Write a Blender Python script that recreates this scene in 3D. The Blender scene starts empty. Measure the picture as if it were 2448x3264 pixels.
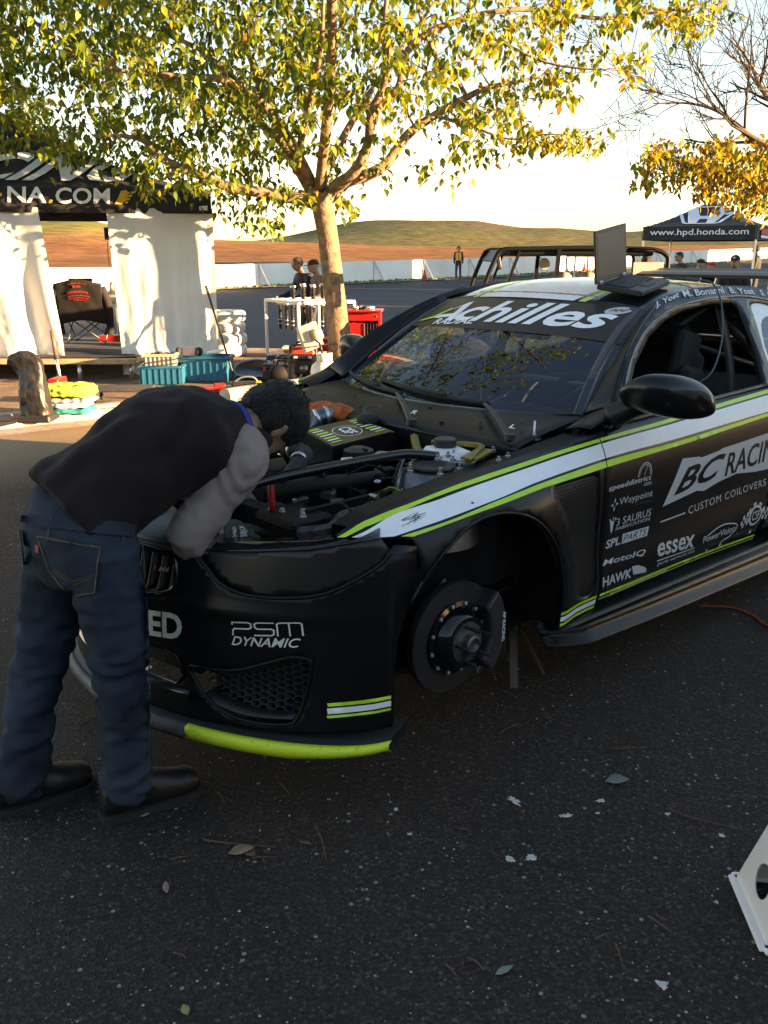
import bpy, bmesh, math, random
import numpy as np
from mathutils import Vector, Matrix, noise
from mathutils.geometry import delaunay_2d_cdt
R = math.radians
random.seed(7)
SC = bpy.context.scene
COL = SC.collection

# ------------------------------------------------------------ camera, sky, sun, exposure
CAM_H, CAM_P = 1.6, R(16.2)
FPX, CX, CY = 2822.0, 1224.0, 1632.0
cam_d = bpy.data.cameras.new('camera'); cam = bpy.data.objects.new('camera', cam_d); COL.objects.link(cam)
cam.location = (0, 0, CAM_H); cam.rotation_euler = (R(90) - CAM_P, 0, 0)
cam_d.sensor_fit = 'VERTICAL'; cam_d.sensor_height = 36.0; cam_d.lens = 36.0 * FPX / 3264.0
cam_d.clip_start = 0.05; cam_d.clip_end = 4000
SC.camera = cam
SUN_EL, SUN_AZ = R(8.0), R(105.0)          # azimuth clockwise from +Y
world = bpy.data.worlds.new('World'); SC.world = world; world.use_nodes = True
wn = world.node_tree.nodes; wl = world.node_tree.links
bg = wn['Background']
sky = wn.new('ShaderNodeTexSky'); sky.sky_type = 'NISHITA'; sky.sun_disc = False
sky.sun_elevation = SUN_EL; sky.sun_rotation = SUN_AZ
sky.air_density = 1.0; sky.dust_density = 0.05; sky.ozone_density = 2.0; sky.altitude = 50
wl.new(sky.outputs[0], bg.inputs[0]); bg.inputs[1].default_value = 0.085
sun_d = bpy.data.lights.new('sun', 'SUN'); sun_d.energy = 5.0; sun_d.angle = R(0.5); sun_d.color = (1.0, 0.74, 0.45)
sun = bpy.data.objects.new('sun', sun_d); COL.objects.link(sun)
to_sun = Vector((math.sin(SUN_AZ) * math.cos(SUN_EL), math.cos(SUN_AZ) * math.cos(SUN_EL), math.sin(SUN_EL)))
sun.rotation_euler = (-to_sun).to_track_quat('-Z', 'Y').to_euler()
sun.location = to_sun * 60
vs = SC.view_settings
vs.view_transform = 'Standard'; vs.look = 'None'; vs.gamma = 1.0; vs.use_curve_mapping = False; vs.exposure = 2.78
vs.use_white_balance = True; vs.white_balance_temperature = 8800; vs.white_balance_tint = 20
SC.cycles.max_bounces = 8; SC.cycles.transparent_max_bounces = 16; SC.cycles.caustics_reflective = False; SC.cycles.caustics_refractive = False

# ------------------------------------------------------------ helpers: points
_c, _s = math.cos(CAM_P), math.sin(CAM_P)
def view_dir(px, py):
    a, b = (px - CX) / FPX, (py - CY) / FPX
    return Vector((a, _c - b * _s, -_s - b * _c))
def gp(px, py, z=0.0):                      # a spot on the ground (or at height z)
    d = view_dir(px, py); t = (z - CAM_H) / d.z
    return Vector((d.x * t, d.y * t, z))
def at(px, py, Y):                          # a spot in the upright plane Y metres ahead
    d = view_dir(px, py); t = Y / d.y
    return Vector((d.x * t, Y, CAM_H + d.z * t))

# ------------------------------------------------------------ helpers: materials
MATS = {}
def mat(name, col, rough=0.6, metal=0.0, var=0.0, scale=8.0, bump=0.0, bscale=40.0, spec=0.5, col2=None, coat=0.0, detail=4.0, sheen=0.0, trans=0.0, alpha=None, rvar=0.0):
    if name in MATS: return MATS[name]
    m = bpy.data.materials.new(name); m.use_nodes = True
    nt = m.node_tree; n = nt.nodes; l = nt.links; p = n['Principled BSDF']
    p.inputs['Base Color'].default_value = (*col, 1); p.inputs['Roughness'].default_value = rough
    p.inputs['Metallic'].default_value = metal; p.inputs['Specular IOR Level'].default_value = spec
    p.inputs['Coat Weight'].default_value = coat; p.inputs['Sheen Weight'].default_value = sheen
    if var or col2 or bump or rvar:
        tc = n.new('ShaderNodeTexCoord')
    if var or col2:
        nz = n.new('ShaderNodeTexNoise'); nz.inputs['Scale'].default_value = scale; nz.inputs['Detail'].default_value = detail
        l.new(tc.outputs['Object'], nz.inputs['Vector'])
        rp = n.new('ShaderNodeValToRGB')
        a = col2 if col2 else tuple(c * (1 - var) for c in col); b = col if col2 else tuple(min(1, c * (1 + var)) for c in col)
        rp.color_ramp.elements[0].position = 0.35; rp.color_ramp.elements[1].position = 0.65
        rp.color_ramp.elements[0].color = (*a, 1); rp.color_ramp.elements[1].color = (*b, 1)
        l.new(nz.outputs['Fac'], rp.inputs[0]); l.new(rp.outputs[0], p.inputs['Base Color'])
    if rvar:
        nr = n.new('ShaderNodeTexNoise'); nr.inputs['Scale'].default_value = scale * 0.7; nr.inputs['Detail'].default_value = 5
        l.new(tc.outputs['Object'], nr.inputs['Vector'])
        mr = n.new('ShaderNodeMapRange'); mr.inputs['From Min'].default_value = 0.3; mr.inputs['From Max'].default_value = 0.7
        mr.inputs['To Min'].default_value = max(0.02, rough - rvar); mr.inputs['To Max'].default_value = rough + rvar
        l.new(nr.outputs['Fac'], mr.inputs['Value']); l.new(mr.outputs[0], p.inputs['Roughness'])
    if bump:
        nb = n.new('ShaderNodeTexNoise'); nb.inputs['Scale'].default_value = bscale; nb.inputs['Detail'].default_value = 5
        l.new(tc.outputs['Object'], nb.inputs['Vector'])
        bp = n.new('ShaderNodeBump'); bp.inputs['Strength'].default_value = bump; bp.inputs['Distance'].default_value = 0.01
        l.new(nb.outputs['Fac'], bp.inputs['Height']); l.new(bp.outputs[0], p.inputs['Normal'])
    if trans:                                # thin translucent cloth or leaf
        out = n['Material Output']; tr = n.new('ShaderNodeBsdfTranslucent'); mx = n.new('ShaderNodeMixShader')
        mx.inputs[0].default_value = trans
        if var or col2: l.new(rp.outputs[0], tr.inputs[0])
        else: tr.inputs[0].default_value = (*col, 1)
        l.new(p.outputs[0], mx.inputs[1]); l.new(tr.outputs[0], mx.inputs[2]); l.new(mx.outputs[0], out.inputs[0])
    MATS[name] = m
    return m
def glass_mat(name, tint, dirt=0.0, ior=1.5, rough=0.01):
    m = bpy.data.materials.new(name); m.use_nodes = True; nt = m.node_tree; n = nt.nodes; l = nt.links
    n.remove(n['Principled BSDF']); out = n['Material Output']
    t = n.new('ShaderNodeBsdfTransparent'); t.inputs[0].default_value = (*tint, 1)
    g = n.new('ShaderNodeBsdfGlossy'); g.inputs['Roughness'].default_value = rough; g.inputs['Color'].default_value = (.80, .90, 1, 1)
    f = n.new('ShaderNodeFresnel'); f.inputs['IOR'].default_value = ior
    mx = n.new('ShaderNodeMixShader'); l.new(f.outputs[0], mx.inputs[0]); l.new(t.outputs[0], mx.inputs[1]); l.new(g.outputs[0], mx.inputs[2])
    if dirt:
        d = n.new('ShaderNodeBsdfDiffuse'); d.inputs[0].default_value = (.45, .43, .4, 1)
        nz = n.new('ShaderNodeTexNoise'); nz.inputs['Scale'].default_value = 5; nz.inputs['Detail'].default_value = 8
        tc = n.new('ShaderNodeTexCoord'); l.new(tc.outputs['Object'], nz.inputs['Vector'])
        mr = n.new('ShaderNodeMapRange'); mr.inputs['From Min'].default_value = .45; mr.inputs['From Max'].default_value = .8; mr.inputs['To Min'].default_value = dirt * .2; mr.inputs['To Max'].default_value = dirt
        l.new(nz.outputs['Fac'], mr.inputs[0]); m2 = n.new('ShaderNodeMixShader'); l.new(mr.outputs[0], m2.inputs[0]); l.new(mx.outputs[0], m2.inputs[1]); l.new(d.outputs[0], m2.inputs[2]); mx = m2
    l.new(mx.outputs[0], out.inputs[0]); MATS[name] = m
    return m

# ------------------------------------------------------------ helpers: objects
def tag(o, label=None, cat=None, group=None, kind=None):
    if label: o['label'] = label
    if cat: o['category'] = cat
    if group: o['group'] = group
    if kind: o['kind'] = kind
    return o
def thing(name, label, cat, loc=(0, 0, 0), rz=0.0, group=None):
    o = bpy.data.objects.new(name, None); COL.objects.link(o); o.empty_display_size = 0.1
    o.location = loc; o.rotation_euler = (0, 0, rz)
    return tag(o, label, cat, group)
def raw(name, verts, faces, m=None, parent=None, smooth=False, midx=None, fix=False):
    me = bpy.data.meshes.new(name); me.from_pydata([tuple(v) for v in verts], [], faces); me.update()
    if fix:
        b = bmesh.new(); b.from_mesh(me); bmesh.ops.recalc_face_normals(b, faces=b.faces); b.to_mesh(me); b.free()
    for q in (m if isinstance(m, (list, tuple)) else [m]):
        if q: me.materials.append(q)
    if midx is not None: me.polygons.foreach_set('material_index', midx)
    if smooth: me.polygons.foreach_set('use_smooth', [True] * len(me.polygons))
    o = bpy.data.objects.new(name, me); COL.objects.link(o)
    if parent: o.parent = parent
    return o
def copy_tree(o, parent=None):
    c = o.copy(); COL.objects.link(c); c.parent = parent
    for ch in o.children: copy_tree(ch, c)
    return c
class MB:
    def __init__(s): s.v = []; s.f = []; s.m = []; s.mi = 0
    def add(s, vs, fs):
        b = len(s.v); s.v += [Vector(x) for x in vs]; s.f += [tuple(i + b for i in f) for f in fs]; s.m += [s.mi] * len(fs); return s
    def box(s, c, d, rot=None, taper=1.0, bev=0.0):
        x, y, z = (k / 2 for k in d); c = Vector(c)
        if bev > 0:
            b = min(bev, x * .9, y * .9, z * .9); P = []
            for sx in (-1, 1):
                for sy in (-1, 1):
                    for sz in (-1, 1): P += [(sx * (x - b), sy * (y - b), sz * z), (sx * (x - b), sy * y, sz * (z - b)), (sx * x, sy * (y - b), sz * (z - b))]
            bm = bmesh.new(); [bm.verts.new(p) for p in P]; r = bmesh.ops.convex_hull(bm, input=bm.verts)
            bm.verts.index_update(); V = [v.co.copy() for v in bm.verts]; Fs = [tuple(v.index for v in f.verts) for f in bm.faces]; bm.free()
        else:
            V = [Vector((sx * x * (taper if sz > 0 else 1), sy * y * (taper if sz > 0 else 1), sz * z)) for sz in (-1, 1) for sy in (-1, 1) for sx in (-1, 1)]
            Fs = [(0, 2, 3, 1), (4, 5, 7, 6), (0, 1, 5, 4), (2, 6, 7, 3), (0, 4, 6, 2), (1, 3, 7, 5)]
        if rot is not None:
            M = rot if isinstance(rot, Matrix) else Matrix.Rotation(rot, 3, 'Z'); V = [M @ v for v in V]
        return s.add([v + c for v in V], Fs)
    def bar(s, a, b, w, h=None):
        a, b = Vector(a), Vector(b); h = h or w; d = (b - a); L = d.length
        q = d.to_track_quat('Z', 'Y').to_matrix()
        return s.box((a + b) / 2, (w, h, L), q)
    def tube(s, pts, r, n=8, cap=True, closed=False, smooth=0):
        pts = [Vector(p) for p in pts]
        rr = list(r) if isinstance(r, (list, tuple)) else [r] * len(pts)
        if smooth and len(pts) > 2: pts, rr = cr(pts, rr, smooth)
        k = len(pts); V = []; up = None
        for i, p in enumerate(pts):
            t = (pts[min(i + 1, k - 1)] - pts[max(i - 1, 0)])
            if closed: t = pts[(i + 1) % k] - pts[(i - 1) % k]
            t.normalize()
            if up is None: up = Vector((0, 0, 1)) if abs(t.z) < .9 else Vector((1, 0, 0))
            u = (up - t * up.dot(t)); u.normalize(); w = t.cross(u); up = u
            for j in range(n):
                a = 2 * math.pi * j / n; V.append(p + (u * math.cos(a) + w * math.sin(a)) * rr[i])
        F = []
        for i in range(k if closed else k - 1):
            i2 = (i + 1) % k
            for j in range(n): F.append((i * n + j, i * n + (j + 1) % n, i2 * n + (j + 1) % n, i2 * n + j))
        if cap and not closed: F += [tuple(range(n))[::-1], tuple(range((k - 1) * n, k * n))]
        return s.add(V, F)
    def lathe(s, prof, n=24, c=(0, 0, 0), axis=None):       # prof (r, z)
        c = Vector(c); V = []; F = []
        M = Vector(axis).to_track_quat('Z', 'Y').to_matrix() if axis else Matrix.Identity(3)
        for r, z in prof:
            for j in range(n):
                a = 2 * math.pi * j / n; V.append(c + M @ Vector((r * math.cos(a), r * math.sin(a), z)))
        for i in range(len(prof) - 1):
            for j in range(n): F.append((i * n + j, i * n + (j + 1) % n, (i + 1) * n + (j + 1) % n, (i + 1) * n + j))
        if prof[0][0] > 1e-4: F.append(tuple(range(n))[::-1])
        if prof[-1][0] > 1e-4: F.append(tuple(range((len(prof) - 1) * n, len(prof) * n)))
        return s.add(V, F)
    def grid(s, fn, us, vs_):
        b = [fn(u, v) for u in us for v in vs_]; nv = len(vs_)
        return s.add(b, [(i * nv + j, i * nv + j + 1, (i + 1) * nv + j + 1, (i + 1) * nv + j) for i in range(len(us) - 1) for j in range(nv - 1)])
    def prism(s, poly, z0, z1, fn=None):                     # poly xy extruded
        n = len(poly); V = [(x, y, z0) for x, y in poly] + [(x, y, z1) for x, y in poly]
        if fn: V = [fn(*v) for v in V]
        return s.add(V, [tuple(range(n))[::-1], tuple(range(n, 2 * n))] + [(i, (i + 1) % n, n + (i + 1) % n, n + i) for i in range(n)])
    def up(s, d=(0, 0, 1)):                                   # make an open sheet face the given way
        t = Vector()
        for f in s.f: t += (s.v[f[1]] - s.v[f[0]]).cross(s.v[f[2]] - s.v[f[0]])
        if t.dot(Vector(d)) < 0: s.f = [f[::-1] for f in s.f]
        return s
    def build(s, name, m, parent=None, smooth=False, fix=True, solid=0.0, bevel=0.0, sub=0, auto=None):
        o = raw(name, s.v, s.f, m, parent, smooth, s.m if isinstance(m, (list, tuple)) else None, fix)
        if solid:
            k = o.modifiers.new('thick', 'SOLIDIFY'); k.thickness = solid; k.offset = 0
        if bevel:
            k = o.modifiers.new('bev', 'BEVEL'); k.width = bevel; k.segments = 2; k.limit_method = 'ANGLE'; k.angle_limit = R(40)
        if sub:
            k = o.modifiers.new('sub', 'SUBSURF'); k.levels = sub; k.render_levels = sub
        if auto:
            try: o.data.set_sharp_from_angle(angle=R(auto))
            except Exception: pass
        return o
def cr(pts, rr, n):                                          # Catmull-Rom through points and radii
    P = []; Q = []; k = len(pts)
    for i in range(k - 1):
        p0, p1, p2, p3 = pts[max(i - 1, 0)], pts[i], pts[i + 1], pts[min(i + 2, k - 1)]
        for j in range(n):
            t = j / n
            P.append(0.5 * ((2 * p1) + (p2 - p0) * t + (2 * p0 - 5 * p1 + 4 * p2 - p3) * t * t + (3 * p1 - p0 - 3 * p2 + p3) * t ** 3))
            Q.append(rr[i] * (1 - t) + rr[i + 1] * t)
    return P + [pts[-1]], Q + [rr[-1]]
def cr2(pts, n=6, closed=False):
    P = [Vector((a, b, 0)) for a, b in pts]
    if closed: P = [P[-1]] + P + [P[0], P[1]]
    out, _ = cr(P, [0] * len(P), n)
    if closed: out = out[n:-n - 1]
    return [(p.x, p.y) for p in out]
def tab(x, xs, ys):
    if x <= xs[0]: return ys[0]
    if x >= xs[-1]: return ys[-1]
    i = 0
    while x > xs[i + 1]: i += 1
    h = xs[i + 1] - xs[i]; t = (x - xs[i]) / h
    def m(k):
        a, b = max(k - 1, 0), min(k + 1, len(xs) - 1); return (ys[b] - ys[a]) / (xs[b] - xs[a])
    a, b = m(i) * h, m(i + 1) * h
    return ((2 * t - 3) * t * t + 1) * ys[i] + ((t - 2) * t + 1) * t * a + (3 - 2 * t) * t * t * ys[i + 1] + (t - 1) * t * t * b
def inside(P, loop):
    x, y = P[:, 0], P[:, 1]; L = np.array(loop); c = np.zeros(len(P), bool); j = len(L) - 1
    for i in range(len(L)):
        xi, yi = L[i]; xj, yj = L[j]
        k = ((yi > y) != (yj > y)) & (x < (xj - xi) * (y - yi) / ((yj - yi) if abs(yj - yi) > 1e-12 else 1e-12) + xi)
        c ^= k; j = i
    return c
def tri2d(outer, holes=(), sp=0.03):                         # constrained triangulation of a flat outline
    loops = [list(outer)] + [list(h) for h in holes]; V = []; E = []
    for lp in loops:
        q = []
        for i in range(len(lp)):
            a, b = lp[i], lp[(i + 1) % len(lp)]; d = math.hypot(b[0] - a[0], b[1] - a[1])
            if d < 1e-6: continue
            k = max(1, int(d / sp + .5)); q += [(a[0] + (b[0] - a[0]) * t / k, a[1] + (b[1] - a[1]) * t / k) for t in range(k)]
        b0 = len(V); V += q; E += [(b0 + i, b0 + (i + 1) % len(q)) for i in range(len(q))]
    A = np.array(V); lo, hi = A.min(0), A.max(0)
    gx, gy = np.meshgrid(np.arange(lo[0] + sp / 2, hi[0], sp), np.arange(lo[1] + sp / 2, hi[1], sp)); G = np.stack([gx.ravel(), gy.ravel()], -1)
    if len(G):
        k = inside(G, loops[0])
        for h in loops[1:]: k &= ~inside(G, h)
        G = G[k]
        if len(G):
            d = np.full(len(G), 9e9)
            for a, b in E:
                p, q = A[a], A[b]; e = q - p; t = np.clip(((G - p) @ e) / max(e @ e, 1e-12), 0, 1)
                d = np.minimum(d, np.hypot(*(G - p - t[:, None] * e).T))
            V += [tuple(g) for g in G[d > sp * .45]]
    r = delaunay_2d_cdt([Vector(v) for v in V], E, [], 0, 1e-6)
    P = np.array([(v.x, v.y) for v in r[0]]); T = [tuple(f) for f in r[2]]
    C = np.array([P[list(t)].mean(0) for t in T]); k = inside(C, loops[0])
    for h in loops[1:]: k &= ~inside(C, h)
    return P, [t for t, q in zip(T, k) if q]
def panel(name, outer, fn, m, parent, holes=(), sp=0.03, solid=0.0, smooth=True, flip=False):
    P, T = tri2d(outer, holes, sp)
    V = [fn(a, b) for a, b in P]
    o = raw(name, V, [t[::-1] for t in T] if flip else T, m, parent, smooth)
    if solid:
        k = o.modifiers.new('thick', 'SOLIDIFY'); k.thickness = solid; k.offset = -1
    return o
def stroke2(pts, w, closed=False):                            # polyline -> outline quads list (2d)
    out = []; n = len(pts)
    for i in range(n if closed else n - 1):
        a, b = Vector(pts[i]), Vector(pts[(i + 1) % n]); d = (b - a)
        if d.length < 1e-9: continue
        d.normalize(); q = Vector((-d.y, d.x)) * w / 2; e = d * w * .35
        out.append([a - e + q, a - e - q, b + e - q, b + e + q])
    return out
def text_geo(txt, bold=0.0, shear=0.0, res=3, space=1.0):
    cu = bpy.data.curves.new('txt', 'FONT'); cu.body = txt; cu.size = 1; cu.offset = bold; cu.shear = shear; cu.resolution_u = res; cu.space_character = space
    o = bpy.data.objects.new('txt', cu); COL.objects.link(o)
    dg = bpy.context.evaluated_depsgraph_get(); dg.update(); me = o.evaluated_get(dg).to_mesh()
    bm = bmesh.new(); bm.from_mesh(me); o.evaluated_get(dg).to_mesh_clear()
    bpy.data.objects.remove(o); bpy.data.curves.remove(cu)
    return bm
def text(txt, name, parent, m, fn, p00, p10, p01, bold=0.0, shear=0.0, cuts=0, space=1.0, res=3):
    # letters fitted to the parallelogram p00 (bottom left), p10 (bottom right), p01 (top left) of a 2d surface, then laid on it by fn
    bm = text_geo(txt, bold, shear, res, space)
    xs = [v.co.x for v in bm.verts]; ys = [v.co.y for v in bm.verts]; x0, x1, y0, y1 = min(xs), max(xs), min(ys), max(ys)
    for k in range(1, cuts):
        g = list(bm.verts) + list(bm.edges) + list(bm.faces)
        bmesh.ops.bisect_plane(bm, geom=g, plane_co=(x0 + (x1 - x0) * k / cuts, 0, 0), plane_no=(1, 0, 0))
    if cuts:
        for k in range(1, 3):
            g = list(bm.verts) + list(bm.edges) + list(bm.faces)
            bmesh.ops.bisect_plane(bm, geom=g, plane_co=(0, y0 + (y1 - y0) * k / 3, 0), plane_no=(0, 1, 0))
    a, b, c = Vector(p00), Vector(p10), Vector(p01); bm.verts.index_update()
    V = []
    for v in bm.verts:
        p = a + (b - a) * ((v.co.x - x0) / (x1 - x0)) + (c - a) * ((v.co.y - y0) / (y1 - y0)); V.append(fn(p.x, p.y))
    F = [tuple(v.index for v in f.verts) for f in bm.faces]; bm.free()
    return raw(name, V, F, m, parent)
def strokes(name, quads, fn, m, parent):
    mb = MB()
    for i, q in enumerate(quads): mb.add([fn(p[0], p[1]) for p in q], [tuple(range(len(q)))])
    return mb.build(name, m, parent, fix=False)
def remeshed(name, V, F, m, parent, vox, smooth_it=4, disp=None, sf=0.5):
    o = raw('tmp_remesh', V, F, None, None, fix=True)
    k = o.modifiers.new('r', 'REMESH'); k.mode = 'VOXEL'; k.voxel_size = vox
    k = o.modifiers.new('s', 'SMOOTH'); k.iterations = smooth_it; k.factor = sf
    dg = bpy.context.evaluated_depsgraph_get(); dg.update()
    me = bpy.data.meshes.new_from_object(o.evaluated_get(dg)); old = o.data
    bpy.data.objects.remove(o); bpy.data.meshes.remove(old)
    me.name = name; me.materials.clear()
    for q in (m if isinstance(m, (list, tuple)) else [m]): me.materials.append(q)
    if disp:
        nr = [v.normal.copy() for v in me.vertices]
        for v, q in zip(me.vertices, nr): v.co += q * disp(v.co, q)
        me.update()
    me.polygons.foreach_set('use_smooth', [True] * len(me.polygons))
    o = bpy.data.objects.new(name, me); COL.objects.link(o); o.parent = parent
    return o
def loft(mb, secs, n=20, cap=True, sub=4, pw=2.0):
    # secs: (centre, u axis vector with its radius, v axis vector with its radius); smooth in between
    k = len(secs); C, _ = cr([Vector(s[0]) for s in secs], [0] * k, sub); U, _ = cr([Vector(s[1]) for s in secs], [0] * k, sub); W, _ = cr([Vector(s[2]) for s in secs], [0] * k, sub)
    V = []; N = len(C)
    for c, u, w in zip(C, U, W):
        for j in range(n):
            a = 2 * math.pi * j / n; ca, sa = math.cos(a), math.sin(a)
            V.append(c + u * (math.copysign(abs(ca) ** (2 / pw), ca)) + w * (math.copysign(abs(sa) ** (2 / pw), sa)))
    F = [(i * n + j, i * n + (j + 1) % n, (i + 1) * n + (j + 1) % n, (i + 1) * n + j) for i in range(N - 1) for j in range(n)]
    if cap: F += [tuple(range(n))[::-1], tuple(range((N - 1) * n, N * n))]
    return mb.add(V, F)
def limb(mb, pts, radii, n=14, sub=5):
    pts = [Vector(p) for p in pts]; P, Rr = cr(pts, list(radii), sub)
    # rounded ends
    d0 = (P[0] - P[1]).normalized(); d1 = (P[-1] - P[-2]).normalized()
    P = [P[0] + d0 * Rr[0] * .85, P[0] + d0 * Rr[0] * .5] + P + [P[-1] + d1 * Rr[-1] * .5, P[-1] + d1 * Rr[-1] * .85]
    Rr = [Rr[0] * .35, Rr[0] * .82] + Rr + [Rr[-1] * .82, Rr[-1] * .35]
    return mb.tube(P, Rr, n)
# ============================================================ the setting
def asphalt_mat():
    m = bpy.data.materials.new('asphalt'); m.use_nodes = True; nt = m.node_tree; n = nt.nodes; l = nt.links; p = n['Principled BSDF']
    tc = n.new('ShaderNodeTexCoord')
    big = n.new('ShaderNodeTexNoise'); big.inputs['Scale'].default_value = .45; big.inputs['Detail'].default_value = 5; l.new(tc.outputs['Object'], big.inputs['Vector'])
    fine = n.new('ShaderNodeTexNoise'); fine.inputs['Scale'].default_value = 95; fine.inputs['Detail'].default_value = 3; l.new(tc.outputs['Object'], fine.inputs['Vector'])
    vor = n.new('ShaderNodeTexVoronoi'); vor.inputs['Scale'].default_value = 130; l.new(tc.outputs['Object'], vor.inputs['Vector'])
    vor2 = n.new('ShaderNodeTexVoronoi'); vor2.inputs['Scale'].default_value = 48; l.new(tc.outputs['Object'], vor2.inputs['Vector'])
    base = n.new('ShaderNodeValToRGB'); base.color_ramp.elements[0].color = (.0150, .0102, .0080, 1); base.color_ramp.elements[1].color = (.037, .0262, .0202, 1)
    base.color_ramp.elements[0].position = .3; base.color_ramp.elements[1].position = .7; l.new(big.outputs['Fac'], base.inputs[0])
    # each small stone takes its own tone; a few are pale
    st = n.new('ShaderNodeValToRGB'); e = st.color_ramp.elements; e[0].position = 0; e[0].color = (.35, .35, .35, 1); e[1].position = 1; e[1].color = (3.6, 3.4, 3.2, 1)
    for pos, c in ((.62, .9), (.86, 1.5), (.95, 2.2)): q = e.new(pos); q.color = (c, c, c * .97, 1)
    sep = n.new('ShaderNodeSeparateColor'); l.new(vor.outputs['Color'], sep.inputs[0]); l.new(sep.outputs[0], st.inputs[0])
    mul = n.new('ShaderNodeMix'); mul.data_type = 'RGBA'; mul.blend_type = 'MULTIPLY'; mul.inputs[0].default_value = 1; l.new(base.outputs[0], mul.inputs[6]); l.new(st.outputs[0], mul.inputs[7])
    # sparse pale chips
    sep2 = n.new('ShaderNodeSeparateColor'); l.new(vor2.outputs['Color'], sep2.inputs[0])
    g1 = n.new('ShaderNodeMath'); g1.operation = 'GREATER_THAN'; g1.inputs[1].default_value = .962; l.new(sep2.outputs[0], g1.inputs[0])
    g2 = n.new('ShaderNodeMath'); g2.operation = 'LESS_THAN'; g2.inputs[1].default_value = .27; l.new(vor2.outputs['Distance'], g2.inputs[0])
    g3 = n.new('ShaderNodeMath'); g3.operation = 'MULTIPLY'; l.new(g1.outputs[0], g3.inputs[0]); l.new(g2.outputs[0], g3.inputs[1])
    g4 = n.new('ShaderNodeMath'); g4.operation = 'MULTIPLY'; g4.inputs[1].default_value = .75; l.new(g3.outputs[0], g4.inputs[0])
    mx = n.new('ShaderNodeMix'); mx.data_type = 'RGBA'; mx.inputs[7].default_value = (.32, .28, .25, 1); l.new(g4.outputs[0], mx.inputs[0]); l.new(mul.outputs[2], mx.inputs[6])
    # dusty sand along the left kerb, strengthened to brighten the sunlit strip
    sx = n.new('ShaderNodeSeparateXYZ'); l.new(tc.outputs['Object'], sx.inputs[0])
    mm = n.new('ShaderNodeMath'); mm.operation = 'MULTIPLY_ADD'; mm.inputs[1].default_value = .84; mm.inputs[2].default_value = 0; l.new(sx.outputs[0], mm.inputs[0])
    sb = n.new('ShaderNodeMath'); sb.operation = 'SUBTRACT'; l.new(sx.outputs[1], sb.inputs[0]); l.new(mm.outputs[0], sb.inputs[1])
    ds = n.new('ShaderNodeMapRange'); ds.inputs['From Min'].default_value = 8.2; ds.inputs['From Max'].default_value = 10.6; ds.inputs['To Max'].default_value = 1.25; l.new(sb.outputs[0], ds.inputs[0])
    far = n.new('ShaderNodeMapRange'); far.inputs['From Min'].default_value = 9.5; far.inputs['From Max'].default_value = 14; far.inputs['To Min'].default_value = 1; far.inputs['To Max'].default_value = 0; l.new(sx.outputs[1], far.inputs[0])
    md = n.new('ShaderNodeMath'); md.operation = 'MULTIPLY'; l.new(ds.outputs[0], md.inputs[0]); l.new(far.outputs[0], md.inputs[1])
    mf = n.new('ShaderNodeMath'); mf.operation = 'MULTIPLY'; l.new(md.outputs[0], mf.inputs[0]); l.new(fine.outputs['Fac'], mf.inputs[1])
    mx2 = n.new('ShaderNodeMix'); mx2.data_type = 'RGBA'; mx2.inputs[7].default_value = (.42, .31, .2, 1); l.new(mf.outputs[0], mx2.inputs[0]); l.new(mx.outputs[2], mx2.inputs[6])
    # blue sky cast painted into the asphalt colour beyond the island
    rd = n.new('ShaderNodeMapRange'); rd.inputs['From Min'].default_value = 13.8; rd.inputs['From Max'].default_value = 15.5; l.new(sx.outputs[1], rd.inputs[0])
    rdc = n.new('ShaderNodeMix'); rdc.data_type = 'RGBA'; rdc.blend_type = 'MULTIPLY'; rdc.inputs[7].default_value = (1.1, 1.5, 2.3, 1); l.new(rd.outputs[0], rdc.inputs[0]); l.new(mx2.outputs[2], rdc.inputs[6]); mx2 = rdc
    l.new(mx2.outputs[2], p.inputs['Base Color']); p.inputs['Roughness'].default_value = .82; p.inputs['Specular IOR Level'].default_value = .35
    bp = n.new('ShaderNodeBump'); bp.inputs['Strength'].default_value = .55; bp.inputs['Distance'].default_value = .006
    ad = n.new('ShaderNodeMath'); ad.operation = 'ADD'; l.new(vor.outputs['Distance'], ad.inputs[0]); l.new(fine.outputs['Fac'], ad.inputs[1]); l.new(ad.outputs[0], bp.inputs['Height']); l.new(bp.outputs[0], p.inputs['Normal'])
    return m
def gz(y): return max(0.0, y - 41) * .0226
ys_ = [-60, -20, -5, 0, 5, 10, 20, 30, 38, 41, 44, 50, 60, 70, 80, 90, 110, 140]
mb = MB(); mb.grid(lambda u, v: (u, v, gz(v)), [-160, -60, -20, 0, 20, 60, 200], ys_)
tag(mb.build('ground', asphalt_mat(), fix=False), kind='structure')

# the island the tent and the tree stand on, with its kerb
ISL = cr2([(-9.5, 3.3), (-6.5, 5.75), (-3.62, 8.3), (-2.95, 8.83), (-1.7, 9.75), (-.4, 10.35), (.45, 10.9), (.62, 11.8), (.2, 13.4), (-1.0, 14.35), (-3, 14.75), (-9.5, 15.6)], 6) + [(-16, 17), (-16, 3)]
dirt = mat('dirt', (.24, .16, .10), .95, col2=(.13, .085, .055), scale=3.5, bump=.6, bscale=30, detail=8)
conc = mat('concrete', (.36, .32, .28), .9, var=.22, scale=7, bump=.3, bscale=60, detail=8)
panel('island', ISL, lambda a, b: (a, b, .105 + .018 * noise.noise((a * 1.3, b * 1.3, 0))), dirt, None, sp=.35)
tag(bpy.data.objects['island'], kind='structure')
mb = MB(); k = ISL[:-2]; outer = []
for i, p in enumerate(k):
    a = Vector(k[max(i - 1, 0)]); b = Vector(k[min(i + 1, len(k) - 1)]); d = (b - a).normalized(); outer.append((Vector(p), Vector((d.y, -d.x))))
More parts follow.
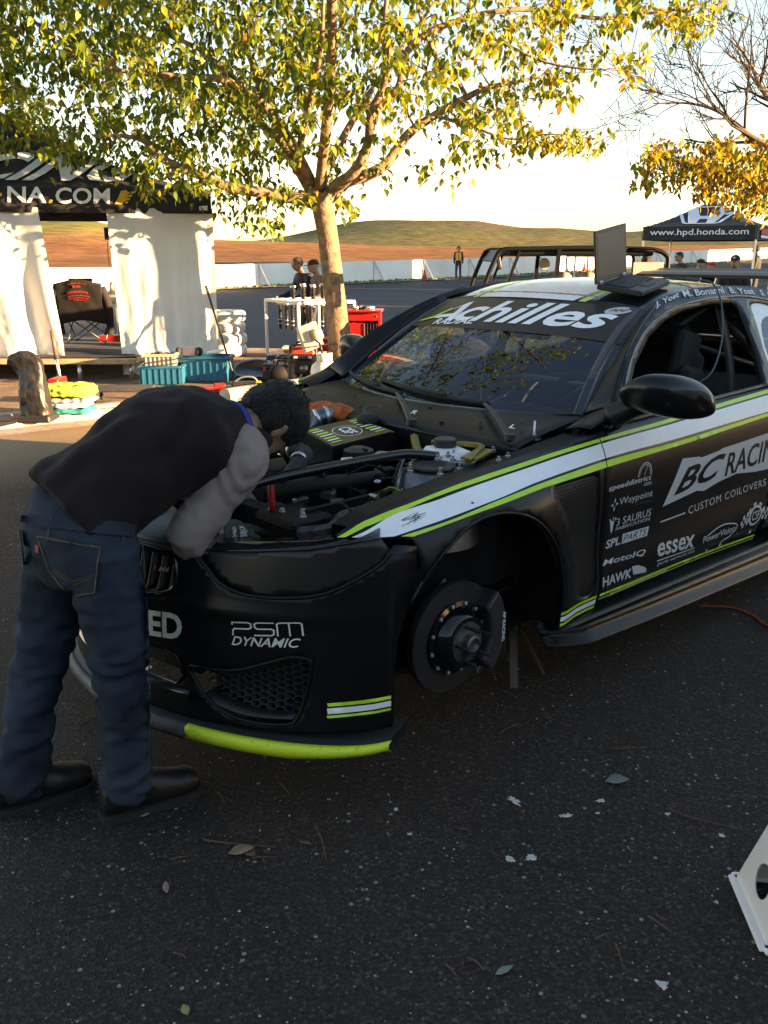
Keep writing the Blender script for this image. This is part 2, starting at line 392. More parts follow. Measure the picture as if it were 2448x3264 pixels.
prof = [(.30, .003), (.02, .012), (.0, .125), (-.02, .14), (-.15, .14), (-.16, .09)]
V = []; F = []
for p, nn in outer:
    for o_, z in prof: q = p + nn * o_; V.append((q.x, q.y, z))
npf = len(prof)
for i in range(len(outer) - 1):
    for j in range(npf - 1): F.append((i * npf + j, i * npf + j + 1, (i + 1) * npf + j + 1, (i + 1) * npf + j))
tag(raw('kerb', V, F, conc, fix=True), kind='structure')

# track wall of white panels with leaning steel braces
WL = [Vector(p) for p in ((-40, 17.5), (-6.8, 45.0), (7.6, 57.0), (26, 79), (60, 119))]
def wall_pt(s):
    for a, b in zip(WL, WL[1:]):
        L = (b - a).length
        if s <= L: return a + (b - a) * (s / L), (b - a).normalized()
        s -= L
    return WL[-1], (WL[-1] - WL[-2]).normalized()
white_wall = mat('wall_white', (.80, .79, .76), .6, var=.06, scale=.8, rvar=.1)
galv = mat('galvanised', (.42, .43, .45), .45, .7, var=.15)
wall = thing('barrier_wall', 'long low white panelled track wall beyond the grey tarmac', 'wall', (0, 0, 0))
s = 0.0; S0 = 0
while s < 135:
    a, d = wall_pt(s); b, _ = wall_pt(s + 3.62); e = (b - a).normalized(); nn = Vector((e.y, -e.x)); z0, z1 = gz(a.y), gz(b.y)
    mb = MB(); h = 1.07
    mb.add([(a.x, a.y, z0), (b.x, b.y, z1), (b.x, b.y, z1 + h), (a.x, a.y, z0 + h)] + [(a.x - nn.x * .2, a.y - nn.y * .2, z0), (b.x - nn.x * .2, b.y - nn.y * .2, z1), (b.x - nn.x * .2, b.y - nn.y * .2, z1 + h), (a.x - nn.x * .2, a.y - nn.y * .2, z0 + h)],
           [(0, 1, 2, 3), (7, 6, 5, 4), (3, 2, 6, 7), (0, 4, 5, 1), (0, 3, 7, 4), (1, 5, 6, 2)])
    mb.build('panel', white_wall, wall)
    m2 = MB(); f = Vector((a.x + nn.x * .55 + e.x * .25, a.y + nn.y * .55 + e.y * .25, z0)); t = Vector((a.x + nn.x * .03, a.y + nn.y * .03, z0 + h * 1.0)); m2.bar(f, t, .075)
    m2.build('brace', galv, wall)
    s += 3.66
# grass strip at its foot
mb = MB(); rnd = random.Random(3)
for i in range(3000):
    a, e = wall_pt(rnd.uniform(28, 125)); nn = Vector((e.y, -e.x)); q = a + nn * (rnd.random() ** 1.5 * 1.6 + .02); z = gz(q.y); h = rnd.uniform(.03, .13); w = rnd.uniform(.08, .22); an = rnd.uniform(0, 6.28); dx, dy = math.cos(an) * w, math.sin(an) * w
    mb.add([(q.x - dx, q.y - dy, z), (q.x + dx, q.y + dy, z), (q.x + dx * .3 + rnd.uniform(-.05, .05), q.y, z + h)], [(0, 1, 2)])
gm = mat('dry_grass', (.26, .22, .09), .9, col2=(.10, .13, .04), scale=1.2)
tag(mb.build('grass_verge', gm, fix=False), 'dry tufted grass along the foot of the white track wall', 'grass', kind='stuff')
mb = MB(); us = np.arange(20, 130, 4.0)
mb.grid(lambda u, v: (lambda w: (w[0].x + w[1].y * v, w[0].y - w[1].x * v, gz(w[0].y) + .012))(wall_pt(u)), us, [0, .9, 1.7])
tag(mb.build('verge_soil', gm, fix=False), kind='structure')

# field and hills behind the wall
S1 = ([-1500, -300, 0, 330, 470, 685, 800, 1000, 1300, 1700, 2448, 4500], [690, 702, 708, 717, 742, 768, 773, 779, 788, 789, 786, 780])
S2 = ([-1500, 200, 600, 820, 900, 1000, 1150, 1328, 1480, 1600, 1900, 2080, 2300, 2448, 4500], [770, 800, 800, 776, 763, 746, 721, 710, 718, 731, 748, 738, 735, 728, 700])
def elev(px, tb): return (812 - tab(px, *tb)) / FPX
def field_z(px, D):
    z1 = 1.6 + elev(px, S1) * 230; z2 = 1.6 + elev(px, S2) * 560
    y = D * .97
    if D < 230:
        t = max(0, (D - 60) / 170); z = 1.05 + (z1 - 1.05) * (t * t * (3 - 2 * t)) if D > 60 else gz(y) + .45
        if D <= 60: z = .2 + (D - 30) / 30 * .85
    elif D < 300: z = z1 - 1.2 * ((D - 230) / 70)
    elif D < 560: t = (D - 300) / 260; z = (z1 - 1.2) + (z2 - z1 + 1.2) * (t * t * (3 - 2 * t))
    else: z = z2 - (D - 560) * .02
    return z + .25 * noise.noise((px * .004, D * .03, 1)) * min(1, D / 150) + (1.6 * noise.noise((px * .006, D * .012, 5)) if D > 320 else 0) * min(1, (D - 320) / 100)
def field_mat(name, stops, sc):
    m = bpy.data.materials.new(name); m.use_nodes = True; nt = m.node_tree; n = nt.nodes; l = nt.links; p = n['Principled BSDF']
    tc = n.new('ShaderNodeTexCoord'); sx = n.new('ShaderNodeSeparateXYZ'); l.new(tc.outputs['Object'], sx.inputs[0])
    nz = n.new('ShaderNodeTexNoise'); nz.inputs['Scale'].default_value = sc; nz.inputs['Detail'].default_value = 7; l.new(tc.outputs['Object'], nz.inputs['Vector'])
    mr = n.new('ShaderNodeMapRange'); mr.inputs['From Min'].default_value = stops[0][0]; mr.inputs['From Max'].default_value = stops[-1][0]; l.new(sx.outputs[2], mr.inputs[0])
    ad = n.new('ShaderNodeMath'); ad.operation = 'MULTIPLY_ADD'; ad.inputs[1].default_value = .5; l.new(nz.outputs['Fac'], ad.inputs[0]); l.new(mr.outputs[0], ad.inputs[2])
    sb = n.new('ShaderNodeMath'); sb.operation = 'SUBTRACT'; sb.inputs[1].default_value = .25; l.new(ad.outputs[0], sb.inputs[0])
    rp = n.new('ShaderNodeValToRGB'); e = rp.color_ramp.elements; span = stops[-1][0] - stops[0][0]
    e[0].color = (*stops[0][1], 1); e[0].position = 0; e[1].color = (*stops[-1][1], 1); e[1].position = 1
    for z, c in stops[1:-1]: q = e.new((z - stops[0][0]) / span); q.color = (*c, 1)
    l.new(sb.outputs[0], rp.inputs[0])
    n2 = n.new('ShaderNodeTexNoise'); n2.inputs['Scale'].default_value = sc * 14; n2.inputs['Detail'].default_value = 6; l.new(tc.outputs['Object'], n2.inputs['Vector'])
    r2 = n.new('ShaderNodeValToRGB'); r2.color_ramp.elements[0].color = (.55, .55, .55, 1); r2.color_ramp.elements[1].color = (1.35, 1.3, 1.25, 1); r2.color_ramp.elements[0].position = .3; r2.color_ramp.elements[1].position = .7; l.new(n2.outputs['Fac'], r2.inputs[0])
    mu = n.new('ShaderNodeMix'); mu.data_type = 'RGBA'; mu.blend_type = 'MULTIPLY'; mu.inputs[0].default_value = 1; l.new(rp.outputs[0], mu.inputs[6]); l.new(r2.outputs[0], mu.inputs[7])
    l.new(mu.outputs[2], p.inputs['Base Color']); p.inputs['Roughness'].default_value = 1; p.inputs['Specular IOR Level'].default_value = .1
    bp = n.new('ShaderNodeBump'); bp.inputs['Strength'].default_value = .8; bp.inputs['Distance'].default_value = .5; l.new(n2.outputs['Fac'], bp.inputs['Height']); l.new(bp.outputs[0], p.inputs['Normal'])
    return m
def polar(px, D): a = math.atan2(px - CX, FPX * .97); return (math.sin(a) * D, math.cos(a) * D)
pxs = list(range(-1500, 4600, 60))
def wallD(px):                                # distance of the wall along a bearing
    a = math.atan2(px - CX, FPX * .97); d = Vector((math.sin(a), math.cos(a)))
    for p, q in zip(WL, WL[1:]):
        e = q - p; den = d.x * e.y - d.y * e.x
        if abs(den) < 1e-9: continue
        t = (p.x * e.y - p.y * e.x) / den; u = (p.x * d.y - p.y * d.x) / den
        if 0 <= u <= 1 and t > 0: return t
    return 45 if px < 1000 else 125
Ds = [0, .02, .06, .12, .2, .3, .4, .5, .6, .7, .8, .9, 1.0]
mb = MB()
def fld(px, t):
    d0 = wallD(px) + .6; D = d0 + (265 - d0) * t; x, y = polar(px, D); zz = field_z(px, D)
    if t < .15: zz = min(zz, gz(y) + .5 + 6 * t)
    return (x, y, max(zz, gz(y) + .02 if y < 140 else zz))
mb.grid(fld, pxs, Ds)
fm = field_mat('field_grass', [(0.6, (.23, .105, .04)), (2.6, (.27, .115, .042)), (4.2, (.26, .16, .055)), (7.0, (.14, .16, .04)), (9.5, (.12, .15, .04))], .02)
tag(mb.build('field', fm, smooth=True, fix=False), kind='structure')
mb = MB()
def hil(px, D): x, y = polar(px, D); return (x, y, field_z(px, D))
mb.grid(hil, pxs, [262, 300, 340, 380, 420, 460, 500, 540, 560, 600, 700, 1200])
hm = field_mat('hill_grass', [(2, (.10, .115, .032)), (7, (.15, .125, .05)), (13, (.10, .105, .04)), (18, (.105, .08, .05)), (24, (.09, .075, .048))], .012)
tag(mb.build('hills', hm, smooth=True, fix=False), kind='structure')

# unseen transporters added out of view to shade the paddock
def transporter(label, x0, x1, y0, y1, h, col):
    t = thing('shade_transporter', label, 'trailer', ((x0 + x1) / 2, (y0 + y1) / 2, gz((y0 + y1) / 2)), 0, 'transporters along the right of the paddock')
    w, L = x1 - x0, y1 - y0; m = mat('trailer_' + col[0], col[1], .45, var=.05, scale=1)
    mb = MB(); mb.box((0, 0, .55 + (h - .55) / 2), (w, L, h - .55), bev=.06); mb.build('body', m, t)
    mb = MB(); mb.box((0, 0, .42), (w * .9, L * .96, .25)); mb.build('chassis', mat('black_plastic', (.02, .02, .02), .5), t)
    mb = MB(); mb.box((-w / 2 - .012, L * .2, 1.7), (.02, 1.0, 2.0), bev=.005); d = mb.build('door', mat('trailer_door', (.5, .5, .5), .4), t)
    mb = MB(); mb.box((-w / 2 - .035, L * .2 + .38, 1.6), (.03, .04, .2)); mb.build('handle', galv, d)
    for sx in (-1, 1):
        for yy in (-L * .32, -L * .32 + 1.1, L * .36):
            mb = MB(); mb.lathe([(.2, -.14), (.46, -.13), (.5, -.08), (.5, .08), (.46, .13), (.2, .14)], 24, (sx * (w / 2 - .18), yy, .5), (1, 0, 0)); mb.build('wheel', mat('tyre', (.02, .02, .02), .85, bump=.2), t, True)
    return t
transporter('dark grey race transporter parked crosswise behind the camera', -14, 5.2, -13.5, -10.8, 4.2, ('dark', (.05, .05, .055)))  # added behind the camera, unseen, to darken the foreground
transporter('tall white race transporter parked close behind the camera on the right', 6.0, 8.55, -15, 4.35, 3.15, ('white', (.75, .75, .75)))  # unseen blocker added to keep car and foreground in shade
# ============================================================ the race car (local x rearward from the front axle, left side = +yl)
car = thing('race_car', 'black coupe race car with lime and white stripes, hood off and front wheel removed', 'car', (-.30, 3.30, 0), R(43))
def cv(x, yl, z): return Vector((x, -yl, z))
BLK = mat('satin_black_paint', (.006, .0062, .0072), .33, 0, spec=.28, rvar=.07, scale=3)
BLK2 = mat('matte_black_film', (.012, .0105, .009), .40, 0, rvar=.06, scale=4)
GLS = mat('gloss_black', (.006, .006, .007), .08)
PLA = mat('black_plastic', (.010, .010, .011), .5, bump=.15, bscale=300)
SKB = mat('skirt_black', (.006, .006, .007), .34, spec=.22)
RUB = mat('rubber', (.013, .013, .013), .8)
DARK = mat('bay_black', (.005, .005, .0055), .6, spec=.2)
LIME = mat('lime_vinyl', (.46, .74, .045), .38, var=.06, scale=20)
WHT = mat('white_vinyl', (.86, .86, .86), .4, var=.03, scale=15)
PRT = mat('grey_print', (.56, .55, .54), .5)
ALU = mat('alloy', (.55, .56, .58), .35, .9)
STL = mat('dull_steel', (.16, .165, .175), .38, .85, var=.3, scale=12)
GOLD = mat('olive_anodised', (.22, .17, .03), .4, .6)
GLS_W = glass_mat('windscreen_glass', (.55, .66, .72), ior=1.75)
GLS_R = glass_mat('rear_glass', (.55, .62, .62), ior=1.5)
YM = ([-.6, -.42, 0, .4, .65, 1.2, 2.0, 2.6, 2.9, 3.3, 3.8], [.84, .912, .94, .928, .912, .905, .91, .945, .945, .92, .80])
def belt(x): return tab(x, [-.6, -.4, 0, .35, .65, 1.2, 2.0, 2.6, 3.2, 3.8], [.84, .893, .945, .972, .995, 1.005, 1.02, 1.03, 1.03, 1.02])
def side_y(x, z):
    y = tab(x, *YM); z1 = belt(x) - .17; ins = tab(x, [-.4, 0, .35, .65, 1.0], [.10, .15, .13, .06, .05])
    if z > z1: y -= ins * ((z - z1) / .17) ** 2
    if .3 < x < 2.1: y -= .014 * max(0, 1 - abs((x - 1.2) / .9) ** 4) * math.exp(-((z - .58) / .13) ** 2)
    if z < .45: y -= (.045 * ((.45 - z) / .2) ** 1.5) * min(1, max(0, (x - .2) / .4))
    # flare standing out round the wheel opening
    for cx in (0, 2.81):
        d = math.hypot(x - cx, z - .425)
        if d < .52: y += .012 * max(0, 1 - abs(d - .415) / .10)
    return y
def gh_y(z): return .858 - (z - 1.0) * .53 - .03 * max(0, (z - 1.0) / .45) ** 3
BPX = ([0, .2, .4, .55, .7, .82, .885, .912, .9215, .930, .936], [-.875, -.853, -.795, -.73, -.64, -.54, -.46, -.40, -.36, -.30, -.22])
def bump_x(yl, z):
    a = abs(yl); x = tab(a, *BPX); k = max(0, 1 - (a / .93) ** 3); o = 0
    if z > .60: o = .034 * ((z - .60) / .15) ** 1.3
    o += -.012 * math.exp(-((z - .60) / .02) ** 2) + .02 * math.exp(-((z - .36) / .08) ** 2)
    return x + o * k
def sm(s, off=0.0): return lambda x, z: cv(x, s * (side_y(x, z) + off), z)
def gm_(s, off=0.0): return lambda x, z: cv(x, s * (gh_y(z) + off), z)
def bm_(off=0.0, s=1): return lambda y, z: cv(bump_x(y, z) + off, s * y, z)
def arc(cx, cz, r, a0, a1, n): return [(cx + r * math.cos(R(a0 + (a1 - a0) * i / n)), cz + r * math.sin(R(a0 + (a1 - a0) * i / n))) for i in range(n + 1)]
FTOP = [(-.52, .846), (-.44, .886), (-.247, .914), (-.133, .923), (.004, .936), (.147, .946), (.339, .959), (.5, .976), (.665, .992)]
# --- stripes measured along the flank: (x, z) of each edge
UT = [(-.52, .841), (-.426, .878), (-.223, .902), (-.015, .921), (.315, .943), (.666, .972), (1.034, .981), (2.0, 1.013)]
UB = [(-.501, .841), (-.432, .864), (-.235, .893), (-.029, .911), (.303, .932), (.659, .961), (1.023, .968), (2.0, .997)]
WT = [(-.487, .840), (-.354, .878), (-.173, .893), (.029, .910), (.295, .926), (.659, .954), (1.161, .964), (2.0, .991)]
WB = [(-.374, .831), (-.159, .851), (.044, .868), (.244, .8825), (.638, .9035), (1.139, .906), (2.0, .922)]
LT = [(-.354, .828), (-.164, .844), (.039, .864), (.239, .876), (.632, .895), (1.137, .895), (2.0, .917)]
LB = [(-.316, .822), (-.169, .837), (-.034, .848), (.226, .862), (.633, .872), (1.242, .879), (2.0, .903)]
def zat(L, x): return tab(x, [p[0] for p in L], [p[1] for p in L])
def band(top, bot, x0, x1):
    a = [(x, zat(top, x)) for x in np.linspace(max(x0, top[0][0]), x1, 40)]; b = [(x, zat(bot, x)) for x in np.linspace(max(x0, bot[0][0]), x1, 40)]
    return a + b[::-1]
def stripes(parent, s, x0, x1):
    for t, b, m in ((UT, UB, LIME), (WT, WB, WHT), (LT, LB, LIME)):
        panel('stripe', band(t, b, x0, x1), sm(s, .0034), m, parent, sp=.02)
BOT = ([.378, .469, .649, .916, 1.365, 2.05], [.397, .393, .382, .370, .357, .326])
def low_stripes(parent, s, x0, x1, white):
    for d0, d1, m in ((0, .011, LIME),) + (((.018, .036, WHT), (.043, .055, LIME)) if white else ((.020, .024, LIME),)):
        xs = np.linspace(x0, x1, 24)
        panel('stripe', [(x, tab(x, *BOT) - d0) for x in xs] + [(x, tab(x, *BOT) - d1) for x in xs[::-1]], sm(s, .0034), m, parent, sp=.02)
for s in (1, -1):
    # front fender
    fo = FTOP + [(.652, .93), (.636, .87), (.634, .80), (.648, .6), (.658, .40), (.66, .335), (.45, .335), (.395, .35)] + arc(0, .425, .402, -8, 140, 40) + [(-.318, .812), (-.36, .822), (-.44, .832)]
    vent = cr2([(.335, .838), (.40, .858), (.575, .855), (.602, .80), (.626, .58), (.62, .41), (.515, .425), (.485, .56), (.42, .71)], 5, True)
    fen = panel('fender', fo, sm(s), BLK, car, [vent], sp=.028, solid=.004, flip=s < 0)
    stripes(fen, s, -.53, .646)
    low_stripes(fen, s, .385, .652, True)
    if s > 0:
        rs_ = random.Random(2); SCF = strokes('scuff', [w for k in range(14) for w in stroke2([(-.31 + rs_.uniform(-.03, .05), .857 + rs_.uniform(-.006, .010)), (-.27 + rs_.uniform(-.03, .05), .864 + rs_.uniform(-.008, .012))], rs_.uniform(.0006, .0016))] + stroke2([(-.06, .872), (-.052, .8725)], .004), sm(1, .0042), PLA, fen); SCF['kind'] = 'stuff'
    mesh_q = []
    for i in range(26):
        for j in range(40):
            cx_, cz_ = .335 + i * .0125 + (j % 2) * .00625, .40 + j * .0115
            mesh_q.append((cx_, cz_))
    P = np.array(mesh_q); P = P[inside(P, vent)]; mbv = MB()
    for x, z in P:
        h = [(x + .0062 * math.cos(a * math.pi / 3 + .52), z + .0066 * math.sin(a * math.pi / 3 + .52)) for a in range(6)]
        for k in range(0, 3):
            q = stroke2([h[k], h[k + 1]], .0028)
            for w in q: mbv.add([sm(s, -.0025)(p.x, p.y) for p in w], [(0, 1, 2, 3)])
    mbv.build('vent_mesh', PLA, fen, fix=False)
    panel('vent_backing', vent, sm(s, -.012), DARK, fen, sp=.05)
    mbl = MB()                                                # rolled lip of the wheel opening
    mbl.tube([sm(s, -.006)(x, z) for x, z in arc(0, .425, .404, -8, 150, 40)], .007, 6); mbl.build('arch_lip', BLK, fen, True)
    # inner wheel arch
    mbl = MB(); mbl.grid(lambda a, y: cv(.41 * math.cos(a), s * y, .425 + .41 * math.sin(a)), [R(t) for t in np.linspace(-12, 192, 28)], [.52, .7, .90]); mbl.build('arch_liner', DARK, car, True, fix=False)
    mbl = MB(); mbl.box(cv(0, s * .52, .62), (.82, .02, .44)); mbl.build('inner_wall', DARK, car)
    # door
    do = [(.670, .992), (.85, 1.0), (1.2, 1.005), (1.6, 1.012), (2.035, 1.02), (2.06, .95), (2.06, .7), (2.03, .45), (1.98, .345), (1.4, .335), (.668, .345), (.666, .40), (.656, .6), (.642, .80), (.644, .87), (.660, .93)]
    door = panel('door', do, sm(s), BLK, car, sp=.03, solid=.006, flip=s < 0)
    stripes(door, s, .652, 2.045); low_stripes(door, s, .672, 1.98, False)
    if s > 0: DOOR = door
    # sill, side skirt
    mbl = MB(); mbl.grid(lambda x, t: cv(x, s * (.80 + .135 * t ** .7), .34 - .02 * t - .035 * (x - .4) * .8), np.linspace(.40, 2.45, 30), [0, .4, .75, 1]); mbl.build('sill', BLK, car, True, fix=False, solid=.004)
    sk = MB()
    def skf(x, t):
        zb = tab(x, [.40, .615, 1.09, 1.78, 2.09, 2.45], [.235, .222, .19, .155, .14, .13]); zt = .325 - .03 * (x - .4)
        y = .875 + .075 * t ** 1.5 - (.07 * max(0, .55 - x) / .15 if x < .55 else 0)
        y += .012 * math.exp(-((t - .45) / .1) ** 2)
        return cv(x, s * y, zt + (zb - zt) * t)
    sk.grid(skf, np.linspace(.40, 2.45, 40), np.linspace(0, 1, 14)); sk.build('side_skirt', SKB, car, True, fix=False, solid=.006)
    # rear quarter
    qo = [(2.045, 1.021), (2.4, 1.03), (2.8, 1.032), (3.2, 1.03), (3.6, 1.02), (3.72, .98), (3.74, .6), (3.6, .36), (3.22, .33)] + arc(2.81, .425, .40, -12, 190, 40) + [(2.38, .33), (2.0, .345), (2.05, .45), (2.07, .7), (2.072, .95)]
    qp = panel('quarter_panel', qo, sm(s), BLK, car, sp=.05, solid=.005, flip=s < 0)
    mbl = MB(); mbl.grid(lambda a, y: cv(2.81 + .41 * math.cos(a), s * y, .425 + .41 * math.sin(a)), [R(t) for t in np.linspace(-12, 192, 24)], [.55, .92]); mbl.build('arch_liner', DARK, car, True, fix=False)
    # greenhouse frame: pillar, rail, opening, quarter glass
    go = [(.70, .998), (.80, 1.07), (.98, 1.215), (1.20, 1.335), (1.36, 1.395), (1.50, 1.432), (1.72, 1.455), (2.0, 1.463), (2.3, 1.455), (2.6, 1.41), (2.85, 1.31), (3.05, 1.19), (3.2, 1.08), (3.22, 1.03), (2.05, 1.02), (1.2, 1.005)]
    win = [(.86, 1.018), (.926, 1.099), (1.036, 1.19), (1.21, 1.283), (1.402, 1.342), (1.584, 1.374), (1.85, 1.392), (2.03, 1.39), (2.075, 1.36), (2.06, 1.2), (2.01, 1.035), (1.4, 1.025)]
    qw = cr2([(2.14, 1.06), (2.17, 1.30), (2.22, 1.375), (2.4, 1.36), (2.62, 1.28), (2.78, 1.16), (2.80, 1.08), (2.5, 1.055)], 4, True)
    ghp = panel('side_frame', go, gm_(s), BLK, car, [win, qw], sp=.035, solid=.03, flip=s < 0)
    panel('window_plate', qw, gm_(s, -.006), WHT if s > 0 else GLS_R, ghp, [cr2([(2.19, 1.10), (2.22, 1.28), (2.4, 1.31), (2.6, 1.22), (2.68, 1.12)], 4, True)] if s > 0 else [], sp=.05)
    if s > 0: panel('window_glass', cr2([(2.19, 1.10), (2.22, 1.28), (2.4, 1.31), (2.6, 1.22), (2.68, 1.12)], 4, True), gm_(s, -.008), GLS_R, ghp, sp=.06)
    edge = [(.83, 1.02), (.90, 1.11), (1.01, 1.205), (1.19, 1.303), (1.39, 1.362), (1.58, 1.393), (1.85, 1.411), (2.2, 1.41), (2.5, 1.37)]
    mbl = MB(); mbl.tube([gm_(s, .003)(x, z) for x, z in edge], .0045, 6, smooth=4); mbl.build('window_trim', STL, ghp, True)
    SFR = ghp if s > 0 else SFR
    # rear wheel
    wh = MB(); wp = cv(2.81, s * .80, .335)
    wh.lathe([(.245, -.13), (.31, -.135), (.33, -.11), (.335, -.05), (.335, .05), (.33, .11), (.31, .135), (.245, .13)], 36, wp, (0, 1, 0)); ty = wh.build('wheel', mat('tyre', (.02, .02, .02), .85), car, True)
    wh = MB(); wh.lathe([(.245, -.12), (.235, -.1), (.225, .0), (.235, .12), (.247, .12)], 36, wp, (0, 1, 0))
    for k in range(10):
        a = 2 * math.pi * k / 10; c_, s_ = math.cos(a), math.sin(a); wh.bar(wp + Vector((.03 * c_, -s * .09, .03 * s_)), wp + Vector((.235 * c_, -s * .115, .235 * s_)), .03, .022)
    wh.lathe([(.0, -.02), (.05, -.02), (.06, .03)], 16, wp + Vector((0, -s * .09, 0)), (0, -s, 0)); wh.build('rim', mat('dark_rim', (.03, .03, .03), .35, .5), ty, fix=True)

# --- names along the roof rail
nm = gm_(1, .005)
for t_, a, b, c in (('J. Yost', (1.352, 1.384), (1.578, 1.420), (1.375, 1.412)), ('M. Bonanni', (1.625, 1.424), (2.0, 1.430), (1.632, 1.452)), ('B.', (2.06, 1.428), (2.105, 1.4255), (2.064, 1.455)), ('Yost', (2.135, 1.424), (2.29, 1.416), (2.139, 1.451)), ('S. Os', (2.35, 1.411), (2.50, 1.392), (2.357, 1.437))):
    text(t_, 'name_lettering', SFR, mat('pale_print', (.62, .66, .7), .5), nm, a, b, c, bold=.02, cuts=6)

# --- flank logos, laid on the door
d1 = sm(1, .0016)
def dt(t_, a, b, c, bold=.01, shear=0, m=PRT, space=1.0): return text(t_, 'lettering', DOOR, m, d1, a, b, c, bold, shear, 5, space)
dt('speeddistrict', (.671, .773), (.968, .766), (.669, .800), .015, .1)
dt('.com', (.915, .755), (.972, .752), (.914, .767), .01)
q = stroke2([(.916 + .047 * math.cos(R(a)), .800 + .047 * math.sin(R(a))) for a in range(-8, 190, 9)], .004) + stroke2([(.916 + .038 * math.cos(R(a)), .800 + .038 * math.sin(R(a))) for a in range(-8, 190, 9)], .0022) + stroke2([(.912, .799), (.930, .832)], .003)
for a in range(0, 181, 15): q += stroke2([(.916 + .040 * math.cos(R(a)), .80 + .040 * math.sin(R(a))), (.916 + .046 * math.cos(R(a)), .80 + .046 * math.sin(R(a)))], .002)
strokes('gauge_logo', q, d1, PRT, DOOR)
dt('Waypoint', (.755, .702), (.995, .692), (.752, .738), .0)
dt('WATCHES', (.877, .684), (1.003, .679), (.877, .691), -.005, m=mat('dim_print', (.10, .10, .10), .6))
st = []
for k in range(4):
    a = R(90 * k); u = (math.cos(a), math.sin(a)); v = (-u[1], u[0]); c0 = (.722, .719)
    for e in (1, -1): st.append([(c0[0] + u[0] * .029, c0[1] + u[1] * .029), (c0[0] + u[0] * .012, c0[1] + u[1] * .012), (c0[0] + (u[0] + e * v[0]) * .0062, c0[1] + (u[1] + e * v[1]) * .0062)])
strokes('star_logo', st, d1, PRT, DOOR)
dt('3 SAURUS', (.757, .627), (1.010, .617), (.751, .658), .0, .12)
dt('FABRICATION', (.756, .609), (1.005, .599), (.754, .622), .008, .12)
strokes('claw_logo', [[(.705, .660), (.735, .652), (.733, .615), (.722, .606)], [(.697, .668), (.708, .664), (.712, .650)], [(.724, .672), (.730, .665), (.727, .655)], [(.742, .668), (.752, .658), (.737, .652)]], d1, PRT, DOOR)
dt('SPL', (.695, .551), (.796, .547), (.690, .584), .022, .25)
strokes('box_logo', [[(.806, .546), (.992, .538), (1.003, .574), (.812, .584)]], d1, PRT, DOOR)
text('PARTS', 'lettering', DOOR, BLK, sm(1, .0028), (.815, .551), (.985, .543), (.818, .578), .0, .25, 5)
dt('MotoIQ', (.676, .486), (.984, .460), (.674, .513), .012, .25)
dt('HAWK', (.684, .404), (.892, .389), (.676, .446), .03, .05)
strokes('wing_logo', [[(.884, .438), (.930, .432), (.985, .410), (1.003, .396), (1.004, .382), (.904, .398)]], d1, PRT, DOOR)
dt('PERFORMANCE', (.693, .389), (1.013, .368), (.692, .396), .0, m=mat('dim_print', (.1, .1, .1), .6), space=1.5)
BCO = [(1.092, .637), (1.196, .819), (1.335, .806), (1.35, .799), (1.50, .806), (1.526, .812), (1.744, .816), (2.03, .825), (2.035, .644), (1.873, .652), (1.70, .672), (1.535, .660), (1.42, .642), (1.36, .655)]
panel('logo_plate', BCO, d1, PRT, DOOR, sp=.03)
d2 = sm(1, .003)
text('BC', 'lettering', DOOR, BLK, d2, (1.165, .668), (1.553, .688), (1.18, .772), .025, .35, 6)
text('RACING', 'lettering', DOOR, BLK, d2, (1.590, .676), (2.24, .70), (1.590, .782), .012, .05, 8) if False else text('RACIN', 'lettering', DOOR, BLK, d2, (1.590, .676), (2.035, .690), (1.585, .782), .012, .08, 6)
dt('CUSTOM COILOVERS', (1.315, .560), (2.0, .567), (1.310, .594), .0, 0, space=1.15)
strokes('rule', stroke2([(1.092, .573), (1.284, .572)], .006), d1, PRT, DOOR)
dt('essex', (1.074, .430), (1.375, .405), (1.072, .488), .02, .1)
strokes('rule', stroke2([(1.079, .413), (1.385, .398)], .005), d1, PRT, DOOR)
dt('parts services inc.', (1.090, .385), (1.398, .372), (1.088, .404), .005)
dt('PowerVision', (1.456, .402), (1.75, .396), (1.448, .434), .01, .15)
strokes('swoosh_logo', stroke2([(1.49 + .26 * t, .430 + .022 * math.sin(t * 3.1)) for t in np.linspace(0, 1, 12)] + [(1.765, .418), (1.755, .40), (1.70, .378), (1.63, .368)], .006), d1, PRT, DOOR)
q = []
for k in range(16):
    a0, a1 = R(k * 22.5), R(k * 22.5 + 22.5); q.append([(1.93 + .062 * math.cos(a0), .435 + .05 * math.sin(a0)), (1.93 + .062 * math.cos(a1), .435 + .05 * math.sin(a1)), (1.93 + .048 * math.cos(a1), .435 + .038 * math.sin(a1)), (1.93 + .048 * math.cos(a0), .435 + .038 * math.sin(a0))])
    if k % 2 == 0 and k < 9: q.append([(1.93 + .064 * math.cos(a0), .435 + .052 * math.sin(a0)), (1.93 + .064 * math.cos(a1), .435 + .052 * math.sin(a1)), (1.93 + .078 * math.cos(a1), .435 + .066 * math.sin(a1)), (1.93 + .078 * math.cos(a0), .435 + .066 * math.sin(a0))])
for e in (-1, 1):
    for i in range(4):
        for j in range(3):
            if (i + j) % 2 == 0:
                u0, v0 = 1.93 + e * (.068 + i * .017), .405 + j * .02 - i * .004; q.append([(u0, v0), (u0 + e * .017, v0 - .004), (u0 + e * .017, v0 + .016), (u0, v0 + .02)])
strokes('flag_logo', q, d1, PRT, DOOR)
dt('CSF', (1.897, .413), (1.968, .411), (1.898, .458), .01)

